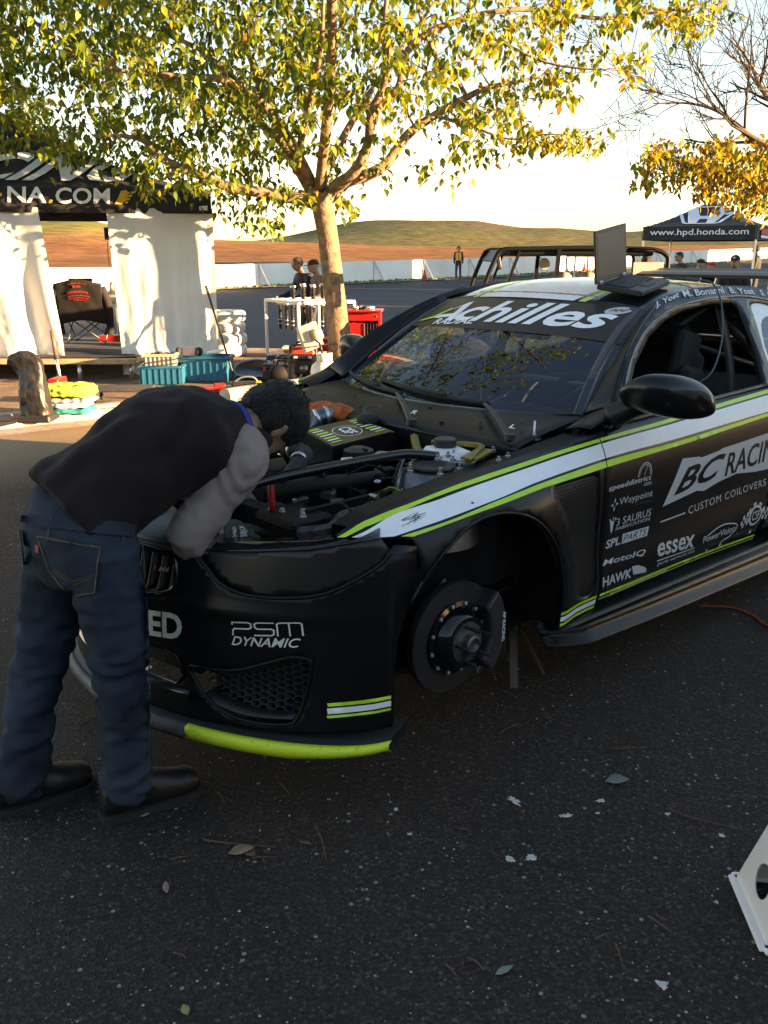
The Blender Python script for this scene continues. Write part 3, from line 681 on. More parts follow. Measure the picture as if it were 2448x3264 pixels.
# --- front bumper
HB = cr2([(.905, .795), (.893, .761), (.845, .713), (.79, .678), (.726, .663), (.64, .656), (.577, .662), (.517, .684), (.475, .72), (.43, .755)], 5)
half_low = [(.0, .222), (.45, .222), (.75, .232), (.911, .248)]
half_up = [(.9125, .34), (.9122, .425), (.9155, .52), (.921, .60), (.9265, .665), (.9275, .70), (.9268, .80), (.912, .815)] + HB + [(.38, .760), (.0, .765)]
outl = half_low + half_up; outl = outl + [(-a, b) for a, b in outl[::-1] if a > 0]
kid = cr2([(.052, .742), (.16, .748), (.34, .738), (.374, .713), (.380, .65), (.342, .622), (.25, .607), (.085, .600), (.05, .625)], 4, True)
low = cr2([(.395, .385), (.48, .396), (.568, .414), (.66, .455), (.716, .479), (.758, .475), (.763, .452), (.745, .36), (.725, .28), (.700, .258), (.62, .250), (.54, .26), (.455, .305)], 3, True)
cen = [(-.33, .425), (.33, .425), (.356, .415), (.376, .350), (.35, .318), (.0, .312), (-.35, .318), (-.376, .350), (-.356, .415)]
mir = lambda L: [(-a, b) for a, b in L]
bum = panel('front_bumper', outl, bm_(), BLK, car, [kid, mir(kid), low, mir(low), cen], sp=.016, solid=.009)
for s in (1, -1):
    hl = [(.43, .757), (.474, .765), (.612, .782), (.745, .800), (.836, .824), (.89, .838)] + [(a, b + .001) for a, b in HB[:-1]]
    hc = panel('headlight_cover', hl, bm_(.013, s), BLK2, car, sp=.018, solid=.006)
    tr_ = MB(); tr_.tube([bm_(.001, s)(a, b) for a, b in HB], .0055, 8); tr_.build('headlight_seal', BLK, hc, True)
    topf = MB(); tops = [(.30, .762), (.43, .760), (.612, .784), (.745, .802), (.836, .826), (.89, .840)]
    topf.grid(lambda i, t: cv(bump_x(tops[i][0], tops[i][1]) + .008 + .075 * t * (1 if i < 5 else .4), s * (tops[i][0] - .03 * t), tops[i][1] + .016 * (1 - (1 - t) ** 2)), range(6), [0, .2, .5, 1]); topf.build('headlight_rim', GLS, hc, True, fix=False, solid=.003)
    # kidney grille: frame and upright slats
    kg = thing  # placeholder name kept local
    fr = MB(); fr.tube([bm_(-.004, s)(a, b) for a, b in kid], .008, 8, closed=True); gr = fr.build('kidney_grille', GLS, car, True)
    bk = panel('backing', kid, bm_(.07, s), DARK, gr, sp=.06)
    for k in range(7):
        u = .085 + k * .043; zs = np.linspace(.612, .742, 8)
        sl = MB(); sl.grid(lambda z, t: bm_(.012 + .04 * t, s)(u + .006 * math.sin((z - .6) * 18), z), zs, [0, 1]); sl.build('slat', PLA, gr, True, fix=False, solid=.007)
    # side intake
    fr = MB(); fr.tube([bm_(.0, s)(a, b) for a, b in low], .006, 6, closed=True); it = fr.build('side_intake', BLK, car, True)
    hx = []; mq = MB()
    for i in range(22):
        for j in range(18):
            hx.append((.39 + i * .0235, .25 + j * .0205 + (i % 2) * .010))
    Pk = np.array(hx); Pk = Pk[inside(Pk, low)]
    for x, z in Pk:
        h = [(x + .0155 * math.cos(a * math.pi / 3), z + .0118 * math.sin(a * math.pi / 3)) for a in range(7)]
        for k in range(3):
            a, b = h[k], h[k + 1]
            mq.add([bm_(.045, s)(a[0], a[1]), bm_(.045, s)(b[0], b[1]), bm_(.065, s)(b[0], b[1] - .002), bm_(.065, s)(a[0], a[1] - .002)], [(0, 1, 2, 3)])
            for w in stroke2([a, b], .0035): mq.add([bm_(.045, s)(p.x, p.y) for p in w], [(0, 1, 2, 3)])
    mq.build('mesh_insert', PLA, it, fix=False)
    panel('backing', low, bm_(.10, s), DARK, it, sp=.08)
    blade = cr2([(.395, .405), (.50, .435), (.60, .462), (.715, .482), (.69, .455), (.62, .428), (.55, .408), (.47, .393)], 4, True)
    panel('blade', blade, bm_(.012, s), BLK2, it, sp=.03, solid=.006)
    ledge = MB(); ledge.grid(lambda i, t: bm_(.0 + .075 * t, s)(.44 + .27 * i, .300 - .045 * math.sin(min(1, i * 1.4) * 1.57) + .02 * i + .012 * t), np.linspace(0, 1, 10), [0, .5, 1]); ledge.build('ledge', BLK2, it, True, fix=False, solid=.003)
    for d0, d1_, m in ((0, .011, LIME), (.0165, .0345, WHT), (.040, .048, LIME)):
        panel('stripe', [(.794, .336 - d0), (.85, .345 - d0), (.909, .352 - d0), (.909, .352 - d1_), (.85, .345 - d1_), (.797, .336 - d1_)], bm_(-.0018, s), m, bum, sp=.02)
fr = MB(); fr.tube([bm_(0)(a, b) for a, b in cen], .006, 6, closed=True); ci = fr.build('centre_intake', BLK, car, True)
mq = MB()
for i in range(34):
    for j in range(7):
        x, z = -.385 + i * .0235, .32 + j * .0205 + (i % 2) * .010
        if inside(np.array([(x, z)]), cen)[0]:
            h = [(x + .0155 * math.cos(a * math.pi / 3), z + .0118 * math.sin(a * math.pi / 3)) for a in range(7)]
            for k in range(3):
                for w in stroke2([h[k], h[k + 1]], .0035): mq.add([bm_(.03)(p.x, p.y) for p in w], [(0, 1, 2, 3)])
mq.build('mesh_insert', PLA, ci, fix=False); panel('backing', cen, bm_(.09), DARK, ci, sp=.08)
rim_ = MB(); rim_.grid(lambda y, t: cv(bump_x(y, .30) - .012 * math.sin(t * 3.14) - .004, y, .312 - .035 * t), np.linspace(-.41, .41, 24), np.linspace(0, 1, 5)); rim_.build('intake_sill', mat('blue_black_gloss', (.012, .014, .02), .15), ci, True, fix=False)
CRM = mat('worn_white_vinyl', (.74, .70, .62), .5, var=.12, scale=25)
text('GED', 'lettering', bum, CRM, bm_(-.0022), (.185, .455), (.398, .478), (.192, .545), .03, .02, 6)
text('DYNAMIC', 'lettering', bum, CRM, bm_(-.0022), (.560, .496), (.738, .512), (.566, .526), .012, .15, 6)
def ps(a, b): return bm_(-.0022)(.566 + a * .183, .530 + b * .040 + a * .022)
q = []
for L in ([(0, .85), (0, 1), (.25, 1), (.29, .9), (.29, .62), (.25, .5), (.03, .5), (.01, .4), (0, 0)], [(.62, 1), (.38, 1), (.345, .9), (.345, .62), (.38, .5), (.58, .5), (.615, .4), (.615, .1), (.58, 0), (.34, 0)], [(.67, 0), (.67, .9), (.70, 1), (.97, 1), (1.0, .9), (1.0, 0)], [(.835, 0), (.835, 1)]):
    for a, b in zip(L, L[1:]):
        d = Vector((b[0] - a[0], (b[1] - a[1]) * .22)); d.normalize(); nx, ny = -d.y * .012, d.x * .012 / .22
        e = (d.x * .01, d.y * .01 / .22); q.append([(a[0] - e[0] + nx, a[1] - e[1] + ny), (a[0] - e[0] - nx, a[1] - e[1] - ny), (b[0] + e[0] - nx, b[1] + e[1] - ny), (b[0] + e[0] + nx, b[1] + e[1] + ny)])
strokes('lettering', q, ps, CRM, bum)
# M4 badge on the left grille
bd = [o for o in car.children if o.name.startswith('kidney_grille')][0]
text('M4', 'badge', bd, ALU, bm_(.0), (.308, .682), (.346, .684), (.310, .697), .03, .25)
strokes('badge_bars', [[(.288, .681), (.294, .681), (.298, .697), (.292, .697)]], bm_(.0), mat('badge_red', (.5, .03, .03), .4), bd)
# red and white sponsor tab on the sill
panel('sponsor_tab', [(.15, .37), (.225, .378), (.272, .358), (.215, .318), (.15, .32)], bm_(-.02), WHT, bum, sp=.05)
strokes('tab_print', stroke2([(.165, .335), (.19, .37), (.235, .362), (.215, .335)], .010) + stroke2([(.18, .345), (.225, .350)], .008), bm_(-.0225), mat('print_red', (.55, .03, .04), .5), bum)

# splitter with worn lime edge strips
sp_ = MB()
def spl(y, o, z): return cv(bump_x(y, .30) - o, y * (1 + o * .35), z)
ysp = np.linspace(-.912, .912, 60)
sp_.grid(lambda y, k: spl(y, *((-.10, .232), (.03, .212), (.045, .205), (.045, .190), (.0, .182), (-.12, .182))[k]), ysp, range(6)); spo = sp_.build('splitter', PLA, car, True, fix=False, auto=40)
LW = mat('worn_lime', (.60, .78, .045), .45, col2=(.24, .27, .04), scale=55, detail=8, rvar=.1)
LW.node_tree.nodes['Color Ramp'].color_ramp.elements[0].position = .27; LW.node_tree.nodes['Color Ramp'].color_ramp.elements[1].position = .36
for s in (1, -1):
    st = MB(); yy = np.linspace(.42, .915, 30)
    st.grid(lambda y, k: (lambda w: spl(s * y, (.032, .0475, .050, .047)[k], (.2145, .2085, .202 - .008 * w, .192 - .020 * w)[k]))(min(1, (.93 - y) / .2)), yy, range(4)); st.build('edge_strip', LW, spo, True, fix=False, solid=.003)
st = MB(); st.grid(lambda y, k: spl(y, (.030, .048, .054, .04)[k], (.2155, .207, .184, .16)[k]), np.linspace(-.418, .418, 30), range(4)); st.build('edge_strip', mat('grey_tape', (.05, .05, .055), .6, var=.4, scale=9), spo, True, fix=False, solid=.003)
# floor pan so that the bay and cabin are closed
mb = MB(); mb.box(cv(1.5, 0, .30), (4.2, 1.5, .02)); mb.build('floor_pan', DARK, car)

# --- nose panel above the kidneys and radiator support
mb = MB(); mb.grid(lambda y, t: cv(bump_x(y, .755) + .004 + (.17 - .10 * min(1, max(0, (abs(y) - .15) / .2))) * t, y, .765 + .055 * math.sin(t * 1.5) - .02 * (abs(y) / .46) ** 3), np.linspace(-.46, .46, 24), np.linspace(0, 1, 8)); mb.build('nose_panel', BLK, car, True, fix=False, solid=.004)
mb = MB(); mb.box(cv(-.46, -.24, .795), (.14, .70, .03), bev=.008); mb.box(cv(-.43, .49, .815), (.16, .20, .03), bev=.008); mb.box(cv(-.40, 0, .60), (.03, 1.1, .30)); mb.build('radiator_support', DARK, car)
for yl in (.42, .46, .51, .55, -.35, -.45):
    b = MB(); b.lathe([(.011, 0), (.011, .004), (.008, .004), (.008, .012), (.0, .013)], 8, cv(-.44 + .03 * math.sin(yl * 40), yl, .829 if yl > .38 else .81)); b.build('bolt', ALU, car)
mb = MB(); mb.tube([cv(-.50, .60, .80), cv(-.42, .66, .81), cv(-.30, .56, .80), cv(-.19, .55, .80), cv(-.05, .48, .81)], .022, 6, smooth=4); mb.box(cv(-.36, .60, .785), (.22, .12, .012), R(-30)); mb.box(cv(-.24, .56, .79), (.12, .08, .02), R(-20)); mb.build('headlight_bracket', mat('worn_steel', (.05, .05, .05), .45, .6, var=.6, scale=30), car)
# bay walls
mb = MB()
for s in (1, -1):
    mb.grid(lambda x, t: cv(x, s * (.735 - .03 * t + .04 * (x > .2)), zat(FTOP, x) - .012 - .45 * t), np.linspace(-.48, .45, 14), [0, .06, .5, 1])
    mb.grid(lambda x, t: cv(x, s * (.735 + (side_y(x, zat(FTOP, x)) - .735) * t), zat(FTOP, x) - .012 + .008 * t), np.linspace(-.48, .62, 16), [0, 1])
mb.box(cv(.36, 0, .70), (.02, 1.5, .50)); mb.box(cv(-.05, 0, .44), (.9, 1.45, .02)); mb.build('engine_bay', DARK, car, fix=False)
# engine block and heads (dark shapes deep in the bay)
mb = MB(); mb.box(cv(.02, .02, .66), (.60, .26, .36), bev=.03); mb.box(cv(.02, .02, .83), (.52, .20, .06), bev=.02); mb.box(cv(-.38, .0, .62), (.06, .8, .34)); mb.box(cv(.0, .33, .60), (.5, .18, .2), bev=.03); mb.build('engine', DARK, car)
# strut towers
for s in (1, -1):
    mb = MB(); c0 = cv(.03, s * .645, .80); mb.lathe([(.16, -.12), (.145, .0), (.125, .085), (.10, .115), (.06, .125), (.05, .12), (.0, .12)], 28, c0); tw = mb.build('strut_tower', STL, car, True, auto=45)
    mb = MB(); mb.lathe([(.075, .125), (.075, .135), (.05, .137), (.045, .128)], 24, c0); mb.build('camber_plate', PLA, tw, True)
    for k in range(5):
        a = k * 1.256 + .4; b = MB(); b.lathe([(.012, 0), (.012, .012), (.006, .013), (.006, .03), (.0, .031)], 6, c0 + Vector((.088 * math.cos(a), .088 * math.sin(a), .115))); b.build('bolt', ALU, tw)
mb = MB(); mb.box(cv(.19, .70, .955), (.16, .06, .008), R(20)); mb.tube([cv(.10, .735, .95), cv(.18, .70, .962), cv(.29, .63, .955), cv(.33, .52, .94), cv(.30, .38, .93)], .012, 6, smooth=4); mb.tube([cv(.27, .315, .945), cv(.18, .42, .93), cv(.09, .53, .94)], .016, 6); mb.build('tower_brace', GOLD, car)
mb = MB(); mb.tube([cv(-.56, .43, .925), cv(-.45, .455, .94), cv(-.25, .497, .952), cv(-.05, .538, .960), cv(.02, .56, .958), cv(.10, .60, .945)], .0165, 12, smooth=4); mb.build('strut_brace', GLS, car, True)
mb = MB(); mb.tube([cv(-.56, -.33, .86), cv(-.25, -.50, .93), cv(.08, -.575, .94)], .0185, 12, smooth=5); mb.build('strut_brace', GLS, car, True)
# intake box with printed lid
BX = [(.06, -.103), (.344, -.090), (.290, .190), (-.018, .184)]
def lid(u, v, dz=0.0):
    a, b, c, d = [Vector(p) for p in BX]; p = (a * (1 - u) + b * u) * (1 - v) + (d * (1 - u) + c * u) * v
    return cv(p.x, p.y, .938 + .02 * u - .012 * v + dz)
mb = MB(); g8 = np.linspace(0, 1, 6); mb.grid(lambda u, v: lid(u, v), g8, g8)
bot = [lid(0, 0, -.10), lid(1, 0, -.1), lid(1, 1, -.10) + Vector((.01, 0, 0)), lid(0, 1, -.13)]; tp = [lid(0, 0), lid(1, 0), lid(1, 1), lid(0, 1)]
for i in range(4): j = (i + 1) % 4; mb.add([tp[i], tp[j], bot[j], bot[i]], [(0, 1, 2, 3)])
ib = mb.build('intake_box', BLK, car)
mb = MB(); mb.grid(lambda u, v: lid(.02 + .96 * u, .02 + .96 * v, .003), g8, g8); mb.build('lid', mat('olive_black_lid', (.028, .026, .012), .35), ib, fix=False)
lf = lambda u, v: lid(u, v, .0045)
text('CSF', 'lettering', ib, WHT, lambda a, b: lid(b, a, .005), (.34, .43), (.70, .40), (.34, .62), .03, .2)
q = stroke2([(.52 + .26 * math.sin(R(a)), .50 + .20 * math.cos(R(a))) for a in range(-5, 370, 10)], .014)
strokes('ring', [[(p[1], p[0]) for p in k] for k in q], lf, WHT, ib)
for k, (m, w) in enumerate(((LIME, .05), (WHT, .04), (LIME, .05), (WHT, .04), (LIME, .05), (WHT, .04), (LIME, .03))):
    v0 = .02 + k * .19; u_ = .30 if k < 5 else .26
    for (ua, ub) in ((.07, .27 - .012 * abs(k - 3)), (.74 + .012 * abs(k - 3), .94)):
        strokes('lid_stripe', [[(ua,   .10 + v0 * .62), (ub,   .10 + v0 * .62), (ub, .10 + (v0 + w * 2.2) * .62), (ua, .10 + (v0 + w * 2.2) * .62)]], lf, m, ib)
# reservoir, canister, caps, hoses, wiring
mb = MB(); mb.box(cv(.19, .565, .925), (.14, .19, .055), R(-20), bev=.02); rs = mb.build('fluid_reservoir', mat('milky_plastic', (.66, .68, .68), .4), car)
mb = MB(); mb.lathe([(.038, 0), (.040, .004), (.040, .026), (.036, .03), (.0, .03)], 20, cv(.21, .53, .952)); mb.build('cap', PLA, rs, True, auto=40)
mb = MB(); mb.lathe([(.0, 0), (.035, 0), (.04, .01), (.04, .31), (.03, .33), (.0, .33)], 18, cv(.46, .15, .93), (.02, -1, 0)); cn = mb.build('canister', PLA, car, True, auto=40)
mb = MB(); mb.grid(lambda a, t: cv(.46 - .0415 * math.cos(a), .36 + .07 * t, .93 + .0415 * math.sin(a)), np.linspace(-.3, 1.6, 8), [0, 1]); mb.grid(lambda a, t: cv(.46 - .0415 * math.cos(a), .27 + .035 * t, .93 + .0415 * math.sin(a)), np.linspace(.1, 1.3, 6), [0, 1]); mb.build('paper_label', mat('paper', (.66, .68, .7), .6, col2=(.35, .36, .38), scale=120), cn, True, fix=False)
mb = MB(); mb.lathe([(.05, 0), (.055, .01), (.055, .035), (.03, .045), (0, .045)], 20, cv(.05, .25, .885)); mb.build('oil_cap', PLA, car, True, auto=40)
mb = MB(); mb.lathe([(.04, 0), (.045, .03), (.03, .04), (0, .04)], 16, cv(.31, .01, .95)); mb.build('filler_cap', RUB, car, True)
for pts, r, m in (([(.21, -.30, .90), (.27, -.25, .945), (.34, -.22, .95), (.37, -.20, .88)], .038, STL), ([(.10, -.22, .88), (.18, -.20, .93), (.25, -.26, .93)], .03, STL),
                  ([(-.10, .06, .86), (-.15, .09, .93), (-.145, .19, .925), (-.24, .25, .90), (-.36, .33, .87)], .026, RUB), ([(-.28, -.02, .86), (-.16, .02, .93), (-.06, .04, .90)], .03, RUB),
                  ([(-.40, .30, .85), (-.28, .37, .87), (-.10, .40, .86), (.05, .36, .84)], .024, RUB)):
    mb = MB(); mb.tube([cv(*p) for p in pts], r, 12, smooth=5); mb.build('hose', m, car, True)
for p, d, r in (((-.147, .12, .929), (0, -1, 0), .029), ((-.2, .22, .915), (-.6, -.5, -.2), .029), ((.30, -.238, .950), (1, -.4, .1), .0405), ((.265, -.25, .944), (1, -.6, .5), .0405), ((-.13, .03, .925), (1, 0, -.2), .033)):
    mb = MB(); mb.lathe([(r, -.007), (r + .0015, -.007), (r + .0015, .007), (r, .007)], 18, cv(*p), d); mb.build('hose_clamp', ALU, car, True)
rnd = random.Random(5)
for k in range(46):
    a = Vector((rnd.uniform(-.3, .3), rnd.uniform(.22, .66), rnd.uniform(.80, .90))); b = a + Vector((rnd.uniform(-.12, .25), rnd.uniform(-.15, .15), rnd.uniform(-.05, .06))); c = (a + b) / 2 + Vector((0, 0, rnd.uniform(.0, .05)))
    if c.z > .935: continue
    mb = MB(); mb.tube([cv(*a), cv(*c), cv(*b)], rnd.uniform(.002, .006), 6, smooth=4); mb.build('wire', (RUB, RUB, DARK, GOLD, RUB, STL)[k % 6], car, True)
for k in range(48):
    p = (rnd.uniform(-.30, .32), rnd.uniform(.24, .68), rnd.uniform(.80, .915)); mb = MB(); mb.box(cv(*p), (rnd.uniform(.015, .06), rnd.uniform(.015, .05), rnd.uniform(.01, .03)), rnd.uniform(0, 3), bev=.005); mb.build('connector', (DARK, DARK, STL, DARK, PLA, DARK, DARK, ALU)[k % 8], car)
for k in range(9):
    mb = MB(); mb.lathe([(.010, 0), (.010, .008), (.005, .009), (.005, .018), (0, .019)], 6, cv(.02 + k * .034, .56 + .022 * k * (k % 2) + .06 * (k % 3), .945)); mb.build('bolt', ALU, car)
for x, yl in ((.494, .70), (.464, -.66)):
    z0 = .93 if x > 0 else .82
    mb = MB(); mb.lathe([(.004, -.03), (.004, .10), (.0, .102)], 8, cv(x, yl, z0)); hp = mb.build('hood_pin', ALU, car, True)
    mb = MB(); mb.lathe([(.0, 0), (.026, 0), (.026, .003), (0, .003)], 16, cv(x, yl, z0 + .035)); mb.lathe([(.009, 0), (.009, .012), (0, .012)], 6, cv(x, yl, z0 + .04)); mb.build('plate', ALU, hp)

# --- cowl, wipers, windscreen
def ws(u, v, off=0.0):
    k = 1 - u * u; x0, x1 = .79 - .23 * k, 1.40 - .12 * k; y0, y1 = .70 * u, .585 * u; z0, z1 = 1.02 - .02 * k, 1.378 + .032 * k; b = .02 * 4 * v * (1 - v)
    return cv(x0 + (x1 - x0) * v - b * .5 - off * .5, y0 + (y1 - y0) * v, z0 + (z1 - z0) * v + b + off * .86)
mb = MB(); mb.grid(lambda y, t: cv(.335 + .02 * abs(y) + (ws(y / .72 if abs(y) < .72 else 1, 0).x + .03 - .335) * t, y, .955 + .055 * t ** .8 + .012 * math.sin(t * 3.1) - .02 * (1 - t) * abs(y)), np.linspace(-.72, .72, 30), np.linspace(0, 1, 10)); cw = mb.build('cowl_panel', mat('cowl_plastic', (.006, .006, .007), .42, rvar=.06, spec=.25), car, True, fix=False, solid=.006)
for yl, x in ((.02, .40), (.10, .42)):
    mb = MB(); mb.lathe([(.02, .0), (.028, .006), (.042, .004), (.046, -.004)], 20, cv(x + .02, yl - .10, .985), (-.3, 0, 1)); mb.build('vent_ring', PLA, cw, True)
rnd = random.Random(9)
for k in range(9):
    mb = MB(); mb.lathe([(.009, 0), (.009, .004), (0, .005)], 10, cv(.42 + .05 * (k % 3), -.62 + k * .155, .985 + .012 * (k % 3))); mb.build('clip', PLA, cw, True)
for (xp, yp, ux, vx, uy, vy, uj, vj, lab) in ((.30, .27, -.93, .05, -.12, .035, -.14, .03, 'R'), (.345, .71, -.44, .10, .52, .03, .50, .025, 'L')):
    piv = cv(xp, yp, .985); J = ws(uj, vj, .022)
    mb = MB(); mb.tube([piv, piv.lerp(J, .35) + Vector((0, 0, .014)), piv.lerp(J, .75) + Vector((0, 0, .012)), J], [.013, .012, .010, .006], 8, smooth=5); mb.lathe([(.02, 0), (.02, .02), (0, .024)], 12, piv); wp_ = mb.build('wiper', PLA, car, True, auto=50)
    mb = MB(); mb.tube([ws(ux + (uy - ux) * t, vx + (vy - vx) * t + .012, .012) for t in np.linspace(0, 1, 14)], .009, 6); mb.tube([ws(ux + (uy - ux) * t, vx + (vy - vx) * t + .012, .024) for t in np.linspace(.3, .7, 8)], .008, 6); mb.build('blade', RUB, wp_, True)
    M0 = piv + (J - piv) * .22; text(lab, 'letter', wp_, WHT, lambda a, b: cv(xp + .005 + b * .022 + a * .004, yp - .012 + a * .022, 1.024 + .01 * b), (0, 0), (1, 0), (0, 1), .01)
mb = MB(); mb.grid(lambda u, v: ws(u, v), np.linspace(-1, 1, 28), np.linspace(0, 1, 16)); wsc = mb.up().build('windscreen', GLS_W, car, True, fix=False)
BAN = mat('banner_black', (.012, .012, .012), .35)
mb = MB(); mb.grid(lambda u, t: ws(u, (.640 - .055 * u ** 4) + (.992 - .640 + .055 * u ** 4) * t, .0025), np.linspace(-.985, .985, 30), np.linspace(0, 1, 8)); mb.build('banner', BAN, wsc, True, fix=False)
wf = lambda u, v: ws(u, v, .0045)
text('chilles', 'lettering', wsc, WHT, wf, (-.43, .705), (.835, .720), (-.40, .945), .022, .28, 8)
strokes('lettering', [[(-.885, .665), (-.70, .735), (-.50, .925), (-.46, .925), (-.60, .815), (-.75, .705)], [(-.53, .90), (-.46, .935), (-.42, .70), (-.50, .70)], [(-.80, .705), (-.68, .76), (-.45, .79), (-.44, .755), (-.66, .72)]], wf, WHT, wsc)
strokes('lettering_accent', [[(-.885, .668), (-.73, .735), (-.62, .85), (-.60, .83), (-.70, .715), (-.80, .68)]], lambda u, v: ws(u, v, .006), LIME, wsc)
text('RADIAL', 'lettering', wsc, WHT, wf, (-.60, .648), (-.16, .684), (-.62, .715), .02, .22, 6)
panel('oval_decal', [(.823 + .085 * math.cos(R(a)), .935 + .045 * math.sin(R(a)) + .02 * math.cos(R(a))) for a in range(0, 360, 15)], wf, mat('decal_grey', (.48, .5, .52), .5), wsc, sp=.03)
strokes('oval_print', stroke2([(.775, .925), (.80, .945), (.81, .925), (.835, .95), (.85, .93), (.875, .955)], .012), lambda u, v: ws(u, v, .006), mat('decal_red', (.35, .08, .08), .5), wsc)
# A-pillars
for s in (1, -1):
    mb = MB(); mb.grid(lambda v, t: (ws(s, v) * (1 - t) + cv(tab(v, [0, .33, .66, 1], [.80, .985, 1.20, 1.40]), s * gh_y(tab(v, [0, .33, .66, 1], [1.06, 1.215, 1.33, 1.405])), tab(v, [0, .33, .66, 1], [1.06, 1.215, 1.33, 1.405])) * t) + Vector((0, -s * .008 * math.sin(t * 3.14), .008 * math.sin(t * 3.14))), np.linspace(0, 1, 12), np.linspace(0, 1, 6)); mb.build('pillar', BLK, car, True, fix=False, solid=.01)
    mb = MB(); mb.grid(lambda t, w: cv(.62 + .20 * t, s * ((.735 + .02 * t) * (1 - w) + side_y(.62 + .2 * t, belt(.62 + .2 * t)) * w), (.985 + .06 * t) * (1 - w) + (belt(.62 + .2 * t) + .01 + .04 * t) * w + .01 * math.sin(w * 3.1)), np.linspace(0, 1, 8), np.linspace(0, 1, 6)); mb.build('pillar_base', BLK, car, True, fix=False, solid=.006)
# roof
ZR = ([1.26, 1.4, 1.6, 1.8, 2.0, 2.2, 2.45, 2.7], [1.408, 1.438, 1.468, 1.484, 1.488, 1.48, 1.445, 1.385])
def roof(x, t, off=0.0):
    xx = x + .12 * t * t * max(0, (1.8 - x) / .54); w = tab(xx, [1.3, 1.5, 1.8, 2.2, 2.5, 2.7], [.560, .578, .590, .588, .57, .55])
    return cv(xx, w * t, tab(x, *ZR) - .030 * t * t - .012 * t ** 6 + off)
mb = MB(); mb.grid(lambda x, t: roof(x, t), np.linspace(1.27, 2.7, 30), np.linspace(-1, 1, 30)); rf = mb.build('roof', mat('gloss_black_roof', (.010, .0105, .012), .10), car, True, fix=False, solid=.004)
for a, b, m in ((-.60, -.545, LIME), (-.51, .47, WHT), (.51, .565, LIME)):
    mb = MB(); mb.grid(lambda x, t: roof(x, t, .0022), np.linspace(1.275, 2.69, 24), np.linspace(a, b, 16)); mb.build('stripe', mat('gloss_white_vinyl', (.78, .78, .79), .14) if m is WHT else m, rf, True, fix=False)
mb = MB(); mb.lathe([(.06, 0), (.055, .012), (.03, .02), (0, .021)], 20, roof(2.45, .15, .003)); mb.build('roof_antenna', mat('pale_plastic', (.5, .52, .55), .3), rf, True)
# rear glass, deck, tail
def rw(u, v): return cv(2.66 + .62 * v, u * (.56 + .07 * v), 1.395 - .27 * v - .02 * u * u)
mb = MB(); mb.grid(rw, np.linspace(-1, 1, 14), np.linspace(0, 1, 8)); rg = mb.up().build('rear_window', GLS_R, car, True, fix=False)
for u, v, r in ((.40, .18, .075), (.40, .62, .085), (-.15, .30, .10), (.02, .10, .09)):
    mb = MB(); mb.lathe([(0, 0), (r, 0), (r, .004), (0, .004)], 24, rw(u, v) + Vector((-.02, 0, -.03)), (.4, 0, 1)); mb.build('window_disc', PLA, rg)
mb = MB()
for k in range(9): mb.tube([rw(u, .12 + k * .09) + Vector((-.004, 0, -.006)) for u in np.linspace(-.95, .95, 8)], .0016, 4)
mb.build('heater_lines', PLA, rg, fix=False)
mb = MB(); mb.grid(lambda y, t: cv(3.25 + .47 * t, y * (1 - .06 * t), 1.115 - .02 * t - .03 * (y / .9) ** 4 + .03 * t ** 3), np.linspace(-.86, .86, 14), np.linspace(0, 1, 6)); mb.build('trunk_lid', BLK, car, True, fix=False, solid=.004)
mb = MB(); mb.grid(lambda y, t: cv(3.72 + .09 * math.sin(t * 3.1) - .18 * (y / .9) ** 4, y, 1.1 - .8 * t), np.linspace(-.86, .86, 16), np.linspace(0, 1, 10)); rb = mb.build('rear_bumper', BLK, car, True, fix=False, solid=.004)
for s in (1, -1):
    mb = MB(); mb.box(cv(3.72, s * .66, .90), (.06, .30, .13), R(s * -12), bev=.02); mb.build('tail_light', mat('tail_red', (.35, .01, .01), .15), car)
# rear wing
mb = MB(); airf = [(-.16, .0), (-.15, .014), (-.08, .03), (.0, .03), (.1, .035), (.16, .05), (.158, .042), (.08, .012), (0, .0), (-.1, -.008)]
V = []; F = []
for i, y in enumerate((-.86, -.5, 0, .5, .86)):
    for a, b in airf: V.append(cv(3.78 + a, y, 1.46 + b))
na = len(airf)
for i in range(4):
    for j in range(na): F.append((i * na + j, i * na + (j + 1) % na, (i + 1) * na + (j + 1) % na, (i + 1) * na + j))
F += [tuple(range(na)), tuple(range(4 * na, 5 * na))]
mb.add(V, F); wg = mb.build('rear_wing', mat('carbon', (.012, .012, .012), .35), car)
for s in (1, -1):
    mb = MB(); mb.box(cv(3.78, s * .866, 1.47), (.40, .008, .16)); mb.build('end_plate', PLA, wg)
    mb = MB(); mb.bar(cv(3.62, s * .40, 1.09), cv(3.78, s * .40, 1.46), .10, .012); mb.build('wing_mount', PLA, wg)
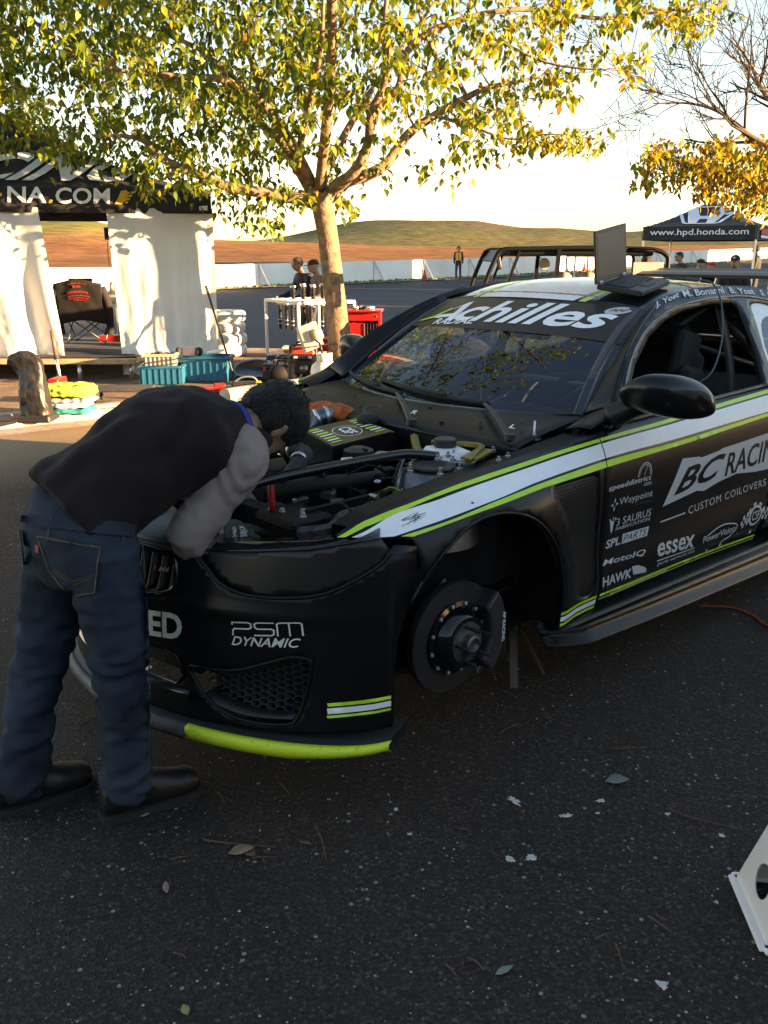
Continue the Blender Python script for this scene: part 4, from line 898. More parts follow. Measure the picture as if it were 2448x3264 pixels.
# door mirror
for s in (1, -1):
    secs = []
    mx_, my_ = (0, 0) if s > 0 else (.26, -.10)
    for t, (x, y, z, a, b) in enumerate(((.74, .90, 1.10, .01, .012), (.75, .925, 1.115, .06, .05), (.785, .98, 1.127, .10, .084), (.82, 1.05, 1.124, .118, .092), (.85, 1.10, 1.113, .108, .083), (.875, 1.135, 1.103, .07, .056), (.888, 1.147, 1.095, .03, .024))):
        secs.append((cv(x + mx_, s * (y + my_), z), Vector((a * .92, -s * .01, -.01)), Vector((-.012, 0, b * .84))))
    mb = MB(); loft(mb, secs, 24, sub=4, pw=2.6); mi = mb.build('door_mirror', mat('mirror_black', (.006, .006, .007), .2, spec=.4), car, True)
    mb = MB(); mb.tube([cv(.76 + mx_ * .7, s * .845, 1.03), cv(.77 + mx_, s * (.92 + my_), 1.075), cv(.79 + mx_, s * (.98 + my_), 1.09)], [.05, .04, .03], 10, smooth=4); mb.build('mirror_arm', BLK, mi, True)
    mb = MB(); mb.add([cv(.70, s * .873, .999), cv(.86, s * .850, 1.016), cv(.83, s * .845, 1.06), cv(.755, s * .862, 1.03)], [(0, 1, 2, 3)]); mb.build('mirror_base', PLA, mi, solid=.01)
# --- inside
mb = MB(); mb.grid(lambda y, t: cv(.62 + .05 * (1 - (y / .7) ** 2) * -1 + .48 * t, y, .985 + .03 * math.sin(t * 3.14) - .12 * t ** 3 + .05 * math.exp(-((y - .36) / .15) ** 2) * t), np.linspace(-.70, .70, 20), np.linspace(0, 1, 8)); mb.add([cv(1.10, -.7, .865), cv(1.10, .7, .865), cv(1.05, .7, .5), cv(1.05, -.7, .5)], [(0, 1, 2, 3)]); mb.build('dashboard', mat('dash_suede', (.009, .009, .011), .9), car, True, fix=False)
mb = MB(); mb.tube([cv(1.20 + .05 * math.sin(a), .36 + .165 * math.cos(a), .93 + .155 * math.sin(a)) for a in np.linspace(0, 6.283, 25)[:-1]], .015, 8, closed=True); mb.bar(cv(1.2, .2, .93), cv(1.2, .52, .93), .03, .02); mb.bar(cv(1.2, .36, .93), cv(1.05, .36, .87), .05); mb.build('steering_wheel', RUB, car, True)
TUBE = mat('cage_paint', (.06, .06, .065), .4)
mb = MB()
for s in (1, -1):
    mb.tube([cv(.72, s * .66, .5), cv(.80, s * .66, .98), cv(1.36, s * .54, 1.36), cv(2.08, s * .53, 1.40)], .02, 8, smooth=5); mb.tube([cv(2.08, s * .66, .45), cv(2.08, s * .65, 1.0), cv(2.08, s * .54, 1.39)], .02, 8, smooth=4)
    mb.tube([cv(2.08, s * .5, 1.36), cv(3.0, s * .5, .92)], .02, 8); mb.tube([cv(1.0, s * .68, .55), cv(2.05, s * .66, .82)], .02, 8)
mb.tube([cv(2.08, -.53, 1.40), cv(2.08, .53, 1.40)], .02, 8); mb.tube([cv(1.36, -.54, 1.365), cv(1.36, .54, 1.365)], .02, 8); mb.tube([cv(2.08, -.64, .92), cv(2.08, .64, .92)], .02, 8); mb.tube([cv(2.08, .5, 1.37), cv(2.08, -.62, .6)], .02, 8); mb.tube([cv(2.08, -.5, 1.38), cv(3.0, .5, .95)], .02, 8)
mb.build('roll_cage', TUBE, car, True, fix=False)
SEAT = mat('seat_cloth', (.007, .007, .008), .85, bump=.2, bscale=200)
for s in (1,):
    mb = MB(); mb.box(cv(1.62, s * .36, .52), (.5, .46, .14), bev=.05)
    M = Matrix.Rotation(R(12), 3, 'Y'); mb.box(cv(1.84, s * .36, .86), (.12, .46, .66), M, bev=.05); mb.box(cv(1.92, s * .36, 1.15), (.10, .30, .26), M, bev=.045)
    for e in (-1, 1): mb.box(cv(1.76, s * .36 + e * .22, .86), (.2, .07, .5), M, bev=.03); mb.box(cv(1.83, s * .36 + e * .17, 1.15), (.2, .05, .22), M, bev=.02)
    se = mb.build('seat', SEAT, car)
    text('RECARO', 'lettering', se, PRT, lambda a, b: cv(1.70 + a * .18, s * .36 + .252 - .0 * a, .97 + b * .035) if s > 0 else cv(1.772, s * .36 - .10 + a * .2, 1.02 + b * .04), (0, 0), (1, .15), (0, 1), .02)
mb = MB(); mb.box(cv(2.75, 0, .90), (.85, 1.2, .03)); mb.box(cv(2.33, 0, .68), (.03, 1.3, .44)); mb.build('rear_shelf', SEAT, car)
mb = MB(); mb.box(cv(1.35, 0, .335), (1.7, 1.4, .02)); mb.build('cabin_floor', SEAT, car)
mb = MB(); mb.tube([ws(.25, .97, -.03), ws(.25, .90, -.06), ws(.2, .86, -.08)], .01, 6); mb.box(ws(.2, .82, -.09), (.03, .22, .06), bev=.015); mb.build('inner_mirror', PLA, car)

# --- front brakes on show, wheels off
for s in (1, -1):
    hc_ = cv(0, s * .80, .372); ax = Vector((0, -s, 0))
    mb = MB(); mb.lathe([(.115, -.05), (.193, -.05), (.195, -.046), (.195, -.022), (.193, -.018), (.115, -.018)], 48, hc_, ax); ro = mb.build('brake_disc', mat('disc_iron', (.055, .055, .06), .42, .7, rvar=.08, scale=20), car, True, auto=40)
    mb = MB(); mb.lathe([(.128, -.018), (.128, -.008), (.112, -.004), (.095, .03), (.085, .038), (.02, .040), (.0, .040)], 40, hc_, ax); mb.build('disc_hat', GLS, ro, True, auto=30)
    for k in range(12):
        a = k * math.pi / 6 + .2; c_ = hc_ + ax * -.006 + Vector((.121 * math.cos(a), 0, .121 * math.sin(a))); mb = MB(); mb.lathe([(.007, 0), (.007, .006), (.004, .007), (0, .006)], 8, c_, ax); mb.build('bobbin', ALU, ro)
    mb = MB(); mb.lathe([(.0, .03), (.070, .038), (.070, .044), (.046, .046), (.036, .048), (.033, .070), (.024, .074), (.018, .062), (0, .060)], 28, hc_, ax); hb_ = mb.build('hub', STL, car, True, auto=35)
    for k in range(5):
        a = k * 1.2566 + .5; c_ = hc_ + ax * .05 + Vector((.06 * math.cos(a), 0, .06 * math.sin(a))); mb = MB(); mb.lathe([(.006, -.01), (.006, .050), (.004, .053), (.004, .058), (0, .058)], 10, c_, ax); mb.build('stud', PLA, hb_, True, auto=40)
    pl = []
    for a in np.linspace(-48, 40, 10): pl.append((.215 * math.cos(R(a)), .215 * math.sin(R(a))))
    for a in np.linspace(40, -48, 10): pl.append((.135 * math.cos(R(a)), .135 * math.sin(R(a))))
    mb = MB(); mb.prism(pl, -.085, .035, lambda x, y, z: hc_ + Vector((x, 0, y)) + ax * z); ca = mb.build('caliper', mat('caliper_grey', (.03, .03, .033), .4), car, bevel=.012)
    if s > 0: text('AP RACING', 'lettering', ca, WHT, lambda a, b: hc_ + Vector((.187 + b * .016 - .002 * a, 0, .055 - a * .11)) + ax * .0375, (0, 0), (1, 0), (0, 1), .02)
    mb = MB(); mb.bar(hc_ + Vector((0, s * .06, 0)), hc_ + Vector((.02, s * .16, .3)), .05); mb.tube([hc_ + Vector((0, s * .08, -.08)), cv(.1, s * .35, .33)], .02, 8); mb.tube([hc_ + Vector((.0, s * .1, 0)), cv(0, s * .25, .42)], .018, 8); mb.build('suspension', STL, car)
# jack stands under the car
for i, (x, yl) in enumerate(((.52, .62), (.52, -.62))):
    w = Vector((-.30, 3.30, 0)) + Matrix.Rotation(R(43), 3, 'Z') @ cv(x, yl, 0)
    js = thing('jack_stand', ('steel jack stand holding up the near front of the black race car', 'steel jack stand holding up the far front of the black race car')[i], 'jack stand', w, R(43), 'jack stands under the race car')
    mb = MB()
    for a in range(4): mb.bar((.13 * math.cos(a * 1.5708 + .785), .13 * math.sin(a * 1.5708 + .785), .005), (.03 * math.cos(a * 1.5708 + .785), .03 * math.sin(a * 1.5708 + .785), .20), .03, .01)
    mb.build('base_frame', mat('stand_brown', (.06, .045, .035), .6), js); mb = MB(); mb.lathe([(.022, .06), (.022, .27), (.045, .275), (.045, .295), (0, .296)], 12); mb.build('ratchet_post', STL, js)
# ============================================================ people
SKIN = mat('skin', (.36, .19, .125), .55, var=.12, scale=30)
HAIR = mat('dark_hair', (.007, .0055, .005), .55, bump=1.0, bscale=420)
def nz(p, f, o=0.0): return noise.noise((p.x * f[0] + o, p.y * f[1] + o, p.z * f[2] - o))
def head_geo(mb, c, up, face, h=.235):
    up = Vector(up).normalized(); face = (Vector(face) - up * Vector(face).dot(up)).normalized(); rt = face.cross(up)
    def P(a, f, u): return c + rt * (a * h) + face * (f * h) + up * (u * h)
    secs = [(P(0, .10, -.47), .12, .10), (P(0, .12, -.40), .20, .20), (P(0, .07, -.27), .27, .33), (P(0, .02, -.10), .315, .385), (P(0, -.01, .08), .335, .415), (P(0, -.02, .24), .325, .395), (P(0, -.03, .38), .26, .30), (P(0, -.03, .47), .14, .17), (P(0, -.03, .50), .03, .04)]
    loft(mb, [(s[0], rt * s[1] * h, face * s[2] * h) for s in secs], 20, sub=3)
    # nose, brow, lips, ears
    loft(mb, [(P(0, .38, .06), rt * .03 * h, face * .03 * h), (P(0, .43, -.03), rt * .045 * h, face * .05 * h), (P(0, .46, -.11), rt * .07 * h, face * .06 * h), (P(0, .38, -.15), rt * .05 * h, face * .04 * h)], 10, sub=3)
    loft(mb, [(P(-.2, .33, .075), up * .03 * h, face * .05 * h), (P(0, .37, .07), up * .03 * h, face * .05 * h), (P(.2, .33, .075), up * .03 * h, face * .05 * h)], 8, sub=3)
    loft(mb, [(P(-.12, .33, -.25), up * .015 * h, face * .03 * h), (P(0, .38, -.25), up * .045 * h, face * .04 * h), (P(.12, .33, -.25), up * .015 * h, face * .03 * h)], 8, sub=3)
    for e in (-1, 1): loft(mb, [(P(e * .315, -.04, -.14), face * .045 * h, rt * .03 * h), (P(e * .345, -.06, -.04), face * .065 * h, rt * .03 * h), (P(e * .35, -.08, .04), face * .07 * h, rt * .035 * h), (P(e * .33, -.06, .09), face * .035 * h, rt * .03 * h)], 10, sub=3)
    return P, rt, face, up
def eyes(person, P, h):
    for e in (-1, 1):
        mb = MB(); mb.lathe([(0, -.055), (.03, -.046), (.05, -.02), (.055, 0), (.05, .02), (.03, .046), (0, .055)], 12, (0, 0, 0)); V = [v * h * .9 + P(e * .155, .305, .005) for v in mb.v]; mb.v = V
        mb.build('eye', mat('eye_dark', (.03, .025, .02), .2), person, True)
def hand_geo(mb, wrist, fwd, palm_n, s=1.0, curl=.9, side=1):
    fwd = Vector(fwd).normalized(); n = (Vector(palm_n) - fwd * Vector(palm_n).dot(fwd)).normalized(); x = fwd.cross(n) * side
    W = Vector(wrist)
    loft(mb, [(W, x * .028 * s, n * .02 * s), (W + fwd * .04 * s, x * .038 * s, n * .017 * s), (W + fwd * .088 * s, x * .042 * s, n * .014 * s)], 12, sub=3)
    for k, (o, L) in enumerate(((-.031, .068), (-.0105, .078), (.0105, .074), (.031, .058))):
        p = W + fwd * .085 * s + x * o * s; d = fwd.copy(); pts = [p]; rr = [.0095 * s]
        for j, l in enumerate((.45, .32, .26)):
            a = curl * (.45 + .3 * j); d = (fwd * math.cos(a) + n * math.sin(a)).normalized(); p = p + d * L * l * s; pts.append(p); rr.append(.009 * s - .0009 * j)
        limb(mb, pts, rr, 10, 3)
    p = W + fwd * .03 * s - x * .034 * s; limb(mb, [p, p + (fwd * .5 - x * .75 + n * .4).normalized() * .036 * s, p + (fwd * .85 - x * .5 + n * .7).normalized() * .07 * s], [.013 * s, .0115 * s, .009 * s], 10, 3)

man = thing('person', 'person in dark tee with grey sleeves and jeans bent over the open engine bay', 'person', (-.9, 2.4, 0))
def L_(p): return Vector(p) - Vector((-.9, 2.4, 0))
f = Vector((.76, .65, 0)); r = Vector((.65, -.76, 0)); UP = Vector((0, 0, 1))
J = dict(hem=at(258, 1612, 2.42), low=at(350, 1545, 2.47), mid=at(478, 1452, 2.55), chest=at(625, 1398, 2.64), nb=at(735, 1375, 2.70), neck=at(785, 1362, 2.74), head=at(848, 1348, 2.77),
         pel=at(262, 1690, 2.40), sh=at(772, 1458, 2.58), el=at(603, 1708, 2.50), wr=at(735, 1694, 2.63), rk=at(384, 2149, 2.33), ra=at(408, 2490, 2.30), lk=at(118, 2149, 2.42), la=at(66, 2480, 2.33))
J = {k: L_(v) for k, v in J.items()}
def sec(c, t, a, b, tilt=0): # section across direction t: side radius a, thickness b
    t = Vector(t).normalized(); u = (r - t * r.dot(t)).normalized(); v = t.cross(u).normalized(); return (Vector(c), u * a, v * b)
sp = [J['hem'], J['low'], J['mid'], J['chest'], J['nb']]
tdir = [(sp[1] - sp[0]), (sp[2] - sp[0]), (sp[3] - sp[1]), (sp[4] - sp[2]), (sp[4] - sp[3])]
lsh = J['sh'] - r * .37 + Vector((.0, .02, .03)); lel = lsh + Vector((.10, .10, -.27)); lwr = lel + Vector((.20, .02, -.06))
rhip = J['pel'] + r * .085 + Vector((.02, 0, -.04)); lhip = J['pel'] - r * .085 + Vector((-.02, 0, -.04))
# body: one continuous surface inside the clothes
mb = MB(); loft(mb, [sec(J['pel'], UP, .14, .10), sec(J['hem'], tdir[0], .145, .115), sec(J['low'], tdir[1], .145, .115), sec(J['mid'], tdir[2], .155, .115), sec(J['chest'], tdir[3], .165, .115), sec(J['nb'], tdir[4], .12, .08), sec(J['neck'], tdir[4], .06, .06)], 20)
limb(mb, [J['nb'], J['neck'], J['head']], [.07, .058, .055])
limb(mb, [J['sh'] - r * .08, J['sh'], J['el'], J['wr']], [.05, .055, .042, .028]); limb(mb, [lsh + r * .08, lsh, lel, lwr], [.05, .055, .042, .028])
limb(mb, [rhip, J['rk'], J['ra']], [.09, .06, .042]); limb(mb, [lhip, J['lk'], J['la']], [.09, .06, .042])
hu = (f * .93 + Vector((0, 0, .30))).normalized(); hf = Vector((.02, .38, -.92))
P_, rt_, fc_, up_ = head_geo(mb, J['head'], hu, hf, .255)
hand_geo(mb, J['wr'], (J['wr'] - J['el']), (0, 0, -1), 1.0, .7, 1); hand_geo(mb, lwr, lwr - lel, (0, 0, -1), 1.0, .7, -1)
remeshed('body', mb.v, mb.f, SKIN, man, .009, 3)
eyes(man, P_, .255)
# hair as a shell over the crown, cropped at the sides, and a short beard
mb = MB(); hh = .262
loft(mb, [(P_(0, -.13, -.20), rt_ * .27 * hh, fc_ * .24 * hh), (P_(0, -.11, -.08), rt_ * .335 * hh, fc_ * .36 * hh), (P_(0, -.06, .10), rt_ * .365 * hh, fc_ * .42 * hh), (P_(0, -.02, .28), rt_ * .37 * hh, fc_ * .455 * hh), (P_(0, -.01, .44), rt_ * .31 * hh, fc_ * .37 * hh), (P_(0, -.02, .54), rt_ * .19 * hh, fc_ * .23 * hh), (P_(0, -.02, .575), rt_ * .05 * hh, fc_ * .06 * hh)], 24)
hr = remeshed('hair', mb.v, mb.f, HAIR, man, .007, 2, lambda p, n: .004 * nz(p, (35, 35, 35)) + .0022 * nz(p, (150, 150, 60), 3))
sm_ = MB(); rh = random.Random(6); C_h = P_(0, -.1, .45); vv = hr.data.vertices
for k in range(5200):
    v = vv[rh.randrange(len(vv))]; n_ = v.normal; fl = (v.co - C_h); fl = (fl - n_ * fl.dot(n_)); fl = fl.normalized() if fl.length > 1e-6 else rt_
    d_ = (n_ * rh.uniform(.25, .8) + fl * rh.uniform(.5, 1) + Vector((rh.gauss(0, .3), rh.gauss(0, .3), rh.gauss(0, .3)))).normalized(); sd_ = d_.cross(n_).normalized() * .0011; b_ = v.co - n_ * .002; L_h = rh.uniform(.010, .024)
    sm_.add([b_ - sd_, b_ + sd_, b_ + d_ * L_h], [(0, 1, 2)])
st_h = sm_.build('hair_strands', mat('hair_strand', (.010, .008, .007), .5), hr, fix=False); st_h['kind'] = 'stuff'
mb = MB(); loft(mb, [(P_(0, .12, -.49), rt_ * .15 * hh, fc_ * .14 * hh), (P_(0, .13, -.42), rt_ * .225 * hh, fc_ * .225 * hh), (P_(0, .10, -.32), rt_ * .272 * hh, fc_ * .30 * hh), (P_(0, .05, -.23), rt_ * .295 * hh, fc_ * .30 * hh), (P_(0, .0, -.12), rt_ * .322 * hh, fc_ * .20 * hh)], 20)
remeshed('beard', mb.v, mb.f, mat('stubble', (.035, .022, .018), .8, bump=.5, bscale=300), man, .007, 2)
# shirt
SHIRT = mat('charcoal_jersey', (.0175, .0105, .0110), .95, bump=.25, bscale=700, sheen=.03, var=.18, scale=6, spec=.2)
SLV = mat('grey_jersey', (.27, .20, .175), .95, bump=.25, bscale=700, var=.08, spec=.2)
mb = MB(); h0 = J['hem'] + (J['hem'] - J['low']).normalized() * .05
loft(mb, [sec(h0, tdir[0], .182, .150), sec(J['hem'], tdir[0], .178, .152), sec(J['low'], tdir[1], .178, .158), sec(J['mid'] + UP * .016, tdir[2], .188, .160), sec(J['chest'] + UP * .012, tdir[3], .200, .155), sec(J['nb'] - tdir[4].normalized() * .01, tdir[4], .14, .105), sec(J['neck'] - tdir[4].normalized() * .02, tdir[4], .075, .07)], 28, sub=5)
limb(mb, [J['chest'] + r * .06 + f * .03, J['sh'] - r * .07, J['sh'] - r * .02], [.09, .085, .072]); limb(mb, [J['chest'] - r * .08, lsh + r * .02], [.10, .08])
def shirt_w(p, n):
    q = p - J['hem']; t = q.dot((J['chest'] - J['hem']).normalized())
    d = .012 * nz(p, (7, 7, 7)) + .013 * math.sin(30 * (p.x * .5 - p.z * .75 + .25 * nz(p, (5, 5, 5)))) * max(0, nz(p, (4, 4, 4), 2) + .25)
    return d + .008 * nz(p, (18, 18, 9), 1) + .004 * max(0, nz(p, (26, 26, 7), 7)) * max(0, 1 - t / .28)
remeshed('shirt', mb.v, mb.f, SHIRT, man, .010, 4, shirt_w)
for (s0, e0, w0, nm_) in ((J['sh'], J['el'], J['wr'], 'r'), (lsh, lel, lwr, 'l')):
    mb = MB(); d = (w0 - e0).normalized()
    limb(mb, [s0 - (r if nm_ == 'r' else -r) * .07 + f * .005 + UP * .01, s0, s0.lerp(e0, .5), e0 + (e0 - s0).normalized() * .005, e0 + d * .07], [.083, .084, .072, .066, .054], 18)
    ax_ = (e0 - s0).normalized()
    remeshed('sleeve', mb.v, mb.f, SLV, man, .008, 4, lambda p, n: .007 * math.sin(80 * (p - s0).dot(ax_) + 9 * nz(p, (9, 9, 9))) * (.4 + nz(p, (7, 7, 7), 4)) + .004 * nz(p, (15, 15, 15)) + .003 * nz(p, (34, 34, 34), 6))
# blue collar band with its print
mb = MB(); loft(mb, [sec(J['nb'].lerp(J['neck'], .35), tdir[4], .108, .092), sec(J['nb'].lerp(J['neck'], .75), tdir[4], .088, .080)], 24, cap=False, sub=4)
mb.build('collar', mat('blue_knit', (.02, .04, .25), .8), man, True, fix=False, solid=.006)
# gloves
GLV = mat('work_glove', (.03, .03, .026), .85, col2=(.07, .068, .055), scale=90)
for (w0, e0, sd) in ((J['wr'], J['el'], 1), (lwr, lel, -1)):
    mb = MB(); d = (w0 - e0).normalized(); limb(mb, [w0 - d * .035, w0 + d * .02], [.041, .038]); hand_geo(mb, w0 - d * .004, d, (0, 0, -1), 1.16, .7, sd)
    gl = remeshed('glove', mb.v, mb.f, GLV, man, .0055, 2)
    if sd == 1:
        for k in range(3):
            b0 = w0 + d * (-.028 + .032 * k); side_ = (r - d * r.dot(d)).normalized(); upv = side_.cross(d).normalized()
            tx = text('Mechanix', 'glove_print', gl, PRT, lambda a, b: b0 + side_ * .055 + upv * (.045 - a * .085) * -1 + d * (b * .02), (0, 0), (1, 0), (0, 1), .01, .1, 6)
            md = tx.modifiers.new('wrap', 'SHRINKWRAP'); md.target = gl; md.wrap_method = 'NEAREST_SURFACEPOINT'; md.offset = .0015; md.wrap_mode = 'ABOVE_SURFACE'
# jeans
from mathutils.bvhtree import BVHTree
JEAN = mat('denim', (.036, .050, .070), .95, col2=(.011, .016, .024), scale=4, bump=.35, bscale=600, detail=6, spec=.2)
mb = MB(); loft(mb, [sec(J['hem'] + Vector((.0, .01, .05)), UP, .150, .118), sec(J['pel'] + UP * .02, UP, .178, .150), sec(J['pel'] - UP * .06, UP, .175, .142), sec(J['pel'] - UP * .14, UP, .160, .11)], 26)
for hp, kn, an in ((rhip, J['rk'], J['ra']), (lhip, J['lk'], J['la'])):
    limb(mb, [hp, hp.lerp(kn, .5), kn, kn.lerp(an, .5), an.lerp(kn, .10), an - UP * .005], [.099, .090, .077, .073, .075, .080], 20)
def jean_w(p, n):
    t = p.z; k = 1.0 if t < .55 else .55
    d = .015 * k * nz(p, (9, 9, 24)) + .011 * k * nz(p, (20, 20, 34), 2) + .008 * max(0, nz(p, (13, 13, 5), 8)) * (t > .5) + .012 * nz(p, (5, 5, 7), 5) * .6
    return d + (.0045 * math.sin(t * 110 + 6 * nz(p, (8, 8, 8))) * max(0, 1 - abs(t - .46) / .13)) + (.0045 * math.sin(t * 95 + 5 * nz(p, (9, 9, 9))) * max(0, 1 - t / .30))
jn = remeshed('jeans', mb.v, mb.f, JEAN, man, .010, 3, jean_w)
STI = mat('denim_stitch', (.10, .075, .04), .9)
jn_bvh = BVHTree.FromPolygons([v.co.copy() for v in jn.data.vertices], [tuple(p.vertices) for p in jn.data.polygons])
def wrapped(name, poly, m, off, sp=.012):                      # a cloth patch laid on the jeans
    P, T = tri2d(poly, (), sp * FPX / 2.3); o0 = L_((0, 0, CAM_H)); V = []
    for a, b in P:
        h = jn_bvh.ray_cast(o0, view_dir(a, b).normalized()); p_, n_ = (h[0], h[1]) if h[0] is not None else (L_(at(a, b, 2.3)), Vector((0, -1, 0)))
        V.append(p_ + (n_ if n_.y < .3 else -n_) * off)
    return raw(name, V, T, m, jn, True)
PK = [(123, 1709), (220, 1728), (316, 1744), (310, 1820), (302, 1888), (231, 1899), (195, 1860), (160, 1815)]
wrapped('pocket', PK, mat('denim_dark', (.017, .026, .040), .92, bump=.3, bscale=600), .004)
for a, b in zip(PK, PK[1:] + PK[:1]):
    q = stroke2([a, b], 5); wrapped('stitching', [(p.x, p.y) for p in q[0]], STI, .0058, .01)
wrapped('pocket_tab', [(119, 1735), (129, 1737), (129, 1762), (119, 1758)], mat('tab_red', (.45, .05, .03), .7), .007, .006)
for a, b in (((165, 1650), (150, 1735)), ((392, 1690), (388, 1735)), ((455, 1720), (470, 1960)), ((470, 1960), (478, 2200)), ((478, 2200), (470, 2470)), ((66, 1690), (80, 1800))):
    q = stroke2([a, b], 6); wrapped('seam', [(p.x, p.y) for p in q[0]], mat('denim_seam', (.035, .042, .052), .95), .003, .012)
for cx0, cx1, cy in ((178, 300, 1828), (180, 298, 1838)):
    q = stroke2([(cx0, cy - 18), ((cx0 + cx1) / 2, cy + 22)], 3) + stroke2([((cx0 + cx1) / 2, cy + 22), (cx1, cy + 2)], 3)
    for w in q: wrapped('stitching', [(p.x, p.y) for p in w], STI, .0058, .01)
wrapped('waistband', [(70, 1640), (150, 1660), (290, 1672), (420, 1690), (420, 1712), (290, 1697), (150, 1684), (66, 1662)], JEAN, .006)
# phone peeking from the pocket
ph = MB(); a, b = at(145, 1706, 2.262), at(243, 1722, 2.262); ph.box(((a + b) / 2) + Vector((0, 0, -.035)), (.075, .010, .12), Matrix.Rotation(R(-5), 3, 'Y') @ Matrix.Rotation(R(-10), 3, 'Z'), bev=.004)
tag(ph.build('phone', mat('phone_black', (.012, .011, .010), .3), None), 'dark phone tucked into the back pocket of the jeans', 'phone')
# shoes
SHOE = mat('black_leather', (.007, .006, .006), .5, var=.3, scale=20)
for heel, toe, L, an in ((gp(338, 2580), gp(640, 2480), .30, J['ra']), (gp(0, 2618), gp(235, 2540), .29, J['la'])):
    d = (toe - heel).normalized(); h_ = Vector((an.x, an.y, 0)) - d * .085; x = Vector((d.y, -d.x, 0)); mb = MB()
    def S(u, w, b, zc): return (h_ + d * u * L + UP * zc, x * w, UP * b)
    loft(mb, [S(.0, .022, .030, .055), S(.03, .038, .05, .065), S(.15, .041, .072, .08), S(.35, .043, .068, .075), S(.55, .049, .052, .060), S(.75, .052, .041, .050), S(.92, .045, .034, .045), S(1.0, .025, .022, .041)], 18, pw=2.4)
    limb(mb, [h_ + d * .085 + UP * .07, h_ + d * .09 + UP * .11], [.042, .042])
    sh_ = remeshed('shoe', mb.v, mb.f, SHOE, man, .008, 3, lambda p, n: .002 * nz(p, (30, 30, 30)))
    mb = MB(); pl = []
    for u, w in ((-.02, .03), (.04, .046), (.3, .048), (.5, .052), (.75, .061), (.93, .053), (1.03, .026)): pl.append((u, w))
    mb.prism([(u * L, w) for u, w in pl] + [(u * L, -w) for u, w in pl[::-1]], .0, .022, lambda a, b, z: h_ + d * a + x * b + UP * z); mb.build('sole', RUB, sh_)

